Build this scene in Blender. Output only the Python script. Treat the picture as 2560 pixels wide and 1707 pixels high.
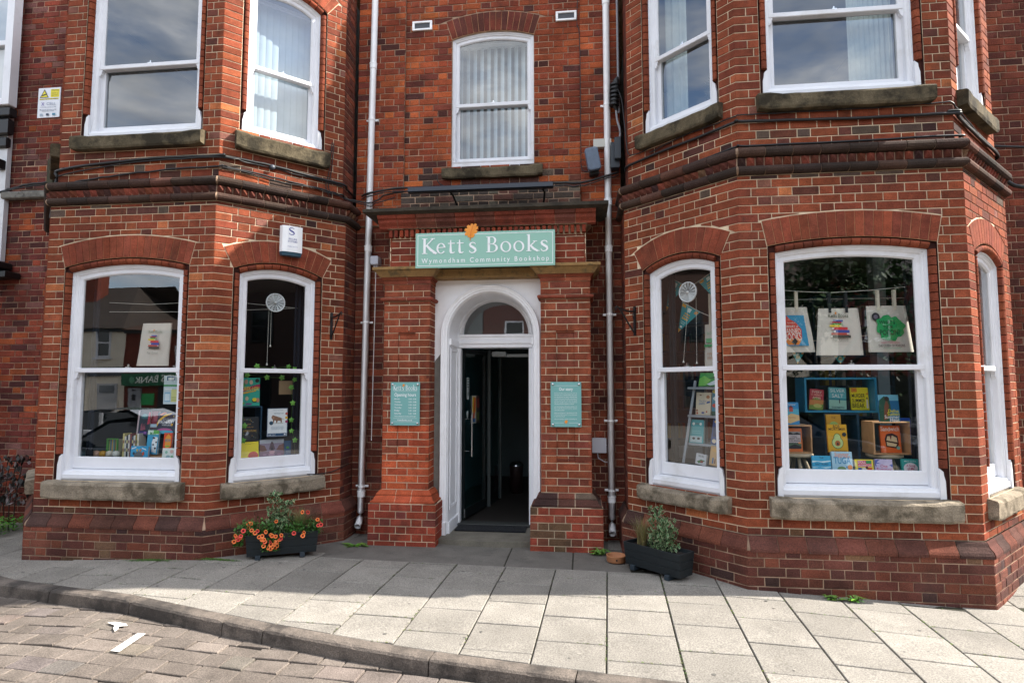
import bpy, math, random
from math import sin, cos, pi, radians, sqrt, atan2, asin
from mathutils import Vector, Matrix
sc = bpy.context.scene
for o in list(bpy.data.objects): bpy.data.objects.remove(o)
R = random.Random(7)

# ---------------------------------------------------------------- camera
CAM_F, CAM_PITCH, CAM_YAW, CAM_H = 20.82, .075, .117, 1.61
cam_d = bpy.data.cameras.new('camera'); cam_d.lens = CAM_F; cam_d.sensor_width = 36
cam_d.clip_start = .05; cam_d.clip_end = 1500
cam = bpy.data.objects.new('camera', cam_d); sc.collection.objects.link(cam)
cam.location = (0, 0, CAM_H); cam.rotation_euler = (pi/2 + CAM_PITCH, 0, CAM_YAW)
sc.camera = cam

# ---------------------------------------------------------------- sky and sun
SUN_EL, SUN_TILT = 40.0, 6.6          # degrees; the sun stands to the right, a little behind the facade
EXPOSURE = 1.48
w = bpy.data.worlds.new('World'); sc.world = w; w.use_nodes = True
nt = w.node_tree; nt.nodes.clear()
def wn(t, **k):
    n = nt.nodes.new(t)
    for a, b in k.items(): setattr(n, a, b)
    return n
sky = wn('ShaderNodeTexSky', sky_type='NISHITA', sun_disc=False)
sky.sun_elevation = radians(SUN_EL); sky.sun_rotation = radians(90 - SUN_TILT)
sky.air_density = 1.0; sky.dust_density = 1.2; sky.ozone_density = 1.5
tc = wn('ShaderNodeTexCoord'); mp = wn('ShaderNodeMapping'); mp.inputs['Scale'].default_value = (1.6, 1.6, 4.2)
nz = wn('ShaderNodeTexNoise'); nz.inputs['Scale'].default_value = 2.2; nz.inputs['Detail'].default_value = 9; nz.inputs['Roughness'].default_value = .6
rp = wn('ShaderNodeValToRGB'); rp.color_ramp.elements[0].position = .34; rp.color_ramp.elements[1].position = .58
nz2 = wn('ShaderNodeTexNoise'); nz2.inputs['Scale'].default_value = 5; nz2.inputs['Detail'].default_value = 8
cr = wn('ShaderNodeValToRGB'); cr.color_ramp.elements[0].color = (3.3, 3.5, 3.8, 1); cr.color_ramp.elements[1].color = (8.8, 8.7, 8.5, 1)
cr.color_ramp.elements[0].position = .3; cr.color_ramp.elements[1].position = .75
mx = wn('ShaderNodeMix', data_type='RGBA')
bg = wn('ShaderNodeBackground'); bg.inputs['Strength'].default_value = .15
out = wn('ShaderNodeOutputWorld')
L = nt.links.new
L(tc.outputs['Generated'], mp.inputs['Vector']); L(mp.outputs[0], nz.inputs['Vector']); L(mp.outputs[0], nz2.inputs['Vector'])
L(nz.outputs[0], rp.inputs[0]); L(nz2.outputs[0], cr.inputs[0])
L(rp.outputs[0], mx.inputs[0]); L(sky.outputs[0], mx.inputs[6]); L(cr.outputs[0], mx.inputs[7]); L(mx.outputs[2], bg.inputs[0]); L(bg.outputs[0], out.inputs[0])
sun_d = bpy.data.lights.new('sun', 'SUN'); sun_d.energy = 4.8; sun_d.angle = radians(.5); sun_d.color = (1, .94, .85)
sun = bpy.data.objects.new('sun', sun_d); sc.collection.objects.link(sun)
_e = radians(SUN_EL); _t = radians(SUN_TILT)
SUNV = Vector((cos(_e)*cos(_t), cos(_e)*sin(_t), sin(_e)))
sun.rotation_euler = SUNV.to_track_quat('Z', 'Y').to_euler(); sun.location = (6, 3, 9)
vs = sc.view_settings; vs.view_transform = 'Standard'; vs.look = 'None'; vs.gamma = 1; vs.exposure = EXPOSURE
vs.use_curve_mapping = False
sc.render.engine = 'CYCLES'
sc.cycles.max_bounces = 8; sc.cycles.transparent_max_bounces = 12; sc.cycles.caustics_reflective = False

# ---------------------------------------------------------------- colours and materials
def lin(h):
    if not isinstance(h, str): return tuple(h)[:3]
    h = h.lstrip('#'); r = []
    for i in (0, 2, 4):
        c = int(h[i:i+2], 16)/255
        r.append(c/12.92 if c <= .04045 else ((c+.055)/1.055)**2.4)
    return tuple(r)
MATS = {}
def mat(name, col=None, rough=.7, tint=False, noise=(0, 0), bump=(0, 0), metal=0, spec=.5, grain=None, coat=0, stain=None, big=None):
    """noise=(scale, amount) varies the colour, bump=(scale, strength); tint reads the per-face colour 'tint'; stain=(scale, colour, threshold)"""
    if name in MATS: return MATS[name]
    m = bpy.data.materials.new(name); m.use_nodes = True; t = m.node_tree; n = t.nodes; b = n['Principled BSDF']; lk = t.links.new
    b.inputs['Roughness'].default_value = rough; b.inputs['Metallic'].default_value = metal
    b.inputs['Specular IOR Level'].default_value = spec
    if coat: b.inputs['Coat Weight'].default_value = coat
    geo = n.new('ShaderNodeNewGeometry')
    if tint:
        a = n.new('ShaderNodeAttribute'); a.attribute_name = 'tint'; src = a.outputs['Color']
    else:
        c = n.new('ShaderNodeRGB'); c.outputs[0].default_value = (*lin(col), 1); src = c.outputs[0]
    def ntex(scale, detail=6, rough_=.6):
        q = n.new('ShaderNodeTexNoise'); q.inputs['Scale'].default_value = scale; q.inputs['Detail'].default_value = detail
        q.inputs['Roughness'].default_value = rough_; lk(geo.outputs['Position'], q.inputs['Vector']); return q
    if noise[1]:
        q = ntex(noise[0]); r = n.new('ShaderNodeMapRange')
        r.inputs[1].default_value = .3; r.inputs[2].default_value = .7
        r.inputs[3].default_value = 1-noise[1]; r.inputs[4].default_value = 1+noise[1]
        lk(q.outputs[0], r.inputs[0])
        v = n.new('ShaderNodeVectorMath'); v.operation = 'SCALE'; lk(src, v.inputs[0]); lk(r.outputs[0], v.inputs['Scale']); src = v.outputs[0]
    if big:
        q = ntex(big[0], 4, .55); r = n.new('ShaderNodeMapRange')
        r.inputs[1].default_value = .35; r.inputs[2].default_value = .65
        r.inputs[3].default_value = 1-big[1]; r.inputs[4].default_value = 1+big[1]*.6
        lk(q.outputs[0], r.inputs[0])
        v = n.new('ShaderNodeVectorMath'); v.operation = 'SCALE'; lk(src, v.inputs[0]); lk(r.outputs[0], v.inputs['Scale']); src = v.outputs[0]
    if grain:
        q = ntex(grain[0], 2, .5); r = n.new('ShaderNodeMapRange')
        r.inputs[1].default_value = .35; r.inputs[2].default_value = .65
        r.inputs[3].default_value = 1-grain[1]; r.inputs[4].default_value = 1+grain[1]
        lk(q.outputs[0], r.inputs[0])
        v = n.new('ShaderNodeVectorMath'); v.operation = 'SCALE'; lk(src, v.inputs[0]); lk(r.outputs[0], v.inputs['Scale']); src = v.outputs[0]
    for st in (stain or []):
        q = ntex(st[0], 8, .65); r = n.new('ShaderNodeMapRange'); r.inputs[1].default_value = st[2]; r.inputs[2].default_value = st[2]+.12
        r.inputs[4].default_value = st[3] if len(st) > 3 else .8
        lk(q.outputs[0], r.inputs[0])
        k = n.new('ShaderNodeMix'); k.data_type = 'RGBA'; lk(r.outputs[0], k.inputs[0]); lk(src, k.inputs[6]); k.inputs[7].default_value = (*lin(st[1]), 1); src = k.outputs[2]
    lk(src, b.inputs['Base Color'])
    if bump[1]:
        q = ntex(bump[0], 8, .65); bp_ = n.new('ShaderNodeBump'); bp_.inputs['Strength'].default_value = bump[1]; bp_.inputs['Distance'].default_value = .01
        lk(q.outputs[0], bp_.inputs['Height']); lk(bp_.outputs[0], b.inputs['Normal'])
    MATS[name] = m; return m
def glass_mat(name, tint_, refl=1.7, diffuse_lift=None):
    if name in MATS: return MATS[name]
    m = bpy.data.materials.new(name); m.use_nodes = True; t = m.node_tree; t.nodes.clear(); lk = t.links.new
    tr = t.nodes.new('ShaderNodeBsdfTransparent'); tr.inputs[0].default_value = (*tint_, 1)
    gl = t.nodes.new('ShaderNodeBsdfGlossy'); gl.inputs['Roughness'].default_value = 0.0; gl.inputs['Color'].default_value = (.95, .97, 1, 1)
    fr = t.nodes.new('ShaderNodeLayerWeight'); fr.inputs['Blend'].default_value = .5
    f = t.nodes.new('ShaderNodeMapRange'); f.inputs[1].default_value = 0; f.inputs[2].default_value = 1
    # facing 0..1 -> schlick curve
    p = t.nodes.new('ShaderNodeMath'); p.operation = 'POWER'; p.inputs[1].default_value = 4.0
    lk(fr.outputs['Facing'], p.inputs[0]); lk(p.outputs[0], f.inputs[0]); f.inputs[3].default_value = .045*refl; f.inputs[4].default_value = .95
    nz_ = t.nodes.new('ShaderNodeTexNoise'); nz_.inputs['Scale'].default_value = 1.3; nz_.inputs['Detail'].default_value = 1
    g = t.nodes.new('ShaderNodeNewGeometry'); lk(g.outputs['Position'], nz_.inputs['Vector'])
    bu = t.nodes.new('ShaderNodeBump'); bu.inputs['Strength'].default_value = .08; bu.inputs['Distance'].default_value = .02
    lk(nz_.outputs[0], bu.inputs['Height']); lk(bu.outputs[0], gl.inputs['Normal'])
    mxs = t.nodes.new('ShaderNodeMixShader'); lk(f.outputs[0], mxs.inputs[0]); lk(tr.outputs[0], mxs.inputs[1]); lk(gl.outputs[0], mxs.inputs[2])
    if diffuse_lift:  # diffuse colour mixed in to lighten glass with only a dark hall behind
        df = t.nodes.new('ShaderNodeBsdfDiffuse'); df.inputs[0].default_value = (*lin(diffuse_lift[0]), 1); m2 = t.nodes.new('ShaderNodeMixShader'); m2.inputs[0].default_value = diffuse_lift[1]
        lk(mxs.outputs[0], m2.inputs[1]); lk(df.outputs[0], m2.inputs[2]); mxs = m2
    o = t.nodes.new('ShaderNodeOutputMaterial'); lk(mxs.outputs[0], o.inputs[0]); MATS[name] = m; return m

M_BRICK = mat('brick', rough=.88, tint=True, big=(1.6, .22), noise=(13, .24), grain=(150, .26), bump=(110, .6), spec=.1, stain=[(17, (.07, .035, .028), .60, .5), (45, (.24, .10, .06), .70, .3), (2.6, (.045, .028, .022), .585, .5), (5.5, (.26, .20, .165), .69, .28)])
M_BRICKOLD = mat('old_brick', rough=.92, tint=True, big=(1.9, .3), noise=(7, .22), grain=(120, .3), bump=(70, .8), spec=.2, stain=[(13, (.30, .24, .21), .67, .4), (18, (.035, .025, .022), .62, .6), (2.4, (.04, .026, .022), .57, .5)])
M_MORTAR = mat('mortar', '#d9c6aa', rough=.95, big=(2.3, .25), noise=(6, .18), bump=(160, .6), spec=.1, stain=[(5, '#96836d', .64, .6)])
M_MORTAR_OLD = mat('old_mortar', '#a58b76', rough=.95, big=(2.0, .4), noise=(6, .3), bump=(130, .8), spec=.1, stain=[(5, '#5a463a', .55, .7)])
M_STONE = mat('sill_stone', '#8b8070', rough=.9, noise=(7, .35), grain=(160, .25), bump=(60, .9), spec=.1, stain=[(4.5, '#474136', .48, .8), (34, '#c0b294', .64, .6)])
M_STONE_UP = mat('dark_stone', '#5d5443', rough=.92, noise=(6, .35), grain=(150, .2), bump=(55, .8), spec=.15, stain=[(3.5, '#2a2720', .46, .85), (20, '#8a7c5a', .68, .5)])
M_BUFF = mat('buff_stone', '#8a6c42', rough=.9, noise=(8, .2), grain=(120, .15), bump=(60, .5), stain=[(9, '#4b4530', .52, .75), (30, '#a58a5a', .66, .5)])
M_WHITE = mat('white_paint', '#dcdee3', rough=.42, noise=(4, .05), bump=(50, .12), spec=.4, stain=[(26, '#8d8a84', .68, .4), (3, '#c2c2c0', .56, .5), (90, '#5f5a52', .73, .6)])
M_PLASTER = mat('white_plaster', '#f3f4f6', rough=.7, noise=(5, .05), bump=(40, .2), stain=[(20, '#96938c', .7, .5)])
M_CEMENT = mat('grey_cement', '#77746e', rough=.95, noise=(9, .2), bump=(50, .6))
M_PVC = mat('white_plastic', '#eff1f3', rough=.55, noise=(7, .05), stain=[(30, '#8f8a84', .7, .4)])
M_TINT = mat('painted_print', rough=.45, tint=True)
M_TINTMATT = mat('matt_print', rough=.85, tint=True)
M_CLOTH = mat('cotton_cloth', rough=.9, tint=True, bump=(300, .25), noise=(10, .05))
M_BLACK = mat('black_cable', '#0b0d10', rough=.5, noise=(20, .3))
M_BLACKMETAL = mat('black_metal', '#0e1114', rough=.4)
M_GLASS = glass_mat('window_glass', (.95, .97, .97), 2.7)
M_GLASSUP = glass_mat('upper_window_glass', (.72, .77, .80), 3.2)
M_TEALGLASS = glass_mat('teal_door_glass', (.40, .70, .70), 3.0, ('#205a5e', .10))
M_WOOD = mat('pale_wood', '#b98d63', rough=.6, noise=(14, .15), bump=(30, .15))
M_SLAB = mat('concrete_slab', rough=.9, tint=True, big=(1.1, .10), noise=(4, .13), grain=(105, .27), bump=(220, .5), spec=.2, stain=[(6, '#7a7468', .60, .35), (60, '#5a554c', .66, .5)])
M_SETT = mat('paving_block', rough=.92, tint=True, big=(1.3, .2), noise=(7, .2), grain=(120, .3), bump=(130, .6), spec=.2, stain=[(10, '#5e554e', .62, .5)])
M_KERB = mat('kerb_stone', '#665d55', rough=.9, noise=(7, .25), grain=(130, .25), bump=(60, .8), stain=[(2.5, '#2c2825', .46, .8), (50, '#8d8478', .66, .5)])
M_JOINT = mat('joint_soil', '#2c2a20', rough=1, noise=(9, .3), bump=(120, .8), stain=[(5, '#35421a', .6, .6)])
M_LEAF = mat('leaf', rough=.5, tint=True, spec=.4)
M_CHROME = mat('chrome', '#c9ccce', rough=.2, metal=1)
M_DARK = mat('dark_wall', '#171b1c', rough=.8)
M_ROOM = mat('shop_wall', '#1d2a2e', rough=.8, noise=(3, .1))
M_CEIL = mat('ceiling_paint', '#b5b1aa', rough=.9)
M_BLIND = mat('blind_fabric', '#ccd6d8', rough=.8, noise=(6, .06), bump=(260, .1))

# ---------------------------------------------------------------- object helpers
COLL = sc.collection
def tag(o, label=None, cat=None, group=None, kind=None):
    if label: o['label'] = label
    if cat: o['category'] = cat
    if group: o['group'] = group
    if kind: o['kind'] = kind
    return o
def empty(name, loc=(0, 0, 0), rz=0, parent=None, tilt=None):
    o = bpy.data.objects.new(name, None); COLL.objects.link(o); o.empty_display_size = .1
    o.location = loc; o.rotation_euler = (tilt or 0, 0, rz)
    if parent is not None:
        o.parent = parent
        if not parent.get('_local'): o.location = Vector(loc) - parent_world(parent)
    return o
def parent_world(p):
    v = Vector((0, 0, 0))
    while p is not None: v += p.location; p = p.parent
    return v
def local(o): o['_local'] = 1; return o
class MB:
    """collects faces and links them as ONE mesh object; vertices are world coordinates unless the parent is local"""
    def __init__(s): s.v = []; s.f = []; s.c = []; s.m = []; s.sm = []
    def face(s, pts, col=(1, 1, 1), mi=0, sm=False):
        i = len(s.v); s.v += [tuple(p) for p in pts]; s.f.append(tuple(range(i, i+len(pts)))); s.c.append(col); s.m.append(mi); s.sm.append(sm)
    def grid(s, rows, col=(1, 1, 1), mi=0, sm=False, closed=False):
        i = len(s.v); n = len(rows[0])
        for r in rows: s.v += [tuple(p) for p in r]
        for a in range(len(rows)-1):
            for b in range(n if closed else n-1):
                b2 = (b+1) % n
                s.f.append((i+a*n+b, i+a*n+b2, i+(a+1)*n+b2, i+(a+1)*n+b)); s.c.append(col); s.m.append(mi); s.sm.append(sm)
    def box(s, x0, x1, y0, y1, z0, z1, col=(1, 1, 1), mi=0, T=None, bev=0):
        b = bev
        if b:
            def rect(x0, x1, y0, y1, z): return [(x0, y0, z), (x1, y0, z), (x1, y1, z), (x0, y1, z)]
            rings = [rect(x0+b, x1-b, y0+b, y1-b, z0), rect(x0, x1, y0, y1, z0+b), rect(x0, x1, y0, y1, z1-b), rect(x0+b, x1-b, y0+b, y1-b, z1)]
        else:
            rings = [[(x0, y0, z), (x1, y0, z), (x1, y1, z), (x0, y1, z)] for z in (z0, z1)]
        if T: rings = [[T(*p) for p in r] for r in rings]
        s.grid(rings, col, mi, closed=True); s.face(rings[0][::-1], col, mi); s.face(rings[-1], col, mi)
    def prism(s, poly, f0, f1, col=(1, 1, 1), mi=0, caps=(1, 1)):
        """poly: list of 2-tuples; f0/f1 map a 2-tuple to a 3D point at either end"""
        a = [f0(*p) for p in poly]; b = [f1(*p) for p in poly]
        s.grid([a, b], col, mi, closed=True)
        if caps[0]: s.face(a[::-1], col, mi)
        if caps[1]: s.face(b, col, mi)
    def tube(s, pts, r, n=8, col=(1, 1, 1), mi=0, caps=True, sm=True):
        pts = [Vector(p) for p in pts]; rows = []; up = Vector((0, 0, 1)); k = len(pts)
        rr = r if isinstance(r, (list, tuple)) else [r]*k
        for i, p in enumerate(pts):
            d = (pts[min(i+1, k-1)] - pts[max(i-1, 0)]).normalized()
            u = d.cross(up)
            if u.length < .05: u = d.cross(Vector((0, 1, 0)))
            u.normalize(); v = u.cross(d).normalized()
            rows.append([p + (u*cos(2*pi*j/n) + v*sin(2*pi*j/n))*rr[i] for j in range(n)])
        s.grid(rows, col, mi, sm, closed=True)
        if caps: s.face(rows[0][::-1], col, mi); s.face(rows[-1], col, mi)
    def lathe(s, c, prof, n=24, col=(1, 1, 1), mi=0, ax=None):
        """prof: list of (r, h); axis z through c unless ax(r, ang, h) given"""
        f = ax or (lambda r, a, h: (c[0]+r*cos(a), c[1]+r*sin(a), c[2]+h))
        s.grid([[f(r, 2*pi*j/n, h) for j in range(n)] for r, h in prof], col, mi, True, closed=True)
    def add_mesh(s, me, F, col, mi=0):
        i = len(s.v); s.v += [tuple(F(v.co)) for v in me.vertices]
        for p in me.polygons:
            s.f.append(tuple(i+k for k in p.vertices)); s.c.append(col); s.m.append(mi); s.sm.append(False)
    def mesh(s, name, mats):
        me = bpy.data.meshes.new(name); me.from_pydata(s.v, [], s.f); me.update()
        if not isinstance(mats, (list, tuple)): mats = [mats]
        for m in mats: me.materials.append(m)
        me.polygons.foreach_set('material_index', s.m); me.polygons.foreach_set('use_smooth', s.sm)
        a = me.color_attributes.new('tint', 'FLOAT_COLOR', 'CORNER'); buf = []
        for f, c in zip(s.f, s.c): buf += list((c[0], c[1], c[2], 1.0))*len(f)
        a.data.foreach_set('color', buf)
        return me
    def build(s, name, mats, parent=None):
        if not s.f: return None
        me = s.mesh(name, mats); o = bpy.data.objects.new(name, me); COLL.objects.link(o)
        if parent is not None:
            o.parent = parent
            if not parent.get('_local') and not (parent.parent and parent.parent.get('_local')): o.location = -parent_world(parent)
        return o
_TX = {}
def text_mesh(s, space=1.0):
    k = (s, space)
    if k not in _TX:
        cu = bpy.data.curves.new('t', 'FONT'); cu.body = s; cu.size = 1; cu.align_x = 'CENTER'; cu.space_character = space; cu.resolution_u = 3; cu.offset = .009
        ob = bpy.data.objects.new('t', cu); me = bpy.data.meshes.new_from_object(ob); bpy.data.objects.remove(ob)
        xs = [v.co.x for v in me.vertices] or [0]; ys = [v.co.y for v in me.vertices] or [0]
        _TX[k] = (me, min(xs), max(xs), min(ys), max(ys))
    return _TX[k]

# ---------------------------------------------------------------- wall faces
class Face:
    def __init__(s, a, b, off=0):
        s.a = Vector((a[0], a[1])); b = Vector((b[0], b[1])); s.d = (b-s.a).normalized(); s.L = (b-s.a).length
        s.n = Vector((s.d.y, -s.d.x)); s.ang = atan2(s.d.y, s.d.x)
    def P(s, u, z, d=0):
        p = s.a + s.d*u + s.n*d; return (p.x, p.y, z)
T8 = math.tan(radians(22.5))
def offset(pts, d, ends=None):
    """offset an open polyline outward (to the right-hand normal of its direction) by d with mitres"""
    n = len(pts); fs = [Face(pts[i], pts[i+1]) for i in range(n-1)]; r = []
    for i in range(n):
        if i == 0: q = fs[0].P(0, 0, d)
        elif i == n-1: q = fs[-1].P(fs[-1].L, 0, d)
        else:
            n1, n2 = fs[i-1].n, fs[i].n; b = (n1+n2); b = b/b.length; k = d/max(.2, b.dot(n1)); q = (pts[i][0]+b.x*k, pts[i][1]+b.y*k)
        r.append((q[0], q[1]))
    return r
WY = 6.52
BAY_R = [(.444, WY), (.444, 6.07), (1.345, 5.17), (3.14, 5.17), (4.04, 6.07), (4.04, WY)]
BAY_L = [(-6.233, WY), (-6.233, 6.20), (-5.303, 5.27), (-3.517, 5.27), (-2.587, 6.20), (-2.587, WY)]
def gz(x, y):
    """height of the ground"""
    xs = [(-60, -.5), (-7.5, -.09), (-5.3, -.045), (-3.5, .03), (-2.2, -.005), (1.3, -.02), (3.1, -.115), (5, -.2), (60, -.6)]
    for (a, za), (b, zb) in zip(xs, xs[1:]):
        if x <= b: g = za + (zb-za)*max(0, min(1, (x-a)/(b-a))); break
    else: g = -.6
    k = max(0, min(1, (6.0-y)/.9)); g = g*k + (-.025)*(1-k)
    return g - .022*max(0, 5.2-y)*(1 if y > 0 else 0) - (.022*5.2 if y <= 0 else 0)
def project_area(pts):
    """rough share of the picture a polygon takes, used only to rank which pieces become single parts"""
    q = []
    for x, y, z in pts:
        z -= CAM_H; xc = x*cos(CAM_YAW)+y*sin(CAM_YAW); yc = -x*sin(CAM_YAW)+y*cos(CAM_YAW)
        d = yc*cos(CAM_PITCH)+z*sin(CAM_PITCH); up = -yc*sin(CAM_PITCH)+z*cos(CAM_PITCH)
        if d < .2: return 0
        q.append((xc/d, up/d))
    cx = sum(p[0] for p in q)/len(q); cy = sum(p[1] for p in q)/len(q)
    if abs(cx) > .87 or abs(cy) > .58: return 0
    a = 0
    for i in range(len(q)): a += q[i-1][0]*q[i][1]-q[i][0]*q[i-1][1]
    return a/2 if a > 0 else 0

# ================================================================ the building
building = tag(empty('brick_building', (-1, WY, 0)), 'two-storey red brick shop building with two canted bays and a recessed central doorway', 'building')
C = .075; J = .0040
# ---- 2D clipping
def clip(poly, a, b, c):
    r = []
    for i in range(len(poly)):
        p, q = poly[i-1], poly[i]; dp, dq = a*p[0]+b*p[1]-c, a*q[0]+b*q[1]-c
        if (dp <= 0) != (dq <= 0):
            t = dp/(dp-dq); r.append((p[0]+t*(q[0]-p[0]), p[1]+t*(q[1]-p[1])))
        if dq <= 0: r.append(q)
    return r
def area(p): return abs(sum(p[i-1][0]*p[i][1]-q[0]*p[i-1][1] for i, q in enumerate(p)))/2 if len(p) > 2 else 0
def shrink(poly, e):
    cx = sum(p[0] for p in poly)/len(poly); cz = sum(p[1] for p in poly)/len(poly); r = []
    for x, z in poly:
        dx, dz = x-cx, z-cz
        r.append((x-math.copysign(min(e, abs(dx)*.4), dx), z-math.copysign(min(e, abs(dz)*.4), dz)))
    return r
class Opening:
    def __init__(s, s0, s1, z0, zs, rise, grow=.067, ring=.225, arch=True, bead=True, bead0=.25):
        s.s0, s.s1, s.z0, s.zs, s.rise, s.grow, s.ring, s.bead, s.bead0 = s0, s1, z0, zs, rise, grow, ring, bead, bead0
        s.c = (s0+s1)/2; s.h = (s1-s0)/2
        s.R = (s.h**2+rise**2)/(2*rise); s.zc = zs+rise-s.R
        s.hg = s.h+grow; s.Ri = s.R+grow; s.Ro = s.Ri+ring; s.th = asin(s.hg/s.Ri)
        s.zi = s.zc+s.Ri*cos(s.th)
    def path(s, o, n=14, zb=None):
        """outline offset inwards by o (negative = outwards): up the left side, over the arch, down the right"""
        h = s.h-o; r = s.R-o; t = asin(max(-1, min(1, h/r))); zb = s.z0 if zb is None else zb
        pts = [(s.c-h, zb)]
        for i in range(n+1):
            a = -t+2*t*i/n; pts.append((s.c+r*sin(a), s.zc+r*cos(a)))
        return pts+[(s.c+h, zb)]
    def halfplanes(s, sc_):
        ct, st = cos(s.th), sin(s.th)
        # left skewback through centre (c,zc) at -th ; inside = right of it
        hp = [(-ct, -st, -(ct*s.c+st*s.zc)), (ct, -st, ct*s.c-st*s.zc), (0, -1, -s.zi+.001)]
        x = max(-.97, min(.97, (sc_-s.c)/s.Ro)); a = asin(x)
        hp.append((sin(a), cos(a), sin(a)*s.c+cos(a)*s.zc+s.Ro))
        return hp
def sheet(mb, face, s0, s1, z0, z1, ops, d, col=(1, 1, 1), mi=0):
    """the mortar backing with its openings, as column strips"""
    br = {s0, s1}
    for o in ops:
        p = o.path(-o.grow)
        br |= {round(x, 5) for x, z in p}
    br = sorted(b for b in br if s0-1e-6 <= b <= s1+1e-6)
    def top(o, s):
        x = (s-o.c)/o.Ri
        return o.zc+o.Ri*sqrt(max(0, 1-x*x))
    for a, b in zip(br, br[1:]):
        if b-a < 1e-5: continue
        m = (a+b)/2; o = next((o for o in ops if o.c-o.hg < m < o.c+o.hg), None)
        def q(za, zb, zc, zd): mb.face([face.P(a, za, d), face.P(b, zb, d), face.P(b, zc, d), face.P(a, zd, d)], col, mi)
        if o is None: q(z0, z0, z1, z1)
        else:
            if o.z0 > z0: q(z0, z0, o.z0, o.z0)
            q(top(o, a), top(o, b), z1, z1)
BR = []            # records of ordinary bricks: (area, corners on the face, face, depth, thickness, colour, old)
PAL_BAY = [((.225, .060, .030), 36), ((.195, .052, .028), 30), ((.16, .044, .026), 18), ((.265, .072, .034), 12), ((.115, .040, .030), 3), ((.38, .125, .050), 2), ((.21, .09, .066), 3)]
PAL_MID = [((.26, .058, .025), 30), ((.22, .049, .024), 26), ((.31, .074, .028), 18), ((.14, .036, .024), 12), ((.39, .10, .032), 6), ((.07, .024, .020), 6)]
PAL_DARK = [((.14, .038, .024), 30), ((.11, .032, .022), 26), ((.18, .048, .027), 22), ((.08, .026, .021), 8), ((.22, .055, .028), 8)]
PAL_LEFT = [((.17, .038, .026), 30), ((.12, .030, .024), 26), ((.22, .048, .026), 18), ((.075, .024, .022), 12), ((.30, .07, .025), 6), ((.16, .07, .06), 8)]
PAL_PIER = [((.24, .066, .034), 34), ((.215, .058, .032), 26), ((.18, .052, .034), 14), ((.28, .082, .042), 10)]
PAL_NEW = [((.46, .098, .040), 40), ((.40, .085, .038), 30), ((.34, .070, .034), 20)]
PAL_BASE = [((.115, .040, .029), 30), ((.135, .045, .030), 26), ((.09, .035, .028), 18), ((.165, .052, .031), 14), ((.145, .080, .046), 7), ((.06, .031, .028), 6)]
PAL_SOOT = [((.085, .036, .028), 30), ((.055, .030, .026), 26), ((.13, .045, .030), 16), ((.10, .07, .055), 14)]
def pick(pal, r=R):
    t = r.random()*sum(w_ for _, w_ in pal)
    for c, w_ in pal:
        t -= w_
        if t <= 0: break
    k = .88+.26*r.random()
    return tuple(x*k*(.96+.08*r.random()) for x in c)
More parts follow.
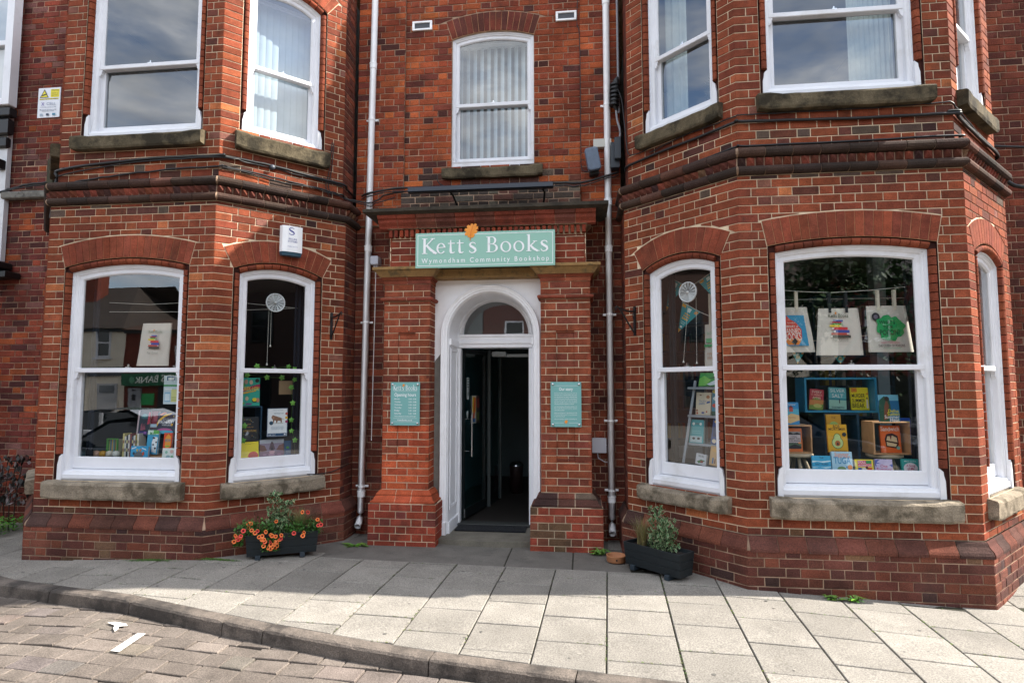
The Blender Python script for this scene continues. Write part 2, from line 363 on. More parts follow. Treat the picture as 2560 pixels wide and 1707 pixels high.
def lay(face, z0, z1, ops, pal, s0=0, s1=None, phase=0, bond='flemish', d=0, jit=.0008, old=False, corner=None, bands=(), zoff=0, rnd=R, skip=None, thick=.02, j=J):
    s1 = face.L if s1 is None else s1
    k0 = int(math.floor((z0-zoff)/C+.02)); k = k0
    while zoff+k*C < z1-.012:
        za, zb = max(z0, zoff+k*C), min(z1, zoff+(k+1)*C)
        zm = (za+zb)/2
        free = [(s0, s1)]
        for o in ops:
            if za > o.z0-.03 and zm < o.zi:
                nf = []
                for a, b in free:
                    if b <= o.c-o.hg or a >= o.c+o.hg: nf.append((a, b)); continue
                    if a < o.c-o.hg: nf.append((a, o.c-o.hg))
                    if b > o.c+o.hg: nf.append((o.c+o.hg, b))
                free = nf
        if bond == 'flemish': seq = [.224, .112]; shift = phase+(.168 if k % 2 else 0)
        elif bond == 'english': seq = [.224] if k % 2 else [.112]; shift = phase+(.056 if k % 2 else 0)
        else: seq = [.224]; shift = phase+(.112 if k % 2 else 0)
        per = sum(seq)
        x = s0-per*2-(shift % per); cuts = []; i = 0
        while x < s1+per:
            cuts.append(x+(rnd.random()-.5)*.006); x += seq[i % len(seq)]; i += 1
        for a, b in free:
            cs = [a]+[c for c in cuts if a+.045 < c < b-.045]+[b]
            for u, v in zip(cs, cs[1:]):
                if v-u < .02: continue
                ju = J if u > s0+1e-4 else .0; jv = J if v < s1-1e-4 else .0
                poly = [(u+ju, za+J), (v-jv, za+J), (v-jv, zb-J), (u+ju, zb-J)]
                m = (u+v)/2; bad = False
                for o in ops:
                    if za-.001 > o.zi-C and zm > o.zi and o.c-o.hg-.2 < m < o.c+o.hg+.2:
                        hp = o.halfplanes(m); ins = poly
                        for h in hp: ins = clip(ins, *h) if ins else ins
                        if ins and area(ins) > 1e-5:
                            best = []
                            for h in (hp[0], hp[1], hp[3]):
                                q = clip(poly, -h[0], -h[1], -h[2]-.007)
                                if area(q) > area(best): best = q
                            poly = best
                            if area(poly) < .0012: bad = True
                if bad or len(poly) < 3: continue
                if skip and skip(m, zm): continue
                if corner and ((u <= s0+1e-4 and corner[0]) or (v >= s1-1e-4 and corner[1])):
                    key = corner[0] if u <= s0+1e-4 else corner[1]
                    col = pick(pal(m, zm) if callable(pal) else pal, random.Random(hash((key, k)) & 0xffff))
                else: col = pick(pal(m, zm) if callable(pal) else pal, rnd)
                dd = d+(rnd.random()-.5)*2*jit
                parts = [(poly, dd)]
                for (b0, b1, bz0, bz1, bd) in bands:
                    if bz0 < zm < bz1:
                        new = []
                        for q, qd in parts:
                            xs = [p[0] for p in q]
                            if max(xs) <= b0 or min(xs) >= b1: new.append((q, qd)); continue
                            for h, e in (((1, 0, b0), 0), ((-1, 0, -b1), 0)):
                                r_ = clip(q, *h)
                                if area(r_) > 2e-4: new.append((r_, qd))
                            r_ = clip(clip(q, -1, 0, -b0), 1, 0, b1)
                            if area(r_) > 2e-4: new.append((r_, qd+bd))
                        parts = new
                for q, qd in parts: BR.append([project_area([face.P(x_, z_, qd) for x_, z_ in q]), q, face, qd, thick, col, old])
        k += 1
def brick_mesh(mb, rec):
    _, q, f, d, t, col, old = rec
    e_ = .0022 if old else .0009; rq = random.Random(int(q[0][0]*9973+q[0][1]*7919)); q = [(x+(rq.random()-.5)*2*e_, z+(rq.random()-.5)*2*e_) for x, z in q]
    inn = shrink(q, .0022 if not old else .005)
    a = [f.P(x, z, d) for x, z in inn]; b = [f.P(x, z, d-.0035) for x, z in q]; c = [f.P(x, z, d-t) for x, z in q]
    if area(q) < 0: pass
    mb.grid([c, b, a], col, 1 if old else 0, closed=True); mb.face(a, col, 1 if old else 0)

# ---- face zones
walls = MB()       # mortar backing: material 0 new, 1 old
sills = []         # (face, opening, style)
windows = []       # (face, opening, kind, floor)
def pal_bay(side, upper):
    def f(s, z):
        if upper:
            if z < 3.85: return PAL_SOOT if R.random() < .25 else PAL_BAY
            return PAL_BAY
        if z > 3.28: return PAL_SOOT if R.random() < .45 else PAL_BAY
        if z < .47: return PAL_BASE if R.random() < .5 else PAL_BAY
        return PAL_BAY
    return f
LOW_TOP, UP_BOT = 3.41, 3.655
def bay(pl, tag_, ops_low, ops_up, base_z, right):
    low = pl; up = offset(pl, -.05); plinth = offset(pl, .062)
    for i in range(5):
        fl = Face(low[i], low[i+1]); fu = Face(up[i], up[i+1]); fp = Face(plinth[i], plinth[i+1])
        ol = ops_low.get(i, []); ou = ops_up.get(i, [])
        # mortar
        sheet(walls, fl, 0, fl.L, .36, 3.50, ol, -.006, mi=0 if 0 < i < 4 else 1)
        sheet(walls, fu, 0, fu.L, 3.56, 6.40, ou, -.006, mi=0 if 0 < i < 4 else 1)
        sheet(walls, fp, 0, fp.L, -.5, .30, [], -.006, mi=1)
        cn = ((tag_, i), (tag_, i+1))
        ret = i in (0, 4)
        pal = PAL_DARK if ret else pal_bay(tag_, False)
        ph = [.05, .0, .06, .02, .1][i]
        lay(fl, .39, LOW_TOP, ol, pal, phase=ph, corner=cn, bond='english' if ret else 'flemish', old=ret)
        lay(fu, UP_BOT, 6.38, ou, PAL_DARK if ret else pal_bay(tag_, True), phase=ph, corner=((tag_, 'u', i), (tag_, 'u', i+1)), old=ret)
        lay(fp, -.30 if right else -.22, .285, [], PAL_BASE, phase=ph+.03, corner=((tag_, 'p', i), (tag_, 'p', i+1)), old=True, jit=.002)
        if right and i in (2, 3):
            pass
# openings, in the coordinates of each face (s along the face, z up)
R_LOW = {2: [Opening(.297, 1.503, .70, 2.738, .052)], 1: [Opening(.295, 1.02, .67, 2.705, .08)], 3: [Opening(.255, .98, .70, 2.70, .085)]}
R_UP = {2: [Opening(.277, 1.483, 4.13, 5.90, .11)], 1: [Opening(.27, .995, 4.13, 5.90, .11)], 3: [Opening(.235, .96, 4.13, 5.90, .11)]}
L_LOW = {2: [Opening(.262, 1.462, .70, 2.735, .07)], 3: [Opening(.245, 1.0, .68, 2.725, .075)], 1: [Opening(.3, 1.03, .68, 2.70, .10)]}
L_UP = {2: [Opening(.285, 1.485, 4.13, 5.82, .11)], 3: [Opening(.245, .985, 4.16, 5.735, .11)], 1: [Opening(.3, 1.0, 4.13, 5.60, .11)]}
bay(BAY_R, 'R', R_LOW, R_UP, 0, True)
bay(BAY_L, 'L', L_LOW, L_UP, 0, False)
# central wall
fw = Face((-2.587, WY), (.444, WY))
CW = Opening(1.117, 2.072, 4.10, 5.65, .075, grow=.0, ring=.235, bead=False)
DOORHOLE = Opening(.985, 2.17, -.5, 2.60, .1, grow=0, bead=False)
sheet(walls, fw, 0, fw.L, -.5, 3.45, [DOORHOLE], -.006, mi=1)
sheet(walls, fw, 0, fw.L, 3.45, 8.0, [CW], -.006, mi=1)
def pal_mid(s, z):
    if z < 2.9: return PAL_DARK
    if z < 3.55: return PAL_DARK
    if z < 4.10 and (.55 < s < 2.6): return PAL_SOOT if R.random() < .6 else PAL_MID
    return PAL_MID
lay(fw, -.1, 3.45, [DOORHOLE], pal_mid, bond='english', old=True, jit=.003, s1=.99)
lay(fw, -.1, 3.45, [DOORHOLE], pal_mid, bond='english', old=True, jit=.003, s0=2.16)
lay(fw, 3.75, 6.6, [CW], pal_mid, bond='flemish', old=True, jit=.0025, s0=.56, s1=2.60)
# pilaster strips either side of the recessed panel, 35 mm proud
for a, b in ((0.0, .56), (2.60, 3.031)):
    fpil = Face(fw.P(a, 0, .035)[:2], fw.P(b, 0, .035)[:2])
    sheet(walls, fpil, 0, fpil.L, 3.45, 8, [], -.006, mi=1)
    lay(fpil, 3.45, 6.6, [], PAL_MID, bond='flemish', old=True, jit=.0025, phase=.07)
    e = b if a == 0 else a
    walls.box(*( (fw.P(e-.01, 0, 0)[0], fw.P(e+.0, 0, 0)[0]) if a == 0 else (fw.P(e, 0, 0)[0], fw.P(e+.01, 0, 0)[0]) ), WY-.03, WY, 3.45, 8, mi=1)
# wall to the left of the left bay and to the right of the right bay
fl_ = Face((-7.16, WY), (-6.233, WY)); fll = Face((-7.9, WY), (-7.16, WY)); fr_ = Face((4.04, WY), (7.5, WY))
WARN = None
sheet(walls, fl_, 0, fl_.L, -.5, 8, [], -.006, mi=1); lay(fl_, -.15, 6.9, [], PAL_LEFT, bond='flemish', old=True, jit=.003, zoff=.02)
sheet(walls, fll, 0, fll.L, -.5, 3.02, [], -.006, mi=1); lay(fll, -.15, 3.0, [], PAL_LEFT, bond='flemish', old=True, jit=.003, zoff=.02)
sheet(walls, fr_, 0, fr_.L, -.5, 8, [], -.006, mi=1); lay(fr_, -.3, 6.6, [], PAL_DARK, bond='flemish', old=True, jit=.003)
walls.box(-7.5, 7.5, 12, 12.2, -.5, 8, mi=1)
walls.face([(-7.5, WY, 8), (7.5, WY, 8), (7.5, 12, 8), (-7.5, 12, 8)], mi=1)  # unseen roof sheet, with the back and ends, added to block sky and sun
for pl in (BAY_L, BAY_R): walls.face([(x, y, 6.40) for x, y in offset(pl, -.03)], mi=1)
walls.box(7.5, 7.6, WY, 12, -.5, 8, mi=1); walls.box(-7.26, -7.16, WY+.01, 12, -.5, 8, mi=1)
# ---- arches of wedge bricks and moulded brick reveals
ARCH, BEAD, ROLL, SPLAY, DENT = [], [], [], [], []   # (area, builder) each
def add_piece(lst, face, poly3, col, mi, fn): lst.append((project_area(poly3), fn))
def arch_pieces(face, o, soot=False, old=False):
    n = max(9, round(2*o.th*(o.Ri+o.ring/2)/.077)); 
    n += (n+1) % 2
    walls.grid([[face.P(o.c+r_*sin(-o.th+2*o.th*k/24), o.zc+r_*cos(-o.th+2*o.th*k/24), -.0042) for k in range(25)] for r_ in (o.Ri, o.Ro-.005)], mi=3)
    for i in range(n):
        a0 = -o.th+2*o.th*i/n; a1 = -o.th+2*o.th*(i+1)/n; g = .0022/o.Ri
        ri, ro = o.Ri+.004, o.Ro-.006
        am = (a0+a1)/2
        q = [(o.c+ri*sin(a0+g), o.zc+ri*cos(a0+g)), (o.c+ri*sin(a1-g), o.zc+ri*cos(a1-g)), (o.c+ro*sin(a1-g*.9), o.zc+ro*cos(a1-g*.9)), (o.c+ro*sin(a0+g*.9), o.zc+ro*cos(a0+g*.9))]
        c = pick([((.225, .060, .034), 3), ((.20, .055, .033), 3), ((.245, .062, .034), 1)]) if not old else pick([((.15, .04, .028), 3), ((.18, .045, .028), 2), ((.11, .035, .026), 2)])
        rec = [project_area([face.P(x, z, 0) for x, z in q]), q, face, .001+R.random()*.001, .02, c, old]
        ARCH.append((rec[0], (lambda mb, rec=rec: brick_mesh(mb, rec))))
BP = [(-.052, -.016), (-.052, .000), (-.046, .007), (-.036, .010), (-.024, .008), (-.012, .000), (-.004, -.012), (0, -.03), (0, -.08)]
def bead_pieces(face, o):
    # the reveal behind, one sweep, its dark colour standing in for the groove's shade
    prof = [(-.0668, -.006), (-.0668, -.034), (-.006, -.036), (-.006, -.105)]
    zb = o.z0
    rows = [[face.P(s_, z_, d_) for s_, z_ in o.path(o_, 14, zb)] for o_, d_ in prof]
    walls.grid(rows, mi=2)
    z = o.z0+o.bead0
    def side(sg):
        zz = z
        while zz < o.zs-.01:
            z1 = min(zz+C, o.zs)
            col = pick(PAL_BAY[:3])
            def fn(mb, zz=zz, z1=z1, sg=sg, col=col):
                P2 = BP+[(-.02, -.08)]
                f = lambda zv: [face.P(o.c+sg*(o.h-a), zv, b) for a, b in P2]
                lo, hi = f(zz+.004), f(z1-.004)
                if sg > 0: lo, hi = lo[::-1], hi[::-1]
                mb.grid([lo, hi], col, 0, closed=True); mb.face(lo, col); mb.face(hi[::-1], col)
            ar = project_area([face.P(o.c+sg*o.h-(.0 if sg > 0 else .06), zz, 0), face.P(o.c+sg*o.h+(.06 if sg > 0 else 0), zz, 0), face.P(o.c+sg*o.h+(.06 if sg > 0 else 0), z1, 0), face.P(o.c+sg*o.h-(0 if sg > 0 else .06), z1, 0)])
            BEAD.append((ar, fn)); zz = z1
    side(-1); side(1)
    th = asin(o.h/o.R); n = max(9, round(2*th*o.R/.077))
    for i in range(n):
        a0 = -th+2*th*i/n+.003/o.R; a1 = -th+2*th*(i+1)/n-.003/o.R; col = pick(PAL_BAY[:3])
        def fn(mb, a0=a0, a1=a1, col=col):
            P2 = BP+[(-.02, -.08)]
            f = lambda a: [face.P(o.c+(o.R-p)*sin(a), o.zc+(o.R-p)*cos(a), q) for p, q in P2]
            lo, hi = f(a0), f(a1); mb.grid([lo, hi], col, 0, closed=True); mb.face(lo, col); mb.face(hi[::-1], col)
        BEAD.append((.5*project_area([face.P(o.c+(o.R)*sin(a0), o.zc+o.R*cos(a0), 0), face.P(o.c+o.R*sin(a1), o.zc+o.R*cos(a1), 0), face.P(o.c+(o.R+.06)*sin(a1), o.zc+(o.R+.06)*cos(a1), 0), face.P(o.c+(o.R+.06)*sin(a0), o.zc+(o.R+.06)*cos(a0), 0)]), fn))
for pl, low, up in ((BAY_R, R_LOW, R_UP), (BAY_L, L_LOW, L_UP)):
    pu = offset(pl, -.05)
    for i in (1, 2, 3):
        f1, f2 = Face(pl[i], pl[i+1]), Face(pu[i], pu[i+1])
        for f, o in ((f1, low[i][0]), (f2, up[i][0])):
            arch_pieces(f, o); bead_pieces(f, o)
arch_pieces(fw, CW, old=True)
prof = [(0, -.006), (0, -.10)]
walls.grid([[fw.P(s_, z_, d_) for s_, z_ in CW.path(o_)] for o_, d_ in prof], mi=1)
# ---- string courses: two rolls with a dog-tooth band between, and the splayed plinth
def mould(pl, i, prof, s_step, lst, pal, old=True, joint=.006, zoff=0, first=0):
    """cut a profile [(d,z)...] (closed polygon) into bricks along face i of polyline pl, mitred at the ends"""
    f = Face(pl[i], pl[i+1]); Lf = f.L
    tl = T8 if i > 0 else 0; tr = T8 if i < len(pl)-2 else 0
    n = max(1, round(Lf/s_step)); cuts = [Lf*k/n for k in range(n+1)]
    for k in range(n):
        col = pick(pal)
        def end(u, left, last):
            def g(d, z):
                s_ = u
                if left and k == 0: s_ = -d*tl
                elif left: s_ = u+joint/2
                elif last: s_ = Lf+d*tr
                else: s_ = u-joint/2
                return f.P(s_, z, d)
            return g
        a, b = end(cuts[k], True, False), end(cuts[k+1], False, k == n-1)
        def fn(mb, a=a, b=b, col=col): mb.prism(prof[::-1], a, b, col, 1 if old else 0)
        dm = max(p[0] for p in prof); zz = [p[1] for p in prof]
        lst.append((project_area([f.P(cuts[k], min(zz), dm), f.P(cuts[k+1], min(zz), dm), f.P(cuts[k+1], max(zz), dm), f.P(cuts[k], max(zz), dm)]), fn))
def roll_prof(z0, z1, dmax, d0):
    zc = (z0+z1)/2; r = (z1-z0)/2; p = [(d0, z0)]
    for k in range(7):
        a = -pi/2+pi*k/6; p.append((dmax-r+r*cos(a), zc+r*sin(a)*.97))
    return p+[(d0, z1)]
PAL_ROLL = [((.045, .028, .022), 3), ((.06, .034, .026), 3), ((.09, .042, .030), 1), ((.035, .024, .020), 3)]
PAL_PLTH = [((.10, .040, .030), 3), ((.125, .044, .031), 3), ((.155, .050, .032), 2), ((.065, .034, .029), 2)]
def mortar_mould(pl, prof):
    for i in range(5):
        f = Face(pl[i], pl[i+1]); Lf = f.L
        q = [(d-.009, z) for d, z in prof]
        walls.prism(q[::-1], lambda d, z: f.P(-d*T8 if i > 0 else 0, z, d), lambda d, z: f.P(Lf+d*T8 if i < 4 else Lf, z, d), mi=1)
for pl in (BAY_R, BAY_L):
    p_low = roll_prof(3.413, 3.488, .055, -.03); p_up = roll_prof(3.565, 3.65, .062, -.05)
    band = [(-.03, 3.490), (.012, 3.490), (.012, 3.563), (-.03, 3.563)]
    splay = [(-.02, .27), (.068, .27), (.068, .292), (.060, .312), (.030, .352), (.022, .375), (.014, .388), (-.02, .388)]
    for i in range(5):
        pp = PAL_ROLL if not (pl is BAY_R and i == 3) else [((.16, .055, .035), 1)]
        mould(pl, i, p_low, .235, ROLL, PAL_ROLL); mould(pl, i, p_up, .235, ROLL, PAL_ROLL)
        mould(pl, i, splay, .225, SPLAY, PAL_PLTH)
        # dog-tooth bricks: little pyramids with deep hollows, joined: too small to pick apart
        f = Face(pl[i], pl[i+1]); n = round(f.L/.075)
        for k in range(n):
            a, b = f.L*k/n, f.L*(k+1)/n; col = pick(PAL_BASE+[((.22, .06, .04), 20)])
            def fn(mb, f=f, a=a, b=b, col=col):
                za, zb = 3.494, 3.560; g = .004 if k % 3 == 0 else .001
                q = [f.P(a+g, za, .004), f.P(b-g, za, .004), f.P(b-g, zb, .004), f.P(a+g, zb, .004)]
                ap = f.P(a+.012, zb-.010, .045)
                for u in range(4): mb.face([q[u], q[(u+1) % 4], ap], col, 0)
            DENT.append((0, fn))
    for pr_ in (p_low, p_up, band, splay): mortar_mould(pl, pr_)
def add_pieces(name, lst, lim=300, parent=None):
    lst = sorted(lst, key=lambda r: -r[0]); rest = MB()
    for k, (a, fn) in enumerate(lst):
        if k < lim and a > 1.1e-5:
            mb = MB(); fn(mb); mb.build(name, [M_BRICK, M_BRICKOLD], parent or building)
        else: fn(rest)
    o = rest.build(name, [M_BRICK, M_BRICKOLD], parent or building)
    if o: o['kind'] = 'stuff'

# ---------------------------------------------------------------- porch: piers, capitals, frieze, cornice
PY = 6.13                                  # front of the piers
PX = [(-2.105, -1.600), (-.420, .095)]
for k, (x0, x1) in enumerate(PX):
    ff = Face((x0, PY), (x1, PY)); fr = Face((x1, PY), (x1, WY)); fl = Face((x0, WY), (x0, PY))
    for f in (ff, fr, fl):
        sheet(walls, f, 0, f.L, .40, 2.88, [], -.020 if f is ff else -.006, mi=0)
        def pp(s, z, k=k):
            if k == 0 and z < 1.22: return PAL_NEW if R.random() < .8 else PAL_PIER
            return PAL_PIER
        bd = [(.16, .345, .83, 2.20, -.014), (.16, .175, .83, 2.2, -.006), (.33, .345, .83, 2.2, -.006)] if f is ff else ()
        lay(f, .53, 2.515, [], pp, phase=.06 if f is ff else .1, bond='stretcher' if f is ff else 'flemish', bands=bd[:1], corner=((('pier', k, 0)), ('pier', k, 1)), jit=.0006, thick=.034)
        lay(f, 2.56, 2.74, [], pp, phase=.02, bond='stretcher', jit=.0006)
    for a_, b_, za_, zb_ in ((0, .158, .4, 2.88), (.347, .505, .4, 2.88), (.158, .347, .4, .83), (.158, .347, 2.20, 2.88)):
        walls.face([ff.P(a_, za_, -.006), ff.P(b_, za_, -.006), ff.P(b_, zb_, -.006), ff.P(a_, zb_, -.006)], mi=0)
    # panel head and foot mouldings
    for zz in (.845, 2.175):
        for q in range(3):
            rec = [1e-6, [(.155+.0*q, zz+.014*q-.014), (.35, zz+.014*q-.014), (.35, zz+.014*q-.004), (.155, zz+.014*q-.004)], ff, -.002-.003*q, .012, pick(PAL_PIER if k else (PAL_NEW if zz < 1 else PAL_PIER)), False]
            BR.append(rec)
    # necking roll, cap courses, base splays and base block around three sides
    loop = [(x0, WY), (x0, PY), (x1, PY), (x1, WY)]
    def ring(prof, step, lst, pal, old=False):
        for i in range(3):
            f = Face(loop[i], loop[i+1]); n = max(1, round(f.L/step))
            for q in range(n):
                a, b = f.L*q/n, f.L*(q+1)/n; col = pick(pal)
                A = lambda d, z, a=a, q=q, i=i, f=f: f.P((-d if i > 0 else 0) if q == 0 else a+.003, z, d)
                B = lambda d, z, b=b, q=q, i=i, n=n, f=f: f.P((f.L+(d if i < 2 else 0)) if q == n-1 else b-.003, z, d)
                zz = [p[1] for p in prof]
                lst.append((project_area([f.P(a, min(zz), 0), f.P(b, min(zz), 0), f.P(b, max(zz), 0), f.P(a, max(zz), 0)]), lambda mb, A=A, B=B, col=col, prof=prof: mb.prism(prof[::-1], A, B, col, 1 if old else 0)))
            A = lambda d, z, i=i, f=f: f.P((-d+.004 if i > 0 else 0), z, d-.004)
            B = lambda d, z, i=i, f=f: f.P(f.L+(d-.004 if i < 2 else 0), z, d-.004)
            walls.prism(prof[::-1], A, B, mi=0)
    pal = PAL_PIER
    ring(roll_prof(2.517, 2.557, .035, -.03), .24, ROLL, [((.22, .058, .036), 1)])
    ring([(-.03, 2.742), (.008, 2.742), (.03, 2.768), (.035, 2.772), (-.03, 2.772)], .24, ROLL, pal)
    ring([(-.03, 2.700), (.004, 2.700), (.004, 2.739), (-.03, 2.739)], .24, ROLL, pal)
    bp_ = PAL_NEW if k == 0 else PAL_SOOT
    ring([(-.03, .475), (.045, .475), (.045, .488), (.012, .525), (-.03, .527)], .17, SPLAY, bp_, k == 1)
    ring([(-.03, .402), (.088, .402), (.092, .420), (.070, .430), (.052, .465), (.048, .472), (-.03, .472)], .17, SPLAY, bp_ if k else [((.40, .085, .038), 3), ((.12, .06, .05), 1)], k == 1)
    lp = [(x0-.105, WY), (x0-.105, PY-.105), (x1+.105, PY-.105), (x1+.105, WY)]
    for i in range(3):
        f = Face(lp[i], lp[i+1]); sheet(walls, f, 0, f.L, -.5, .40, [], -.006, mi=0)
        walls.face([f.P(0, .40, -.006), f.P(f.L, .40, -.006), f.P(f.L, .40, -.12), f.P(0, .40, -.12)], mi=0)
        lay(f, -.07, .399, [], ([((.27, .055, .034), 3), ((.32, .065, .036), 2), ((.18, .05, .04), 1)] if k == 0 else [((.25, .055, .034), 3), ((.17, .06, .038), 2), ((.12, .07, .04), 1)]), bond='flemish', phase=.1+.05*k, corner=(('pb', k, i), ('pb', k, i+1)), zoff=.024, jit=.001)
# frieze behind the sign
FY = 6.16
ffz = Face((-2.06, FY), (.055, FY)); sheet(walls, ffz, 0, ffz.L, 2.88, 3.46, [], -.006, mi=0)
walls.box(-2.06, -2.05, FY, WY, 2.88, 3.46, mi=0); walls.box(.045, .055, FY, WY, 2.88, 3.46, mi=0)
lay(ffz, 2.885, 3.205, [], [((.27, .062, .036), 3), ((.22, .052, .034), 3)], bond='stretcher', zoff=.03)
for X in (-2.06, .055):
    f = Face((X, WY), (X, FY)) if X < -1 else Face((X, FY), (X, WY)); lay(f, 2.885, 3.3, [], PAL_PIER, bond='flemish')
def hprism(prof, y, x0, x1, ret, mi, mb, col=(1, 1, 1)):
    """moulding along X with returns to the wall; prof = [(d,z)] with d outwards from y"""
    lp = [(x0, WY), (x0, y), (x1, y), (x1, WY)]
    for i in range(3):
        f = Face(lp[i], lp[i+1])
        mb.prism(prof[::-1], lambda d, z: f.P(-d if i > 0 else 0, z, d), lambda d, z: f.P(f.L+(d if i < 2 else 0), z, d), col, mi)
stone = MB()
# buff stone capital band, stepping over the doorway
for x0, x1 in ((PX[0][0], PX[0][1]), (PX[1][0], PX[1][1])):
    hprism([(-.03, 2.774), (.04, 2.774), (.05, 2.79), (.085, 2.835), (.105, 2.845), (.105, 2.872), (.08, 2.880), (-.03, 2.880)], PY, x0, x1, 1, 0, stone)
stone.box(-1.62, -.40, PY+.06, WY-.05, 2.768, 2.875, bev=.012)
stone.build('capital_band', M_BUFF, building)
# dentils: small brick blocks
nD = 36
for k in range(nD):
    x = -2.07+(.065+2.07)*(k+.5)/nD
    col = pick([((.28, .060, .034), 3), ((.22, .05, .032), 2), ((.34, .07, .034), 1)])
    z0, z1, y0 = 3.212, 3.288, FY-.055
    DEN = DENT if False else None
    f = Face((x-.0185, y0), (x+.0185, y0))
    rec = [project_area([f.P(0, z0), f.P(.037, z0), f.P(.037, z1), f.P(0, z1)]), [(0, z0), (.037, z0), (.037, z1), (0, z1)], f, 0, .06, col, False]
    mb = MB(); brick_mesh(mb, rec); mb.face([(x-.0185, y0, z0), (x-.0185, y0+.06, z0), (x+.0185, y0+.06, z0), (x+.0185, y0, z0)][::-1], col)
    mb.build('dentil', [M_BRICK, M_BRICKOLD], building)
cor = MB(); corb = MB()
nC = 11
for k in range(nC):
    a = -2.16+(2.32)*k/nC; b = -2.16+2.32*(k+1)/nC
    col = pick([((.24, .058, .036), 3), ((.20, .07, .05), 2), ((.14, .05, .036), 2)])
    mb = MB(); mb.prism([(0, 3.300), (.075, 3.300), (.082, 3.318), (.120, 3.352), (.125, 3.385), (.150, 3.392), (.168, 3.424), (0, 3.424)][::-1], lambda d, z: (a+.003, FY-d, z), lambda d, z: (b-.003, FY-d, z), col, 1)
    mb.build('cornice_brick', [M_BRICK, M_BRICKOLD], building)
hprism([(-.2, 3.296), (.070, 3.296), (.076, 3.318), (.114, 3.350), (.119, 3.396), (-.2, 3.396)], FY, -2.0, .0, 1, 1, walls)
hprism([(-.2, 3.427), (.170, 3.427), (.205, 3.440), (.225, 3.446), (.225, 3.480), (.19, 3.492), (-.25, 3.53)], FY, -2.07, .06, 1, 0, cor)
cor.build('cornice', mat('sooty_stone', '#3a342b', rough=.95, noise=(9, .35), bump=(60, .8), stain=[(22, '#7c765a', .62, .7), (6, '#1c1b17', .52, .8), (30, '#2f3a1b', .64, .6)]), building)
# blackened brick blocking course above the cornice
fb = Face((-2.03, WY-.10), (-.0, WY-.10)); sheet(walls, fb, 0, fb.L, 3.45, 3.80, [], -.006, mi=1)
walls.face([(-2.03, WY-.1, 3.80), (0, WY-.1, 3.80), (0, WY, 3.84), (-2.03, WY, 3.84)], mi=1)
walls.box(-2.03, -2.02, WY-.09, WY, 3.45, 3.8, mi=1); walls.box(-.01, 0, WY-.09, WY, 3.45, 3.8, mi=1)
lay(fb, 3.48, 3.80, [], [((.075, .055, .045), 4), ((.05, .040, .034), 4), ((.13, .06, .045), 2), ((.11, .095, .075), 2)], bond='english', old=True, jit=.004)

walls.build('mortar_wall', [M_MORTAR, M_MORTAR_OLD, mat('shade_tinted_rebate', '#3c1a13', rough=.95, noise=(9, .3)), mat('red_mortar', '#b48462', rough=.95, noise=(9, .25))], building)
BR.sort(key=lambda r: -r[0])
rest = MB()
for k, rec in enumerate(BR):
    if k < 300:
        mb = MB(); brick_mesh(mb, rec); mb.build('brick', [M_BRICK, M_BRICKOLD], building)
    else: brick_mesh(rest, rec)
rest.build('brick', [M_BRICK, M_BRICKOLD], building)['kind'] = 'stuff'
add_pieces('arch_brick', ARCH); add_pieces('moulded_brick', BEAD); add_pieces('roll_brick', ROLL); add_pieces('plinth_brick', SPLAY)
mb = MB()
for a, fn in DENT: fn(mb)
mb.build('dogtooth_brick', [M_BRICK, M_BRICKOLD], building)['kind'] = 'stuff'

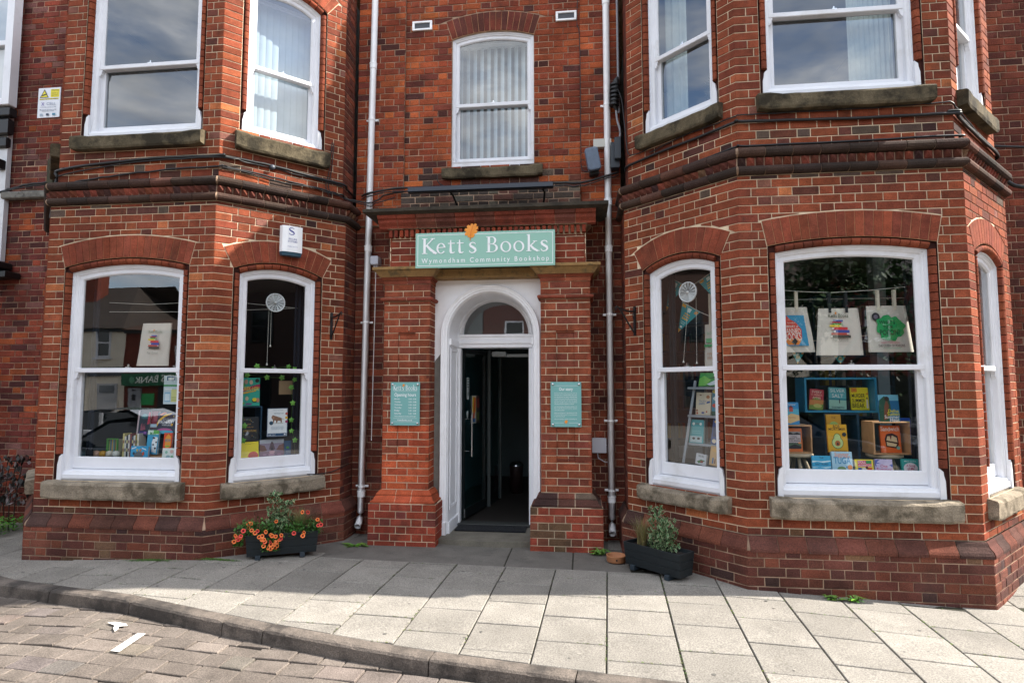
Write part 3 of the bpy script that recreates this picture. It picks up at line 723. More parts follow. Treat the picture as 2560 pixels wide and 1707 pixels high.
# ---------------------------------------------------------------- sash windows
def hole_band(mb, face, o, prof, mi=0, zb=None, sm=False, n=14):
    mb.grid([[face.P(s_, z_, d_) for s_, z_ in o.path(o_, n, zb)] for o_, d_ in prof], mi=mi, sm=sm)
def pane_poly(face, o, inset, zb, d, zt=None):
    if zt is None: pts = o.path(inset, 14, zb)
    else: pts = [(o.s0+inset, zb), (o.s0+inset, zt), (o.s1-inset, zt), (o.s1-inset, zb)]
    return [face.P(s_, z_, d) for s_, z_ in pts][::-1]
def sash_window(face, o, zm, glass, D=-.048, sill_d=.075, ears=True, stone_m=None, z_sill=None, brail=.115, lock=True, sill_over=.12, top_st=.045, label=None):
    w_ = empty('window', face.P(o.c, o.z0, 0), 0, building)
    if label: w_['label'] = label
    f = MB()
    # box frame with ogee and parting bead
    hole_band(f, face, o, [(-.001, D+.0), (.020, D), (.023, D-.007), (.032, D-.009), (.037, D-.014), (.042, D-.022), (.042, D-.10)])
    hole_band(f, face, o, [(.001, -.032), (.001, D), (.001, D-.12)])
    if ears:
        for sg in (-1, 1):
            e = o.c+sg*o.h
            T = lambda x, y, z: face.P(e+sg*x, z, y)
            f.prism([(-.002, o.z0), (.042, o.z0), (.040, o.z0+.15), (.030, o.z0+.19), (.026, o.z0+.225), (.008, o.z0+.24), (-.002, o.z0+.25)][::sg], lambda x, z: T(x, D+.004, z), lambda x, z: T(x, -.014, z))
    # timber sill
    f.prism([(D-.12, o.z0+.105), (D+.005, o.z0+.085), (-.035, o.z0+.062), (-.025, o.z0+.055), (-.025, o.z0+.018), (-.04, o.z0-.004), (D-.12, o.z0-.004)],
            lambda d, z: face.P(o.s0-.002, z, d), lambda d, z: face.P(o.s1+.002, z, d))
    f.build('window_frame', M_WHITE, w_)
    # top sash (outer)
    t = MB(); a, b = .042, .042+top_st*.88; dt = D-.022
    hole_band(t, face, o, [(a, dt), (b-.012, dt), (b, dt-.012), (b, dt-.028)], zb=zm)
    T = lambda x, y, z: face.P(x, z, y)
    t.box(o.s0+a, o.s1-a, dt-.045, dt+.003, zm-.022, zm+.022, T=T, bev=.005)
    for sg, e in ((1, o.s0+a), (-1, o.s1-a)):   # horns
        t.prism([(0, zm-.02), (.034, zm-.02), (.034, zm-.035), (.024, zm-.05), (.026, zm-.065), (.012, zm-.082), (0, zm-.09)], lambda x, z: face.P(e+sg*x, z, dt-.002), lambda x, z: face.P(e+sg*x, z, dt-.036))
    t.build('upper_sash', M_WHITE, w_)
    g = MB(); g.face(pane_poly(face, o, b-.002, zm, dt-.020)); g.build('pane', glass, w_)
    # bottom sash (inner)
    s_ = MB(); db = D-.062; z0 = o.z0+.10; zr = z0+brail
    for e0, e1 in ((o.s0+a, o.s0+b), (o.s1-b, o.s1-a)): s_.box(e0, e1, db-.035, db, z0, zm, T=T, bev=.004)
    s_.box(o.s0+a, o.s1-a, db-.037, db+.002, z0, zr, T=T, bev=.005)
    s_.box(o.s0+a, o.s1-a, db-.037, db-.001, zm-.02, zm+.018, T=T, bev=.004)
    s_.build('lower_sash', M_WHITE, w_)
    g = MB(); g.face(pane_poly(face, o, b-.002, zr-.002, db-.022, zm)); g.build('pane', glass, w_)
    if lock:
        k = MB(); c = o.c
        for x in (c,): k.box(x-.02, x+.02, dt-.04, dt-.005, zm+.022, zm+.034, T=T, bev=.003); k.box(x-.006, x+.006, dt-.03, dt-.018, zm+.034, zm+.058, T=T, bev=.002)
        k.build('sash_lock', M_CHROME, w_)
    if stone_m:
        zt, zb = o.z0-.006, z_sill; ov = sill_over; rr = random.Random(int(o.z0*100)+int(face.a.x*10))
        st = MB(); N = 14; x0, x1 = o.s0-ov, o.s1+ov
        rows = []
        for k in range(N+1):
            x = x0+(x1-x0)*k/N; e = 1 if (k == 0 or k == N) else 0; e2 = 1 if (k in (0, 1, N-1, N)) else 0
            q = lambda a_: (rr.random()-.5)*a_
            zt_ = zt+(.012 if e2 else 0); inx = (.004 if k == 0 else -.004 if k == N else 0)
            drop = .02 if e else (.0)
            rows.append([face.P(x, zt_+.002, -.16), face.P(x, zt_+q(.004), -.0), face.P(x, zt_-.012+q(.006), sill_d-.012+q(.006)), face.P(x, zt_-.03+q(.006), sill_d+q(.005)), face.P(x-0, zb+.02+drop*.6+q(.006), sill_d-.002+q(.006)), face.P(x+inx, zb+drop*.8+q(.006), sill_d-.012), face.P(x+inx, zb+drop*.6, -.012)])
        st.grid(rows); st.face(rows[0]); st.face(rows[-1][::-1])
        st.build('sill', stone_m, w_)
    return w_
FR = lambda pl, i: Face(pl[i], pl[i+1])
RU, LU = offset(BAY_R, -.05), offset(BAY_L, -.05)
WIN = {}
for nm, pl, low in (('R', BAY_R, R_LOW), ('L', BAY_L, L_LOW)):
    for i in (1, 2, 3):
        WIN[nm, i] = sash_window(FR(pl, i), low[i][0], 1.765, M_GLASS, stone_m=M_STONE, z_sill=.53, top_st=.05)
for nm, pl, up in (('R', RU, R_UP), ('L', LU, L_UP)):
    for i in (1, 2, 3):
        WIN[nm+'u', i] = sash_window(FR(pl, i), up[i][0], 4.905 if nm == 'R' or i == 2 else 4.93, M_GLASSUP, stone_m=M_STONE_UP, z_sill=3.98, brail=.05, top_st=.05, sill_d=.085, sill_over=.11)
CWIN = sash_window(fw, CW, 4.865, M_GLASSUP, D=-.03, ears=False, stone_m=M_STONE_UP, z_sill=3.965, brail=.045, top_st=.045, sill_d=.07, sill_over=.10)
# inner shells of the rooms (they close the building behind the windows)
def room(name, x0, x1, y0, y1, z0, z1, m, mc=None, mf=None, front=None):
    mb = MB()
    mb.face([(x0, y1, z0), (x1, y1, z0), (x1, y1, z1), (x0, y1, z1)], mi=0)
    mb.face([(x0, y0, z0), (x0, y1, z0), (x0, y1, z1), (x0, y0, z1)], mi=0); mb.face([(x1, y0, z0), (x1, y1, z0), (x1, y1, z1), (x1, y0, z1)], mi=0)
    mb.build(name+'_wall', m, building)
    c = MB(); fr_p = front or [(x1, y0), (x0, y0)]
    c.face([(x0, y1, z1), (x1, y1, z1)]+[(x, y, z1) for x, y in fr_p]); c.build('ceiling', mc or M_CEIL, building)
    c = MB(); c.face([(x0, y1, z0), (x1, y1, z0)]+[(x, y, z0) for x, y in fr_p]); c.build('room_floor', mf or M_DARK, building)
def fpoly(pl): return offset(pl, -.13)[::-1]
room('shop', .574, 3.91, WY, 10, .86, 3.2, M_ROOM, front=fpoly(BAY_R)[0:], mf=mat('shelf_board', '#22424c', rough=.6))
room('shop', -6.103, -2.717, WY, 9.5, .86, 3.2, M_ROOM, front=fpoly(BAY_L), mf=mat('shelf_board', '#22424c', rough=.6))
M_UPW = mat('upper_room_wall', '#8f918f', rough=.9)
room('upper_room', .624, 3.86, WY, 9.5, 3.9, 6.36, M_UPW, front=offset(BAY_R, -.18)[::-1], mf=M_DARK)
room('upper_room', -6.053, -2.767, WY, 9.5, 3.9, 6.36, M_UPW, front=offset(BAY_L, -.18)[::-1], mf=M_DARK)
room('landing', -2.2, .2, WY+.02, 8.5, 3.9, 6.9, M_UPW, mf=M_DARK)

# ================================================================ ground, pavement, kerb, road
def structure(o, label=None): o['kind'] = 'structure'; return o
KERB = [(-12.0, 8.6), (-7.6, 5.75), (-6.1, 5.08), (-4.867, 4.576), (-4.15, 4.385), (-3.442, 4.215), (-2.7, 4.04), (-2.017, 3.885), (-1.5, 3.765), (-1.021, 3.665), (-.373, 3.568), (.14, 3.50), (1.2, 3.38), (3.0, 3.22), (6, 3.05), (14, 2.8)]
def kerb_y(x):
    for (a, ya), (b, yb) in zip(KERB, KERB[1:]):
        if x <= b: return ya+(yb-ya)*(x-a)/(b-a)
    return KERB[-1][1]
KH, KW = .085, .105
g = MB()   # the far ground, one sheet to the horizon, with the road dropped below the pavement
xs = [-400, -60, -30, -15, -9, -7, -5.3, -4, -3, -2, -1, 0, 1, 2, 3, 5, 9, 15, 30, 60, 400]
ys = [-400, -60, -30, -15, -8, -4, -2, 0, 1, 2, 2.6, 3.2]
g.grid([[(x, y, gz(x, y)-KH-.035-.05*(1 if y < -7 else 0)) for x in xs] for y in ys])
rows = [[(x, 3.2, gz(x, 3.2)-KH-.035) for x in xs], [(x, 9 if abs(x) < 20 else 60, gz(x, 5.2)-KH-.035) for x in xs], [(x, 400, -.8) for x in xs]]
g.grid(rows)
structure(g.build('ground', mat('road_bed', '#6b6259', rough=.95, noise=(3, .2), bump=(60, .6), stain=[(4, '#35322b', .55, .6)])))
# pavement: a bed under the slabs and the slabs themselves
pavement = structure(empty('pavement', (0, 4.5, gz(0, 4.5))))
bed = MB()
for a, b in zip(range(-56, 60), range(-55, 61)):
    x0, x1 = a*.22, b*.22
    n = 5; r0 = []; 
    for x in (x0, x1):
        y0 = kerb_y(x)+KW*.6; y1 = 6.9 if x > -6.3 else 9
        r0.append([(x, y0+(y1-y0)*k/n, gz(x, y0+(y1-y0)*k/n)-.011) for k in range(n+1)])
    bed.grid(r0)
bed.build('slab_bed', M_JOINT, pavement)
PAL_SLAB = [((.236, .219, .193), 5), ((.220, .205, .182), 4), ((.25, .232, .205), 3), ((.198, .186, .166), 1)]
def tone_pick(pal, r):
    c = pick([(c, w_) for c, w_ in pal], r); m_ = sum(c)/3; b_ = pal[0][0]; k = m_/(sum(b_)/3); k = 1+(k-1)*.8; return tuple(x*k for x in b_)
rs = random.Random(31); ROT = .045
def slab_tf(p): # slab grid coordinates -> world
    return (.21+(p[0])*cos(ROT)-(p[1])*sin(ROT)*-1, 5.47+p[1]*cos(ROT)-p[0]*sin(ROT))
def slab(poly, tone, name='paving_slab', th=.05, lift=0, tilt=(0, 0), mats=None):
    """poly in world xy"""
    mb = MB(); cx = sum(p[0] for p in poly)/len(poly); cy = sum(p[1] for p in poly)/len(poly)
    inn = []
    for x, y in poly:
        dx, dy = x-cx, y-cy; l = max(.01, sqrt(dx*dx+dy*dy)); inn.append((x-dx/l*.006, y-dy/l*.006))
    H = lambda x, y: gz(x, y)+lift+(x-cx)*tilt[0]+(y-cy)*tilt[1]
    a = [(x, y, H(x, y)) for x, y in inn]; b = [(x, y, H(x, y)-.004) for x, y in poly]; c = [(x, y, H(x, y)-th) for x, y in poly]
    mb.grid([c, b, a], tone, closed=True); mb.face(a, tone)
    return mb, project_area(a)
slabs = []
SW_, SD_ = .452, .400
APRON = [(-2.28, 5.52), (.42, 5.42)]
def apron_y(x): return 5.52-(x+2.28)*.037
for ci in range(-19, 20):
    off = SD_/2 if ci % 2 else 0
    for ri in range(-9, 6):
        u0, v0 = ci*SW_, ri*SD_+off-.1
        q = [slab_tf(p) for p in ((u0+.005, v0+.006), (u0+SW_-.005, v0+.006), (u0+SW_-.005, v0+SD_-.006), (u0+.005, v0+SD_-.006))]
        cx = sum(p[0] for p in q)/4; cy = sum(p[1] for p in q)/4
        # cut against the kerb line
        yk = kerb_y(cx)+KW+.004; m = (kerb_y(cx+.2)-kerb_y(cx-.2))/.4
        q = clip(q, m, -1, m*cx-yk)          # keep y >= yk + m (x-cx)
        if len(q) < 3 or area(q) < .006: continue
        cy = sum(p[1] for p in q)/len(q); cx = sum(p[0] for p in q)/len(q)
        if -2.45 < cx < .47 and cy > apron_y(cx)-.25:
            q = clip(q, .037, 1, apron_y(cx)-.006+.037*cx)
            if len(q) < 3 or area(q) < .01: continue
            cy = sum(p[1] for p in q)/len(q)
        if cy > 6.4 and cx > -6: continue
        if cy > 7.4: continue
        if -5.2 < cx < -3.6 and cy > 5.4: continue
        if 1.4 < cx < 3.1 and cy > 5.3: continue
        mb, ar = slab(q, tone_pick(PAL_SLAB, rs), tilt=((rs.random()-.5)*.006, (rs.random()-.5)*.006), lift=(rs.random()-.5)*.003)
        slabs.append((ar, mb))
for ar, mb in sorted(slabs, key=lambda r: -r[0]):
    mb.build('paving_slab', M_SLAB, pavement)
PA = mat('worn_stone_flag', '#64605a', rough=.85, noise=(5, .18), grain=(120, .15), bump=(70, .5), stain=[(6, '#3d3b36', .58, .6)])
for x0, x1 in ((-2.85, -.72), (-.715, -.10), (-.095, .42)):
    mb, ar = slab([(x0+.004, apron_y(x0)), (x1-.004, apron_y(x1)), (x1-.004, 6.5), (x0+.004, 6.5)], (1, 1, 1), lift=-.0065)
    mb.build('stone_flag', PA, pavement)
# kerb stones
kerb = structure(empty('kerb', (-1, 3.66, gz(-1, 3.66))))
def arc_pts(step):
    pts = []; acc = 0
    for (a, b) in zip(KERB, KERB[1:]):
        l = sqrt((b[0]-a[0])**2+(b[1]-a[1])**2); t = -acc
        while t+step <= l+1e-9: t += step; pts.append((a[0]+(b[0]-a[0])*t/l, a[1]+(b[1]-a[1])*t/l))
        acc = l-t
    return pts
KP = arc_pts(.05); kj = [0]
lens = [.92, .9, .93, .91, .38, 1.25, .9, .92]
i = 0; q = 0
while i < len(KP)-2:
    j = min(len(KP)-1, i+int(lens[q % len(lens)]/.05)); seg = KP[i:j+1]; q += 1
    if len(seg) < 2: break
    rr = random.Random(q); rows = []
    for k, (x, y) in enumerate(seg):
        a = seg[max(0, k-1)]; b = seg[min(len(seg)-1, k+1)]; dx, dy = b[0]-a[0], b[1]-a[1]; l = sqrt(dx*dx+dy*dy); nx, ny = -dy/l, dx/l
        if k == 0: x += dx/l*.004; y += dy/l*.004
        if k == len(seg)-1: x -= dx/l*.004; y -= dy/l*.004
        z = gz(x, y); n = lambda a_: (rr.random()-.5)*a_; e = .006 if k in (0, len(seg)-1) else 0
        rows.append([(x+nx*KW, y+ny*KW, z-.08), (x+nx*KW, y+ny*KW, z+.001), (x+nx*.03, y+ny*.03, z+.002+n(.003)-e), (x+nx*(.012+n(.004)), y+ny*.012, z-.004+n(.004)-e), (x+nx*(.002+n(.004)+e), y+ny*(.002+e), z-.018+n(.005)), (x-nx*n(.006), y-ny*.0, z-KH*.6), (x-nx*.003, y-ny*.003, z-KH-.05)])
    mb = MB(); mb.grid(rows, sm=False); mb.face(rows[0]); mb.face(rows[-1][::-1])
    mb.build('kerb_stone', M_KERB, kerb); i = j
# road: block paving laid in courses, uneven
road = structure(empty('road', (-2, 3.2, -.2)))
rb = random.Random(5); blocks = []
PAL_SET = [((.150, .126, .108), 5), ((.138, .118, .104), 4), ((.168, .140, .119), 3), ((.122, .108, .098), 2), ((.25, .205, .16), .4)]
RA = .07
def sett_tf(u, v): return (-2.2+u*cos(RA)+v*sin(RA), 3.0-u*sin(RA)+v*cos(RA))
row = 0; v = -2.3
while v < 3.4:
    dep = [.155, .125, .155, .14][row % 4]; u = -6.0-rb.random()*.3
    while u < 8:
        wd = rb.choice([.20, .24, .27, .16, .24])
        q = [sett_tf(*p) for p in ((u+.004, v+.004), (u+wd-.004, v+.004+(rb.random()-.5)*.004), (u+wd-.004, v+dep-.004), (u+.004, v+dep-.004+(rb.random()-.5)*.004))]
        cx = sum(p[0] for p in q)/4; m = (kerb_y(cx+.2)-kerb_y(cx-.2))/.4; yk = kerb_y(cx)-.012
        q = clip(q, -m, 1, yk-m*cx)
        if len(q) > 2 and area(q) > .002:
            cy = sum(p[1] for p in q)/len(q)
            if cy > 1.2:
                lift = -KH-.012+rb.random()*.010; mb, ar = slab(q, tone_pick(PAL_SET, rb) if rb.random() < .8 else pick(PAL_SET, rb), th=.04, lift=lift, tilt=((rb.random()-.5)*.06, (rb.random()-.5)*.06))
                blocks.append((ar, mb))
        u += wd
    v += dep; row += 1
rest = MB(); blocks.sort(key=lambda r: -r[0])
def merge(dst, src):
    i = len(dst.v); dst.v += src.v; dst.f += [tuple(k+i for k in f) for f in src.f]; dst.c += src.c; dst.m += src.m; dst.sm += src.sm
for k, (ar, mb) in enumerate(blocks):
    if k < 300: mb.build('paving_block', M_SETT, road)
    else: merge(rest, mb)
rest.build('paving_block', M_SETT, road)['kind'] = 'stuff'
print('slabs', len(slabs), 'blocks', len(blocks))
# painted bay mark: a white bar and a worn flick of paint, 5 mm above the blocks
M_PAINT = mat('road_paint', '#d3d0ca', rough=.8, noise=(20, .1), bump=(120, .6), stain=[(38, '#7d756b', .56, .9), (120, '#8a8177', .60, .8)])
mk = MB(); zf = lambda x, y: gz(x, y)-KH+.006
def strip(mb, pts, n=4):
    a, b, c, d = [Vector(p) for p in pts]
    mb.grid([[(*(a.lerp(b, k/n).lerp(d.lerp(c, k/n), t)), 0) for k in range(n+1)] for t in (0, 1)])
    mb.v = [(x, y, zf(x, y)) for x, y, _ in mb.v]
strip(mk, [(-3.045, 3.641, -0.19)[:2], (-2.979, 3.636, -0.19)[:2], (-3.002, 3.902, -0.19)[:2], (-3.063, 3.902, -0.19)[:2]])
o = mk.build('road_marking', M_PAINT); o['label'] = 'short white painted bar on the block road near the kerb'; o['category'] = 'road marking'
mk = MB(); pts = [(-3.39, 4.013, -0.19)[:2], (-3.349, 4.033, -0.19)[:2], (-3.251, 4.022, -0.19)[:2], (-3.212, 3.99, -0.19)[:2], (-3.262, 3.97, -0.19)[:2], (-3.235, 3.93, -0.19)[:2], (-3.227, 3.89, -0.19)[:2], (-3.282, 3.939, -0.19)[:2], (-3.303, 3.979, -0.19)[:2]]
mk.face([(x, y, zf(x, y)+.001) for x, y in pts][::-1])
o = mk.build('road_marking', M_PAINT); o['label'] = 'ragged white paint flake on the road, just above the painted bar'; o['category'] = 'road marking'

# weeds and moss in the joints
def weed(x, y, h, n, seed, label, name='weed', spread=.09, z=None, cols=((.10, .22, .03), (.14, .30, .05))):
    r = random.Random(seed); z = gz(x, y) if z is None else z; mb = MB()
    for k in range(n):
        a = r.random()*2*pi; l = spread*(.4+.6*r.random()); up = h*(.3+.7*r.random()); w_ = .008+.012*r.random()
        p0 = Vector((x+(r.random()-.5)*spread*.5, y+(r.random()-.5)*spread*.25, z)); d = Vector((cos(a), sin(a)*.7, 0)); s_ = Vector((-d.y, d.x, 0))
        p1 = p0+d*l*.5+Vector((0, 0, up)); p2 = p0+d*l+Vector((0, 0, up*.75)); c = tuple(v_*(.7+.6*r.random()) for v_ in cols[k % 2])
        mb.face([p0, p1-s_*w_, p2, p1+s_*w_], c)
    o = mb.build(name, M_LEAF); tag(o, label, 'weed')
def moss_patch(x, y, wd, seed, label):
    r = random.Random(seed); mb = MB()
    for k in range(420):
        u, v = r.gauss(0, .33)*wd, r.gauss(0, .3)*.045; px, py = x+u, y+v-abs(u)*.05; s_ = .003+.005*r.random(); a = r.random()*6; z = gz(px, py)+.001+.012*r.random()*max(0, 1-abs(v)/.04); g_ = .5+r.random()
        mb.face([(px+s_*cos(a+t), py+s_*sin(a+t), z+.004*sin(a+t*1.3)) for t in (0, 1.57, 3.14, 4.71)], (.06*g_, .13*g_, .02*g_))
    tag(mb.build('moss', M_LEAF), label, 'moss')
weed(*(-2.808, 4.187, -0.19)[:2], .05, 40, 1, 'leafy green weed at the foot of the kerb, left end', spread=.14, z=gz(-2.7, 4)-KH)
weed(*(0.161, 5.952, -0.03)[:2], .06, 44, 2, 'green weed growing between the right pier base and the terracotta bowl', spread=.14)
weed(*(1.942, 5.031, -0.06)[:2], .035, 22, 3, 'small weed at the foot of the right bay, left one of two', spread=.10)
weed(*(2.093, 5.029, -0.06)[:2], .05, 26, 4, 'small bushier weed at the foot of the right bay, right one of two', spread=.10)
weed(*(-0.904, 3.792, -0.19)[:2], .05, 34, 5, 'weed with a dry tip at the kerb foot below the doorway', spread=.12, z=gz(-1, 3.6)-KH)
weed(*(-0.453, 3.762, -0.19)[:2], .06, 30, 6, 'weed at the kerb foot nearest the bottom of the picture', spread=.12, z=gz(-.4, 3.5)-KH)
moss_patch(*(-3.97, 5.173, 0.0)[:2], .30, 7, 'flat green moss patch under the left bay wall')
moss_patch(*(-3.339, 5.224, 0.03)[:2], .26, 8, 'flat green moss patch left of the flower planter')
weed(-2.30, 5.98, .03, 36, 9, 'green growth below the left white downpipe', spread=.16)
gm_ = MB(); r = random.Random(77)
for k in range(90):
    x, y = -5+9*r.random(), 3.6+1.9*r.random()
    if y < kerb_y(x)+.14: continue
    s_ = .006+.009*r.random(); z = gz(x, y)+.0022+.001*r.random(); c = (.10, .095, .085) if r.random() < .8 else (.26, .24, .21)
    gm_.face([(x+s_*(1+.3*sin(3*a))*cos(a), y+s_*.9*sin(a), z) for a in [2*pi*i/9 for i in range(9)]], c)
tag(gm_.build('gum_spots', M_TINTMATT), 'small trodden gum spots scattered over the paving slabs', 'gum spots', kind='stuff')
ms = MB(); r = random.Random(12)
for k in range(2600):     # moss tufts following the slab joints
    ci = r.randrange(-12, 12); vv = -r.random()*2.1
    if r.random() < .55: u_, v_ = ci*SW_+(r.random()-.5)*.010, vv
    else:
        u_ = (r.random()*10-5); ci = math.floor(u_/SW_); v_ = round((vv)/SD_)*SD_+(SD_/2 if ci % 2 else 0)-.1+(r.random()-.5)*.008
    x, y = slab_tf((u_, v_))
    if y < kerb_y(x)+KW or (sin(x*3.1)+sin(y*5.3+x)+r.random()*1.6) < 1.0 or (-2.28 < x < .42 and y > 5.45): continue
    s_ = .003+.005*r.random(); c = pick([((.07, .12, .025), 2), ((.10, .12, .03), 2), ((.05, .06, .02), 3)], r); z = gz(x, y)-.004; a = r.random()*6
    ms.face([(x+s_*cos(a+t)*1.3, y+s_*sin(a+t), z+.005+.003*r.random()) for t in (0, 1.57, 3.14, 4.7)], c)
tag(ms.build('joint_moss', M_LEAF), 'thin green moss in the joints between paving slabs', 'moss', kind='stuff')

# ================================================================ doorway
SY, IY = 6.35, 6.85; DC, RO, RI = -.985, .545, .475; ZS = 2.165
surround = empty('door_surround', (DC, SY, .02), 0, building)
def arc_path(r, zb, n=24, c=DC, zs=ZS): return [(c-r, zb)]+[(c-r*cos(pi*k/n), zs+r*sin(pi*k/n)) for k in range(n+1)]+[(c+r, zb)]
mb = MB()
X0, X1, ZT = -1.615, -.385, 2.775
# flat plaster with the arched opening
pa = arc_path(RO-.01, -.06)
mb.face([(X0, SY, 1.86), (X0, SY, ZT), (DC-RO+.01, SY, ZT), (DC-RO+.01, SY, 1.98)], mi=0)
mb.face([(DC+RO-.01, SY, -.06), (DC+RO-.01, SY, ZT), (X1, SY, ZT), (X1, SY, -.06)][::-1], mi=0)
for (xa, za), (xb, zb) in zip(pa[1:-1], pa[2:-1]):
    mb.face([(xa, SY, za), (xb, SY, zb), (xb, SY, ZT), (xa, SY, ZT)], mi=0)
mb.build('plaster_panel', M_PLASTER, surround)
mb = MB(); mb.face([(X0, SY+.002, -.06), (DC-RO+.01, SY+.002, -.06), (DC-RO+.01, SY+.002, 1.99), (X0, SY+.002, 1.86)]); mb.build('cement_patch', M_CEMENT, surround)
# architrave: swept moulding round the arch and down to the step
mb = MB(); prof = [(RO, 0), (RO, .028), (RO-.006, .036), (RO-.018, .030), (RO-.026, .022), (RO-.045, .020), (RO-.052, .010), (RI+.004, .008), (RI, .0), (RI, -.02)]
mb.grid([[(x, SY-d, z) for x, z in arc_path(r, -.07)] for r, d in prof], sm=False)
for sx in (-1, 1):
    mb.box(*sorted((DC+sx*(RI-.004), DC+sx*(RO+.01))), SY-.045, SY+.01, -.075, .16, bev=.006)
mb.build('architrave', mat('porch_brightened_white', '#f2f3f6', rough=.45, noise=(4, .05), bump=(50, .12), stain=[(26, '#8d8a84', .69, .4), (3, '#cfcfcd', .58, .4)]), surround)  # white paint made lighter here to offset the shade inside the porch
# reveal, narrowing a little to the inner frame, with a sunk panel on each side
mb = MB(); IR = .455
mb.grid([[(x, y, z) for x, z in arc_path(r, -.07)] for r, y in ((RI, SY+.01), (RI-.012, SY+.03), (RI-.012, SY+.06), (RI-.004, SY+.07), (IR, IY-.08), (IR-.012, IY-.06), (IR-.012, IY-.01))])
for sx in (-1, 1):
    a = DC+sx*(RI-.010); b = DC+sx*(IR-.002)
    def T(x, y, z, a=a, b=b, sx=sx): return (a+(b-a)*(y-SY)/(IY-SY)-sx*x, y, z)
    for z0, z1 in ((.30, 2.0),):
        y0, y1 = SY+.12, IY-.12
        for q in ((y0-.03, y0, z0-.03, z1+.03), (y1, y1+.03, z0-.03, z1+.03), (y0, y1, z0-.03, z0), (y0, y1, z1, z1+.03)): mb.box(.0, .012, q[0], q[1], q[2], q[3], T=T, bev=.004)
    mb.box(0, .02, SY+.03, IY-.02, -.07, .15, T=T, bev=.004)
    mb.box(0, .022, SY+.05, IY, 2.06, 2.13, T=T, bev=.004)
mb.build('reveal', mat('porch_brightened_white', '#f2f3f6', rough=.45, noise=(4, .05), bump=(50, .12), stain=[(26, '#8d8a84', .69, .4), (3, '#cfcfcd', .58, .4)]), surround)
# inner frame: posts, transom, fanlight arch
mb = MB(); FR_ = .385; FZ = 2.215
mb.box(-1.46, -1.405, IY-.05, IY+.05, 0, 2.05, bev=.005); mb.box(-.605, -.52, IY-.05, IY+.05, 0, 2.05, bev=.005)
mb.box(-1.47, -.50, IY-.045, IY+.05, 2.055, 2.205, bev=.006); mb.box(-1.47, -.50, IY-.065, IY-.04, 2.10, 2.135, bev=.004); mb.box(-1.47, -.50, IY-.06, IY-.04, 2.18, 2.21, bev=.004)
n = 24
def ap(r, c=-1.0): return [(c-r*cos(pi*k/n), FZ+r*sin(pi*k/n)) for k in range(n+1)]
mb.grid([[(x, y, z) for x, z in ap(r)] for r, y in ((.52, IY), (FR_+.05, IY), (FR_+.045, IY-.02), (FR_+.02, IY-.02), (FR_+.012, IY), (FR_, IY+.02), (FR_, IY+.05))])
mb.build('inner_frame', mat('porch_brightened_white', '#f2f3f6', rough=.45, noise=(4, .05), bump=(50, .12), stain=[(26, '#8d8a84', .69, .4), (3, '#cfcfcd', .58, .4)]), surround)
mb = MB(); mb.face([(x, IY+.03, z) for x, z in ap(FR_+.01)][::-1]); mb.build('fanlight_pane', M_GLASSUP, surround)
# step, threshold, hall
st = MB(); st.prism([(-1.53, SY-.18), (-1.20, SY-.235), (-.985, SY-.25), (-.77, SY-.235), (-.44, SY-.18), (-.44, 9), (-1.53, 9)], lambda x, y: (x, y, -.15), lambda x, y: (x, y, .028 if y < 7 else .028))
st.build('door_step', mat('worn_step', '#6a655a', rough=.85, noise=(7, .2), grain=(120, .12), bump=(60, .5), stain=[(8, '#3d3a34', .6, .6)]), surround)
st = MB(); st.box(-1.47, -.5, IY-.1, IY+.06, .028, .052, bev=.004); st.build('threshold', mat('dark_threshold', '#3a3d3c', rough=.6), surround)
hall = MB(); hx0, hx1 = -1.75, -.28
M_HALL = mat('hall_wall', '#74848a', rough=.7, noise=(3, .1))
for q in ([(hx0, 6.9, .03), (hx0, 10.5, .03), (hx0, 10.5, 3), (hx0, 6.9, 3)], [(hx1, 6.9, .03), (hx1, 10.5, .03), (hx1, 10.5, 3), (hx1, 6.9, 3)], [(hx0, 10.5, .03), (hx1, 10.5, .03), (hx1, 10.5, 3), (hx0, 10.5, 3)]): hall.face(q)
hall.build('hall_wall', M_HALL, building)
hall = MB(); hall.face([(hx0, 6.9, 3), (hx1, 6.9, 3), (hx1, 10.5, 3), (hx0, 10.5, 3)]); hall.build('ceiling', M_CEIL, building)
hall = MB(); hall.face([(hx0, 6.9, .03), (hx1, 6.9, .03), (hx1, 10.5, .03), (hx0, 10.5, .03)]); hall.build('room_floor', mat('hall_floor', '#2e2a27', rough=.6), building)
fin = MB(); fin.box(hx0-.02, -1.455, IY+.02, IY+.06, 0, 3); fin.box(-.52, hx1+.02, IY+.02, IY+.06, 0, 3); fin.face([(-1.46, IY+.055, 2.6), (-.5, IY+.055, 2.6), (-.5, IY+.055, 3), (-1.46, IY+.055, 3)]); fin.build('lobby_wall', M_HALL, building)
mb = MB(); mb.box(hx0, hx1, 7.80, 7.86, 2.10, 3.0); mb.build('lobby_wall', mat('fanlight_backing', '#b9c4c8', rough=.9), building)  # pale partition added to lighten what shows through the fanlight
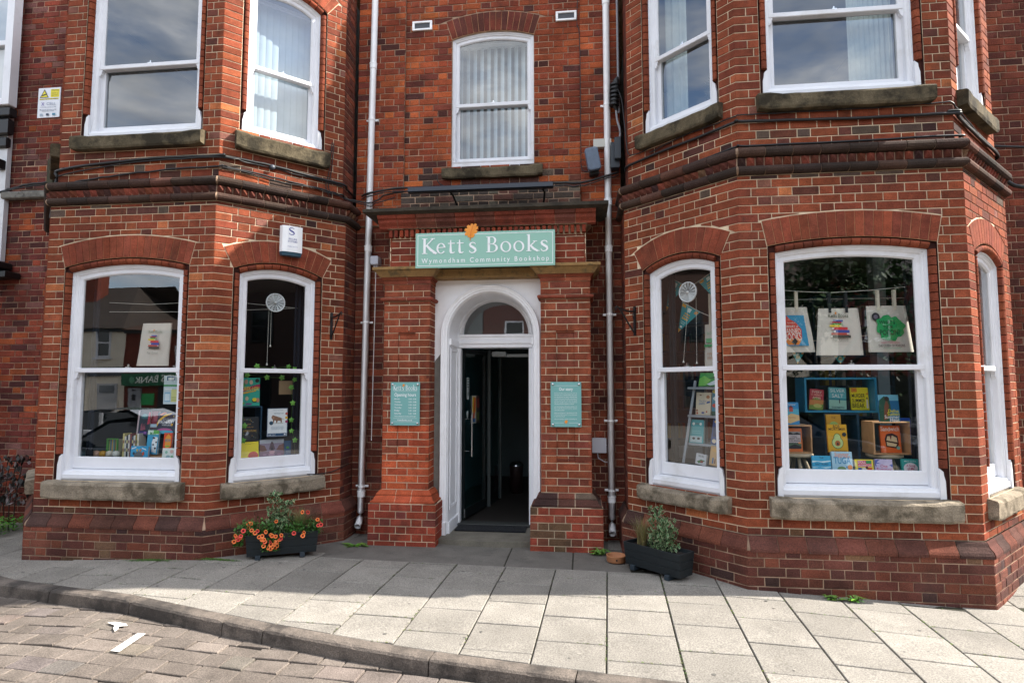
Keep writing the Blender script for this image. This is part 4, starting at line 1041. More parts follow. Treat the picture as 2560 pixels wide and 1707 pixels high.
# glass door, swung inwards on the left
door = local(empty('glass_door', (-1.405, 6.93, .055), radians(80), building))
M_DFR = mat('door_frame_paint', '#101a1c', rough=.4)
mb = MB(); DW, DH = .80, 2.0
for q in ((0, .045, 0, DH), (DW-.045, DW, 0, DH), (.045, DW-.045, DH-.05, DH), (.045, DW-.045, 0, .11)): mb.box(q[0], q[1], -.02, .02, q[2], q[3], bev=.003)
mb.build('door_frame', M_DFR, door)
mb = MB(); mb.face([(.045, 0, .11), (DW-.045, 0, .11), (DW-.045, 0, DH-.05), (.045, 0, DH-.05)]); mb.build('pane', M_TEALGLASS, door)
mb = MB(); mb.tube([(.12, -.075, .72), (.12, -.075, 1.22)], .011); 
for z in (.78, 1.16): mb.tube([(.12, -.075, z), (.12, .02, z)], .007)
mb.build('pull_handle', M_CHROME, door)
mb = MB(); mb.box(.015, .04, -.03, -.02, .02, .12, bev=.002); mb.build('bolt', M_CHROME, door)
# slim inner leaf and overhead closer further in
lf = local(empty('glass_door', (-1.22, 7.78, .04), radians(84), building))
mb = MB()
for q in ((0, .02, 0, 2.05), (.60, .64, 0, 2.05), (.02, .6, 2.0, 2.05)): mb.box(q[0], q[1], -.02, .02, q[2], q[3])
mb.build('door_frame', mat('grey_frame', '#4b5354', rough=.4), lf)
mb = MB(); mb.face([(.02, 0, 0), (.6, 0, 0), (.6, 0, 2), (.02, 0, 2)]); mb.build('pane', M_TEALGLASS, lf)
mb = MB(); mb.box(-1.10, -.40, 7.70, 7.76, 1.985, 2.03, bev=.004); mb.box(-1.16, -.98, 7.64, 7.70, 1.99, 2.06, bev=.005); mb.build('door_closer', mat('grey_metal', '#9aa0a0', rough=.35, metal=.6), building)
# inner white panelled door at the back of the hall
mb = MB(); mb.box(-.80, -.30, 10.2, 10.25, .03, 2.05, bev=.005); mb.build('hall_door', mat('hall_door_paint', '#3c4644', rough=.6), building)
tag(local(empty('notice', (0, 0, 0))), None)['kind'] = 'helper' if False else 'thing'
bpy.data.objects.remove(bpy.data.objects['notice'])
# posters stuck on the open glass door
def flat_local(name, w_, h_, patches, loc, rz, label, cat, parts=None, tiltx=0, thick=.002, group=None):
    o = local(empty(name, loc, rz, None, tiltx)); tag(o, label, cat, group)
    mb = MB(); mb.box(-w_/2, w_/2, 0, thick, 0, h_, parts or (.8, .8, .8)); mb.build('sheet', M_TINT, o)
    pr = MB(); printed(pr, patches, w_, h_, -.0006); pr.build('print', M_TINT, o)
    return o
def printed(mb, patches, w_, h_, y, step=-.0005):
    """flat print on a surface facing -y: rectangles, ellipses, polygons and text in 0..1 coordinates"""
    k = 0
    for p in patches:
        k += 1; yy = y+step*k; kind = p[0]
        X = lambda x: (x-.5)*w_; Z = lambda z: z*h_
        if kind == 'r': mb.face([(X(p[1]), yy, Z(p[2])), (X(p[3]), yy, Z(p[2])), (X(p[3]), yy, Z(p[4])), (X(p[1]), yy, Z(p[4]))], lin(p[5]))
        elif kind == 'e':
            n_ = 18; mb.face([(X(p[1])+p[3]*w_*cos(2*pi*i/n_), yy, Z(p[2])+p[4]*w_*sin(2*pi*i/n_)) for i in range(n_)], lin(p[5]))
        elif kind == 'p': mb.face([(X(a), yy, Z(b)) for a, b in p[1]], lin(p[2]))
        elif kind == 's':   # stroke: points, width
            pts = [(X(a), Z(b)) for a, b in p[1]]; stroke(mb, pts, p[2]*w_, lambda x, z: (x, yy, z), lin(p[3]))
        elif kind == 't':   # text, cx, cz, width, colour, height factor
            me, x0, x1, y0, y1 = text_mesh(p[1]); s_ = p[4]*w_/(x1-x0); sv = s_*(p[6] if len(p) > 6 else 1)
            mb.add_mesh(me, lambda c: (X(p[2])+(c.x-(x0+x1)/2)*s_, yy, Z(p[3])+(c.y-(y0+y1)/2)*sv), lin(p[5]))
def stroke(mb, pts, wd, F, col, cap=0):
    n_ = len(pts); L_, R_ = [], []
    for i, (x, z) in enumerate(pts):
        a = pts[max(0, i-1)]; b = pts[min(n_-1, i+1)]; dx, dz = b[0]-a[0], b[1]-a[1]; l = sqrt(dx*dx+dz*dz) or 1
        h = (wd[i] if isinstance(wd, (list, tuple)) else wd)/2
        L_.append(F(x-dz/l*h, z+dx/l*h)); R_.append(F(x+dz/l*h, z-dx/l*h))
    mb.grid([R_, L_], col)
def on_door(s_, z): return (-1.405+cos(radians(80))*s_+sin(radians(80))*.012, 6.93+sin(radians(80))*s_-cos(radians(80))*.012, z)
flat_local('poster', .26, .34, [('r', 0, 0, .55, 1, '#c9c7b8'), ('r', .05, .4, .5, .95, '#e0b92c'), ('p', [(.1, .1), (.3, .1), (.5, .9), (.3, .95)], '#d8562c'), ('r', .55, 0, 1, 1, '#332a2b'), ('r', .6, .55, .95, .9, '#7a2f2c'), ('r', .6, .1, .95, .4, '#5b6a35'), ('r', .1, .05, .45, .18, '#3a6ea8')], on_door(.42, 1.15), radians(80), 'colourful poster stuck on the open teal glass door', 'poster')
flat_local('door_sticker', .075, .26, [('r', .15, .55, .85, .95, '#3a4a4c'), ('r', .2, .6, .8, .66, '#c2cfcf'), ('r', .2, .72, .8, .78, '#c2cfcf'), ('r', .2, .84, .8, .90, '#c2cfcf'), ('e', .5, .25, .35, .35, '#7d8c8c')], on_door(.15, 1.45), radians(80), 'tall pale strip sticker on the glass door above the handle', 'sticker', parts=(.45, .5, .5))
o = local(empty('sticker', on_door(.14, 1.27), radians(80))); tag(o, 'small round white sticker on the glass door beside the handle', 'sticker')
mb = MB(); mb.lathe((0, 0, 0), [(0, 0), (.033, 0), (.033, .002), (0, .002)], 20, lin('#aab6b5'), ax=lambda r, a, h: (r*cos(a), -h, r*1.4*sin(a))); mb.build('disc', M_TINT, o)
mt = MB(); mt.box(-1.40, -.62, 6.50, 6.79, .0295, .045, (.03, .04, .05), bev=.003); tag(mt.build('door_mat', mat('mat_fibre', '#15181d', rough=1, bump=(200, 1), noise=(40, .4))), 'dark ribbed doormat just inside the doorway', 'doormat')
# bin shape added as stand-in for a glint and an extinguisher-like thing
bk = empty('glint_stand_in', (-.98, 8.9, .03)); tag(bk, 'dark round bin with a shiny lid standing in the dim hall', 'bin')
mb = MB(); mb.lathe((-.98, 8.9, .03), [(0, 0), (.085, 0), (.10, .40), (.095, .42)], 20, (.03, .015, .015)); mb.build('body', M_TINT, bk)
mb = MB(); mb.lathe((-.98, 8.9, .45), [(.105, -.02), (.10, 0), (.06, .04), (0, .05)], 20); mb.build('lid', M_CHROME, bk)

# ================================================================ signs, pipes, cables, boxes on the wall
def ellipse_ring(mb, F, cx, cz, rx, rz, tx, tz, col, a0=0, a1=360, n=26, rot=0):
    """bowl of a letter: outer ellipse rx,rz; side thickness tx, top/bottom thickness tz"""
    A, B = [], []
    for k in range(n+1):
        a = radians(a0+(a1-a0)*k/n)
        def q(rx_, rz_):
            x, z = rx_*cos(a), rz_*sin(a); return F(cx+x*cos(rot)-z*sin(rot), cz+x*sin(rot)+z*cos(rot))
        A.append(q(rx, rz)); B.append(q(rx-tx, rz-tz))
    mb.grid([A, B], col)
SER = {'K': .80, 'e': .60, 't': .46, 's': .50, 'B': .74, 'o': .68, 'k': .72, ' ': .40, "'": .12}
def serif_text(mb, s, x0, z0, h, F3, col, sp=.06):
    """old-style serif letters drawn from strokes; h = cap height; F3 maps (x, z, layer) to 3D"""
    x = x0; lay_ = [0]
    for ch in s:
        def S(pts, wd, x=x):
            wd = [q*1.18 for q in wd] if isinstance(wd, list) else wd*1.18
            lay_[0] += 1; l = lay_[0] % 5
            stroke(mb, [(x+a*h, z0+b*h) for a, b in pts], [q*h for q in wd] if isinstance(wd, list) else wd*h, lambda a, b: F3(a, b, l), col)
        def E_(cx, cz, rx, rz, tx, tz, a0=0, a1=360, rot=0, x=x):
            lay_[0] += 1; l = lay_[0] % 5
            ellipse_ring(mb, lambda a, b: F3(a, b, l), x+cx*h, z0+cz*h, rx*h, rz*h, tx*h, tz*h, col, a0, a1, rot=rot)
        if ch == 'K':
            S([(.17, 0), (.17, 1)], .12); S([(.02, .02), (.34, .02)], .04); S([(.02, .98), (.34, .98)], .04)
            S([(.22, .46), (.66, .97)], .06); S([(.52, .98), (.78, .98)], .04); S([(.30, .54), (.52, .27), (.86, .0)], [.10, .13, .12]); S([(.66, .02), (.92, .02)], .04)
        elif ch == 'B':
            S([(.15, 0), (.15, 1)], .12); S([(.0, .02), (.40, .02)], .04); S([(.0, .98), (.38, .98)], .04)
            E_(.33, .755, .25, .245, .12, .045, -90, 90); E_(.36, .27, .31, .27, .13, .05, -90, 90); S([(.15, .53), (.38, .53)], .04)
        elif ch == 'e':
            E_(.28, .33, .27, .345, .115, .05, 8, 325); S([(.06, .37), (.54, .40)], .045)
        elif ch == 'o': E_(.32, .33, .31, .35, .11, .055, rot=.12)
        elif ch == 't':
            S([(.18, .86), (.18, .12), (.22, .03), (.32, .02), (.42, .08)], [.05, .12, .11, .07, .03]); S([(.02, .64), (.42, .64)], .05)
        elif ch == 's':
            S([(.41, .52), (.36, .62), (.24, .66), (.12, .62), (.08, .53), (.13, .43), (.26, .34), (.38, .25), (.41, .14), (.34, .03), (.2, -.01), (.08, .05), (.05, .16)], [.03, .05, .055, .07, .10, .12, .13, .12, .10, .07, .055, .05, .03])
        elif ch == 'k':
            S([(.15, 0), (.15, 1.08)], .11); S([(.0, .02), (.29, .02)], .04); S([(.03, 1.04), (.15, 1.07)], .04)
            S([(.18, .30), (.50, .62)], .055); S([(.38, .64), (.62, .64)], .04); S([(.25, .36), (.42, .16), (.66, .0)], [.09, .12, .10]); S([(.54, .02), (.76, .02)], .04)
        x += (SER[ch]+sp)*h
    return x
def serif_len(s, sp=.06): return sum(SER[c]+sp for c in s)-sp
M_SIGN = mat('sage_sign_paint', '#8dbcac', rough=.45)
M_LETTER = mat('white_letter', '#eef1f2', rough=.5)
M_ORANGE = mat('orange_leaf_paint', '#e8922c', rough=.5)
OAK = [(.5, 0), (.53, .18), (.66, .16), (.80, .30), (.74, .38), (.90, .42), (.98, .56), (.86, .60), (.99, .70), (.98, .84), (.84, .80), (.88, .95), (.74, 1.0), (.66, .90), (.56, 1.0), (.44, .97), (.42, .86), (.28, .93), (.16, .84), (.22, .72), (.06, .72), (.02, .58), (.18, .54), (.06, .44), (.10, .30), (.26, .32), (.30, .20), (.44, .2), (.47, 0)]
sgy = 6.02
sg = tag(empty('shop_sign', (-1.0, sgy, 2.845)), 'sage green fascia sign with white serif shop name over the door', 'shop sign')
x0, x1, z0, z1 = -1.735, -.262, 2.847, 3.222
mb = MB(); mb.box(x0, x1, sgy, sgy+.03, z0, z1, bev=.002); mb.build('sign_board', M_SIGN, sg)
mb = MB(); e = .022; t_ = .005
for q in ((x0+e, x1-e, z0+e, z0+e+t_), (x0+e, x1-e, z1-e-t_, z1-e), (x0+e, x0+e+t_, z0+e+t_, z1-e-t_), (x1-e-t_, x1-e, z0+e+t_, z1-e-t_)): mb.box(q[0], q[1], sgy-.0015, sgy, q[2], q[3])
mb.build('border_line', M_LETTER, sg)
mb = MB(); s_ = "Kett's Books"; Wt = 1.345; h_ = Wt/serif_len(s_); hh = .165/h_
serif_text(mb, s_, x0+.066, z0+.152, h_, lambda a, b, l: (a, sgy-.003-.0004*l, z0+.152+(b-z0-.152)*hh), (1, 1, 1)); mb.build('lettering', M_LETTER, sg)
mb = MB(); me, a0, a1, b0, b1 = text_mesh('Wymondham Community Bookshop', 1.45); k_ = 1.345/(a1-a0)
mb.add_mesh(me, lambda c: (x0+.066+(c.x-a0)*k_, sgy-.003, z0+.053+(c.y)*k_*1.12), (1, 1, 1)); mb.build('lettering', M_LETTER, sg)
mb = MB(); lx, lz, lw, lh = -1.222, 3.128, .148, .182
ce = (lx+lw*.5, sgy-.010, lz+lh*.55)
out = [(lx+a*lw+b*.014, sgy-.004, lz+b*lh) for a, b in OAK]
for p, q in zip(out, out[1:]+out[:1]): mb.face([p, q, ce])
mb.grid([[(x, y, z) for x, y, z in out], [(x, sgy+.004, z) for x, y, z in out]], closed=True); mb.face([(x, sgy+.004, z) for x, y, z in out]); mb.build('oak_leaf', M_ORANGE, sg)
mb = MB(); stroke(mb, [(lx+lw*.5, lz), (lx+lw*.56, lz+lh*.5), (lx+lw*.72, lz+lh*.9)], .004, lambda a, b: (a, sgy-.013, b), (1, 1, 1)); mb.build('leaf_vein', mat('leaf_vein_paint', '#cf6f22', rough=.5), sg)

M_PLAQ = mat('teal_plaque', '#72a9a6', rough=.35)
def plaque(x0, x1, z0, z1, label, left):
    y = PY-.028; p = tag(empty('plaque', ((x0+x1)/2, y, z0)), label, 'plaque', 'plaques either side of the door')
    mb = MB(); mb.box(x0, x1, y, y+.006, z0, z1, bev=.0015); mb.build('panel', M_PLAQ, p)
    for a in (x0+.022, x1-.022):
        for b in (z0+.024, z1-.024):
            mb = MB(); mb.lathe(None, [(0, .012), (.010, .012), (.012, .008), (.012, -.004), (.010, -.03), (0, -.03)], 12, ax=lambda r_, t, h, a=a, b=b: (a+r_*cos(t), y-h, b+r_*sin(t))); mb.build('fixing', M_CHROME, p)
    mb = MB(); W_, H_ = x1-x0, z1-z0; yy = y-.0015
    def T(s, cx, cz, w_, col=(1, 1, 1), sx=1):
        me, a0, a1, b0, b1 = text_mesh(s); k = w_/(a1-a0)
        mb.add_mesh(me, lambda c: (x0+cx*W_+(c.x-(a0+a1)/2)*k, yy, z0+cz*H_+(c.y-(b0+b1)/2)*k*sx), col)
    def line(cz): mb.box(x0+.1*W_, x1-.1*W_, yy, yy+.001, z0+cz*H_-.001, z0+cz*H_+.001)
    if left:
        sl = serif_len("Kett's Books"); h = W_*.82/sl
        serif_text(mb, "Kett's Books", x0+.09*W_, z0+.815*H_, h, lambda a, b, l: (a, yy-.0001*l, z0+.815*H_+(b-z0-.815*H_)*1.5), (1, 1, 1))
        line(.79); T('Opening hours', .5, .70, W_*.74, sx=1.25)
        for k, (d, t) in enumerate((('Monday', '9.30 - 5.00'), ('Tuesday', '9.30 - 5.00'), ('Wednesday', '9.30 - 5.00'), ('Thursday', '9.30 - 5.00'), ('Friday', '9.30 - 5.00'), ('Saturday', '9.30 - 5.00'))):
            z = .61-.067*k; T(d, .13+.011*len(d)*1.4, z, W_*.030*len(d)); T(t, .75, z, W_*.26)
        T('Check website for evenings and Sundays', .5, .21, W_*.74); T('KettsBooks.co.uk', .5, .125, W_*.5)
        line(.165); line(.09)
    else:
        line(.915); T('Our story', .5, .83, W_*.45, sx=1.3)
        rr = random.Random(3); words = 'Kett s Books is a community owned bookshop run by volunteers and local people who love to read and share books with their town'.split()
        z = .745
        for para in (7, 3, 3, 1):
            for q in range(para):
                full = 1 if q < para-1 or para == 1 else (.86 if para == 7 else .45); ww = []; n_ = 0; lim = 46*full
                while n_ < lim: wd_ = rr.choice(words); ww.append(wd_); n_ += len(wd_)+1
                T(' '.join(ww), .12+.37*full, z, W_*.74*full); z -= .0395
            z -= .019
        mb.box(x0+.1*W_, x0+.43*W_, yy, yy+.001, z0+.088*H_, z0+.092*H_); mb.box(x0+.59*W_, x0+.9*W_, yy, yy+.001, z0+.088*H_, z0+.092*H_)
    mb.build('lettering', M_LETTER, p)
    mb = MB(); lw, lh = (.026, .034) if left else (.034, .040); lx = x0+(.40*W_ if left else .5*W_-lw/2); lz = z0+(.885*H_ if left else .065*H_)
    mb.face([(lx+a*lw, yy-.002, lz+b*lh) for a, b in OAK]); mb.build('oak_leaf', M_ORANGE, p)
plaque(-2.010, -1.694, 1.196, 1.650, 'teal plaque listing opening hours on the pier left of the door', True)
plaque(-.318, -.006, 1.194, 1.652, 'teal plaque headed Our story on the pier right of the door', False)

def downpipe(x, y, z0, z1, label, joints, clips, m=M_PVC, r=.037, lean=0, group='white downpipes beside the porch', shoe=True):
    o = tag(empty('downpipe', (x, y, z0)), label, 'drainpipe', group); X = lambda z: x+lean*(z-z0)
    mb = MB()
    if shoe: mb.tube([(X(z1), y, z1), (X(z0), y, z0+.16), (X(z0), y-.01, z0+.10), (X(z0), y-.045, z0+.045), (X(z0), y-.085, z0+.02)], r, 18, caps=False); mb.tube([(X(z0), y-.045, z0+.045), (X(z0), y-.0865, z0+.019)], r*.86, 18, caps=False)
    else: mb.tube([(X(z1), y, z1), (X(z0), y, z0)], r, 18, caps=False)
    mb.build('pipe', m, o)
    for z in joints:
        mb = MB(); mb.tube([(X(z), y, z-.035), (X(z), y, z+.03)], r*1.13, 18); mb.tube([(X(z), y, z+.018), (X(z), y, z+.032)], r*1.22, 18); mb.build('collar', m, o)
    for z in clips:
        mb = MB(); mb.tube([(X(z), y, z-.008), (X(z), y, z+.008)], r*1.10, 18)
        mb.box(X(z)-.072, X(z)+.072, y+.02, y+.03, z-.012, z+.012, bev=.002)
        for s_ in (-1, 1): mb.lathe(None, [(0, .006), (.010, .004), (.011, 0)], 10, ax=lambda r_, t, h, s_=s_, z=z: (X(z)+s_*.062+r_*cos(t), y+.018-h, z+r_*sin(t)))
        mb.build('bracket', m, o)
downpipe(-2.452, 6.455, .06, 7.5, 'white downpipe left of the doorway, its shoe just above the pavement', (.42, 3.18, 5.35), (.50, 2.33, 4.70), lean=.0105)
downpipe(.305, 6.445, .06, 7.5, 'white downpipe right of the doorway, scuffed and stained', (.42, 3.10, 3.62, 5.92), (.51, 1.24, 2.38, 4.72))
downpipe(-7.10, 6.36, -.1, 2.93, 'black iron downpipe on the wall at the far left', (1.4,), (2.6, 1.75, .9), m=M_BLACKMETAL, r=.042, group=None, shoe=False)
gt = MB(); gt.box(-7.9, -7.02, 6.24, 6.50, 3.03, 3.13, bev=.02); gt.box(-7.9, -6.90, 6.30, 6.50, 2.92, 3.00, bev=.01); gt.tube([(-7.6, 6.36, 3.0), (-7.3, 6.36, 2.98), (-7.12, 6.36, 2.93), (-7.10, 6.36, 2.84)], .042, 12)
tag(gt.build('gutter', M_BLACKMETAL), 'black gutter end above the iron downpipe at the far left', 'gutter')

# alarm box
f = FR(BAY_L, 3); ab = tag(empty('alarm_box', f.P(.71, 2.95, 0)), 'white burglar alarm box with a blue letter S above the narrow left window', 'alarm box')
mb = MB(); T = lambda x, y, z: f.P(x, z, y)
prof = [(.615, .0), (.60, .03), (.612, .078), (.66, .092), (.76, .092), (.815, .078), (.825, .03), (.81, 0)]
mb.prism(prof, lambda s_, d: f.P(s_, 2.985, d), lambda s_, d: f.P(s_, 3.255, d)); mb.build('case', M_PVC, ab)
mb = MB(); mb.prism([(a, b*.97) for a, b in prof], lambda s_, d: f.P(.7125+(s_-.7125)*.93, 2.948, d*.9), lambda s_, d: f.P(s_, 2.984, d)); mb.build('base_lens', mat('blue_lens', '#2d4f62', rough=.3), ab)
mb = MB(); me, a0, a1, b0, b1 = text_mesh('S')
def TX(s, cx, cz, w_, col, sx=1, shear=0):
    me, a0, a1, b0, b1 = text_mesh(s); k = w_/(a1-a0)
    mb.add_mesh(me, lambda c: f.P(cx+(c.x-(a0+a1)/2)*k, cz+(c.y-(b0+b1)/2)*k*sx, .0935), col)
stroke(mb, [(.740+x*.065, 3.165+z*.07) for x, z in ((.4, .86), (.22, .97), (0, 1), (-.28, .93), (-.36, .76), (-.25, .60), (0, .5), (.28, .38), (.4, .2), (.3, .04), (0, -.03), (-.3, .02), (-.42, .18))], [.004, .006, .007, .009, .012, .015, .016, .015, .012, .009, .007, .006, .004], lambda a, b: f.P(a-.04, b, .0935), lin('#3a3f8f'))
TX('SECURE', .712, 3.118, .085, lin('#6a6f9f')); TX('SYSTEMS', .712, 3.092, .095, lin('#6a6f9f')); TX('01603 2 5 4 7 0', .712, 3.040, .10, lin('#8c93b4'))
mb.build('lettering', M_TINT, ab)
# warning sign on the left wall
o = tag(empty('warning_sign', (-6.66, WY-.006, 4.99)), 'white and yellow alarm warning sign on the brick wall at upper left', 'warning sign')
x0, x1, z0, z1 = -6.815, -6.505, 4.985, 5.375
mb = MB(); mb.box(x0, x1, WY-.012, WY-.004, z0, z1, lin('#dfe3ea'), bev=.003); mb.build('plate', M_TINT, o)
mb = MB(); cx_, w_, h_ = (x0+x1)/2, x1-x0, z1-z0
q = MB(); printed(q, [('r', .07, .60, .93, .64, '#d8c81c'), ('r', .56, .67, .95, .94, '#e3d51e'), ('p', [(.08, .67), (.48, .67), (.28, .95)], '#101010'), ('p', [(.13, .69), (.43, .69), (.28, .90)], '#e3d51e'), ('p', [(.18, .72), (.38, .76), (.36, .80), (.17, .76)], '#151515'),
     ('t', 'Warning', .755, .90, .32, '#8a7c10'), ('t', 'CCTV in', .755, .80, .30, '#8a7c10'), ('t', 'operation', .755, .73, .30, '#8a7c10'), ('t', 'SECURITY MONITORED PREMISES', .5, .62, .8, '#6a6010'), ('t', 'X', .24, .455, .15, '#7a6ab0'), ('t', 'CELL', .62, .455, .42, '#9aa4b8', .8), ('t', 'INTRUDER ALARM SYSTEMS', .5, .345, .7, '#8f98a8'), ('t', 'Monitored 24 hours a day', .5, .25, .75, '#5f6878'), ('t', 'Wymondham Norfolk', .5, .205, .55, '#5f6878'), ('r', .14, .06, .26, .13, '#9fb0c0'), ('r', .42, .06, .54, .13, '#33425c'), ('r', .7, .06, .84, .13, '#3f7f9a')], w_, h_, 0)
q.v = [(x+cx_, WY-.0125+y, z+z0) for x, y, z in q.v]; q.build('print', M_TINT, o)

# vents
for x, z, lb in ((-1.828, 5.835, 'white framed air vent left of the central upper window'), (-.142, 5.830, 'white framed air vent right of the central upper window')):
    o = tag(empty('air_vent', (x, WY, z-.055)), lb, 'air vent', 'air vents'); y = WY-.002
    mb = MB(); a, b = .118, .056
    for q in ((x-a, x+a, z-b, z-b+.022), (x-a, x+a, z+b-.022, z+b), (x-a, x-a+.026, z-b+.022, z+b-.022), (x+a-.026, x+a, z-b+.022, z+b-.022)): mb.box(q[0], q[1], y-.02, y+.002, q[2], q[3], bev=.003)
    mb.build('frame', M_PVC, o); mb = MB(); mb.box(x-a+.024, x+a-.024, y-.006, y, z-b+.02, z+b-.02); mb.build('grille', mat('vent_mesh', '#4c4f55', rough=.8, grain=(900, .4)), o)

# light trough over the sign
lt = tag(empty('sign_light', (-1.1, 6.2, 3.8)), 'long dark trough light on two arms above the fascia sign', 'sign light')
mb = MB(); pr_ = [(0, .028), (.05, .022), (.064, .0), (.05, -.022), (.0, -.03)]
mb.prism([(6.22-.0, 3.745+.035), (6.17, 3.745+.038), (6.135, 3.745+.02), (6.13, 3.745-.025), (6.145, 3.745-.034), (6.215, 3.745-.03)], lambda y, z: (-1.865, y, z), lambda y, z: (-.285, y, z)); mb.build('trough', mat('navy_metal', '#1a2230', rough=.35), lt)
for xa, xb in ((-1.42, -1.36), (-.41, -.40)):
    mb = MB(); mb.tube([(xa, 6.19, 3.73), (xa+.03, 6.27, 3.70), (xb, 6.36, 3.60), (xb+.01, 6.40, 3.55)], .011, 8); mb.box(xb-.02, xb+.04, 6.395, 6.42, 3.53, 3.58, bev=.003); mb.build('arm', M_BLACKMETAL, lt)

# cables
def cable(name, pts, r, label, n=6, wob=0, seed=0, m=None):
    P_ = [Vector(p) for p in pts]; rr = random.Random(seed); out = []
    for i in range(len(P_)-1):
        p0, p1, p2, p3 = P_[max(0, i-1)], P_[i], P_[i+1], P_[min(len(P_)-1, i+2)]
        for k in range(n):
            t = k/n; v = .5*((2*p1)+(p2-p0)*t+(2*p0-5*p1+4*p2-p3)*t*t+(3*p1-p0-3*p2+p3)*t**3)
            out.append(v+Vector((0, (rr.random()-.5)*wob*.3, (rr.random()-.5)*wob)))
    out.append(P_[-1]); mb = MB(); mb.tube(out, r, 7); return mb
def cable_thing(label, runs, group=None, cat='cable', m=None):
    """runs: (points, radius, wobble); one run = one mesh"""
    if len(runs) == 1:
        p, r, wb = runs[0]; return tag(cable('cable', p, r, label, wob=wb, seed=len(label)).build('cable', m or M_BLACK), label, cat, group)
    o = tag(empty('cable_bundle', runs[0][0][0]), label, cat, group)
    for k, (p, r, wb) in enumerate(runs): cable('cable', p, r, label, wob=wb, seed=k+len(label)).build('cable', m or M_BLACK, o)
    return o
def along(pl, segs, d=.02):
    """segs: (edge index, s, z) -> points in front of the face"""
    return [FR(pl, i).P(s_, z, d) for i, s_, z in segs]
UL, UR = LU, RU
upL = along(UL, [(2, -.04, 3.30), (2, .00, 3.70), (2, .06, 3.80), (2, .9, 3.868), (2, 1.74, 3.872), (2, 1.80, 3.872), (3, .05, 3.875), (3, .5, 3.885), (3, .95, 3.862), (3, 1.27, 3.85), (4, .06, 3.82), (4, .3, 3.80)], .022)
upL = [(-5.42, 6.1, 3.15)] * 0 + upL
cen = [(-2.50, 6.44, 3.79), (-2.34, 6.39, 3.82), (-1.95, 6.43, 3.865), (-1.2, 6.46, 3.865), (-.30, 6.45, 3.862), (0, 6.42, 3.84), (.31, 6.38, 3.90), (.42, 6.42, 3.94)]
cable_thing('thick black cable clipped round the left bay above the roll moulding', [(upL, .014, .006), ([p for p in along(UL, [(2, .0, 3.74), (2, .9, 3.845), (2, 1.78, 3.85), (3, .3, 3.865), (3, .9, 3.85), (3, 1.26, 3.83)], .018)], .007, .014)], 'wall cables')
cable_thing('loose black cables sagging round the left bay below the thick one', [(along(UL, [(2, .06, 3.62), (2, .14, 3.655), (2, .5, 3.70), (2, 1.1, 3.745), (2, 1.75, 3.765), (3, .06, 3.775), (3, .5, 3.765), (3, .95, 3.75), (3, 1.25, 3.73), (4, .05, 3.71)], .018)+[(-2.40, 6.40, 3.70), (-2.31, 6.40, 3.72), (-2.2, 6.42, 3.79), (-1.9, 6.45, 3.84)], .009, .012), (along(UL, [(3, .0, 3.765), (3, .6, 3.74), (3, 1.0, 3.735), (3, 1.26, 3.70)], .024)+[(-2.40, 6.40, 3.66), (-2.30, 6.39, 3.69), (-2.1, 6.43, 3.76)], .006, .02)], 'wall cables')
cable_thing('black cable bundle crossing the central wall behind the sign light', [(cen, .013, .008), ([(x, y-.01, z-.035) for x, y, z in cen], .007, .02), ([(-1.61, 6.44, 4.0), (-1.61, 6.43, 3.94), (-1.57, 6.44, 3.89), (-1.5, 6.45, 3.865)], .006, .002)], 'wall cables')
cable_thing('twin thin cables dropping beside the sill of the narrow upper left window', [(along(UL, [(3, 1.13, 4.3), (3, 1.10, 3.95), (3, 1.07, 3.80), (3, 1.11, 3.68)], .02), .005, .004), (along(UL, [(3, 1.15, 4.3), (3, 1.125, 3.95), (3, 1.10, 3.80), (3, 1.14, 3.69)], .02), .005, .004)])
cable_thing('thin dark wire hanging down the edge of the right pilaster strip', [([(.02, 6.46, 6.5), (-.02, 6.46, 5.75), (.01, 6.46, 5.5), (.012, 6.46, 4.3), (.02, 6.45, 4.02), (.08, 6.44, 3.97), (.14, 6.42, 3.95)], .005, .003)])
upR = along(UR, [(0, .36, 3.86), (1, .03, 3.872), (1, .4, 3.89), (1, .9, 3.895), (1, 1.24, 3.905), (2, .05, 3.905), (2, .9, 3.885), (2, 1.70, 3.885), (2, 1.80, 3.882), (3, .06, 3.87), (3, .6, 3.845), (3, 1.25, 3.83), (4, .1, 3.82)], .022)
cable_thing('thick black cables clipped round the right bay below the upper sills', [(upR, .013, .004), ([(x, y, z+.020) for x, y, z in upR[7:]], .010, .006), (along(UR, [(1, .3, 3.93), (1, .7, 3.965), (1, 1.2, 3.955), (2, .1, 3.965), (2, .9, 3.965), (2, 1.5, 3.98), (2, 1.72, 3.985), (3, .05, 3.94), (3, .5, 3.90), (3, 1.2, 3.855)], .018), .006, .01)], 'wall cables')
cable_thing('black cable lying along the top of the right bay roll moulding', [(along(UR, [(0, .4, 3.60), (1, .05, 3.655), (1, .8, 3.668), (1, 1.24, 3.68), (2, .06, 3.682), (2, .9, 3.685), (2, 1.75, 3.690), (3, .05, 3.685), (3, .5, 3.668), (3, 1.2, 3.665)], .024), .010, .006)], 'wall cables')
cable_thing('thin cable looping from the black box to the right bay sill', [([(.40, 6.36, 4.9), (.455, 6.30, 4.7), (.47, 6.1, 4.3)]+along(UR, [(1, .02, 4.02), (1, .10, 3.97), (1, .26, 3.97), (1, .42, 4.02)], .02), .006, .003)])
cable_thing('blue black cable on the wall right of the right bay', [([(4.06, 6.40, 4.06), (4.6, 6.46, 4.04), (5.6, 6.46, 4.02), (7.4, 6.46, 4.0)], .012, .003), ([(4.06, 6.42, 3.96), (4.3, 6.46, 3.72), (4.8, 6.46, 3.6), (7.4, 6.46, 3.55)], .02, .01)])
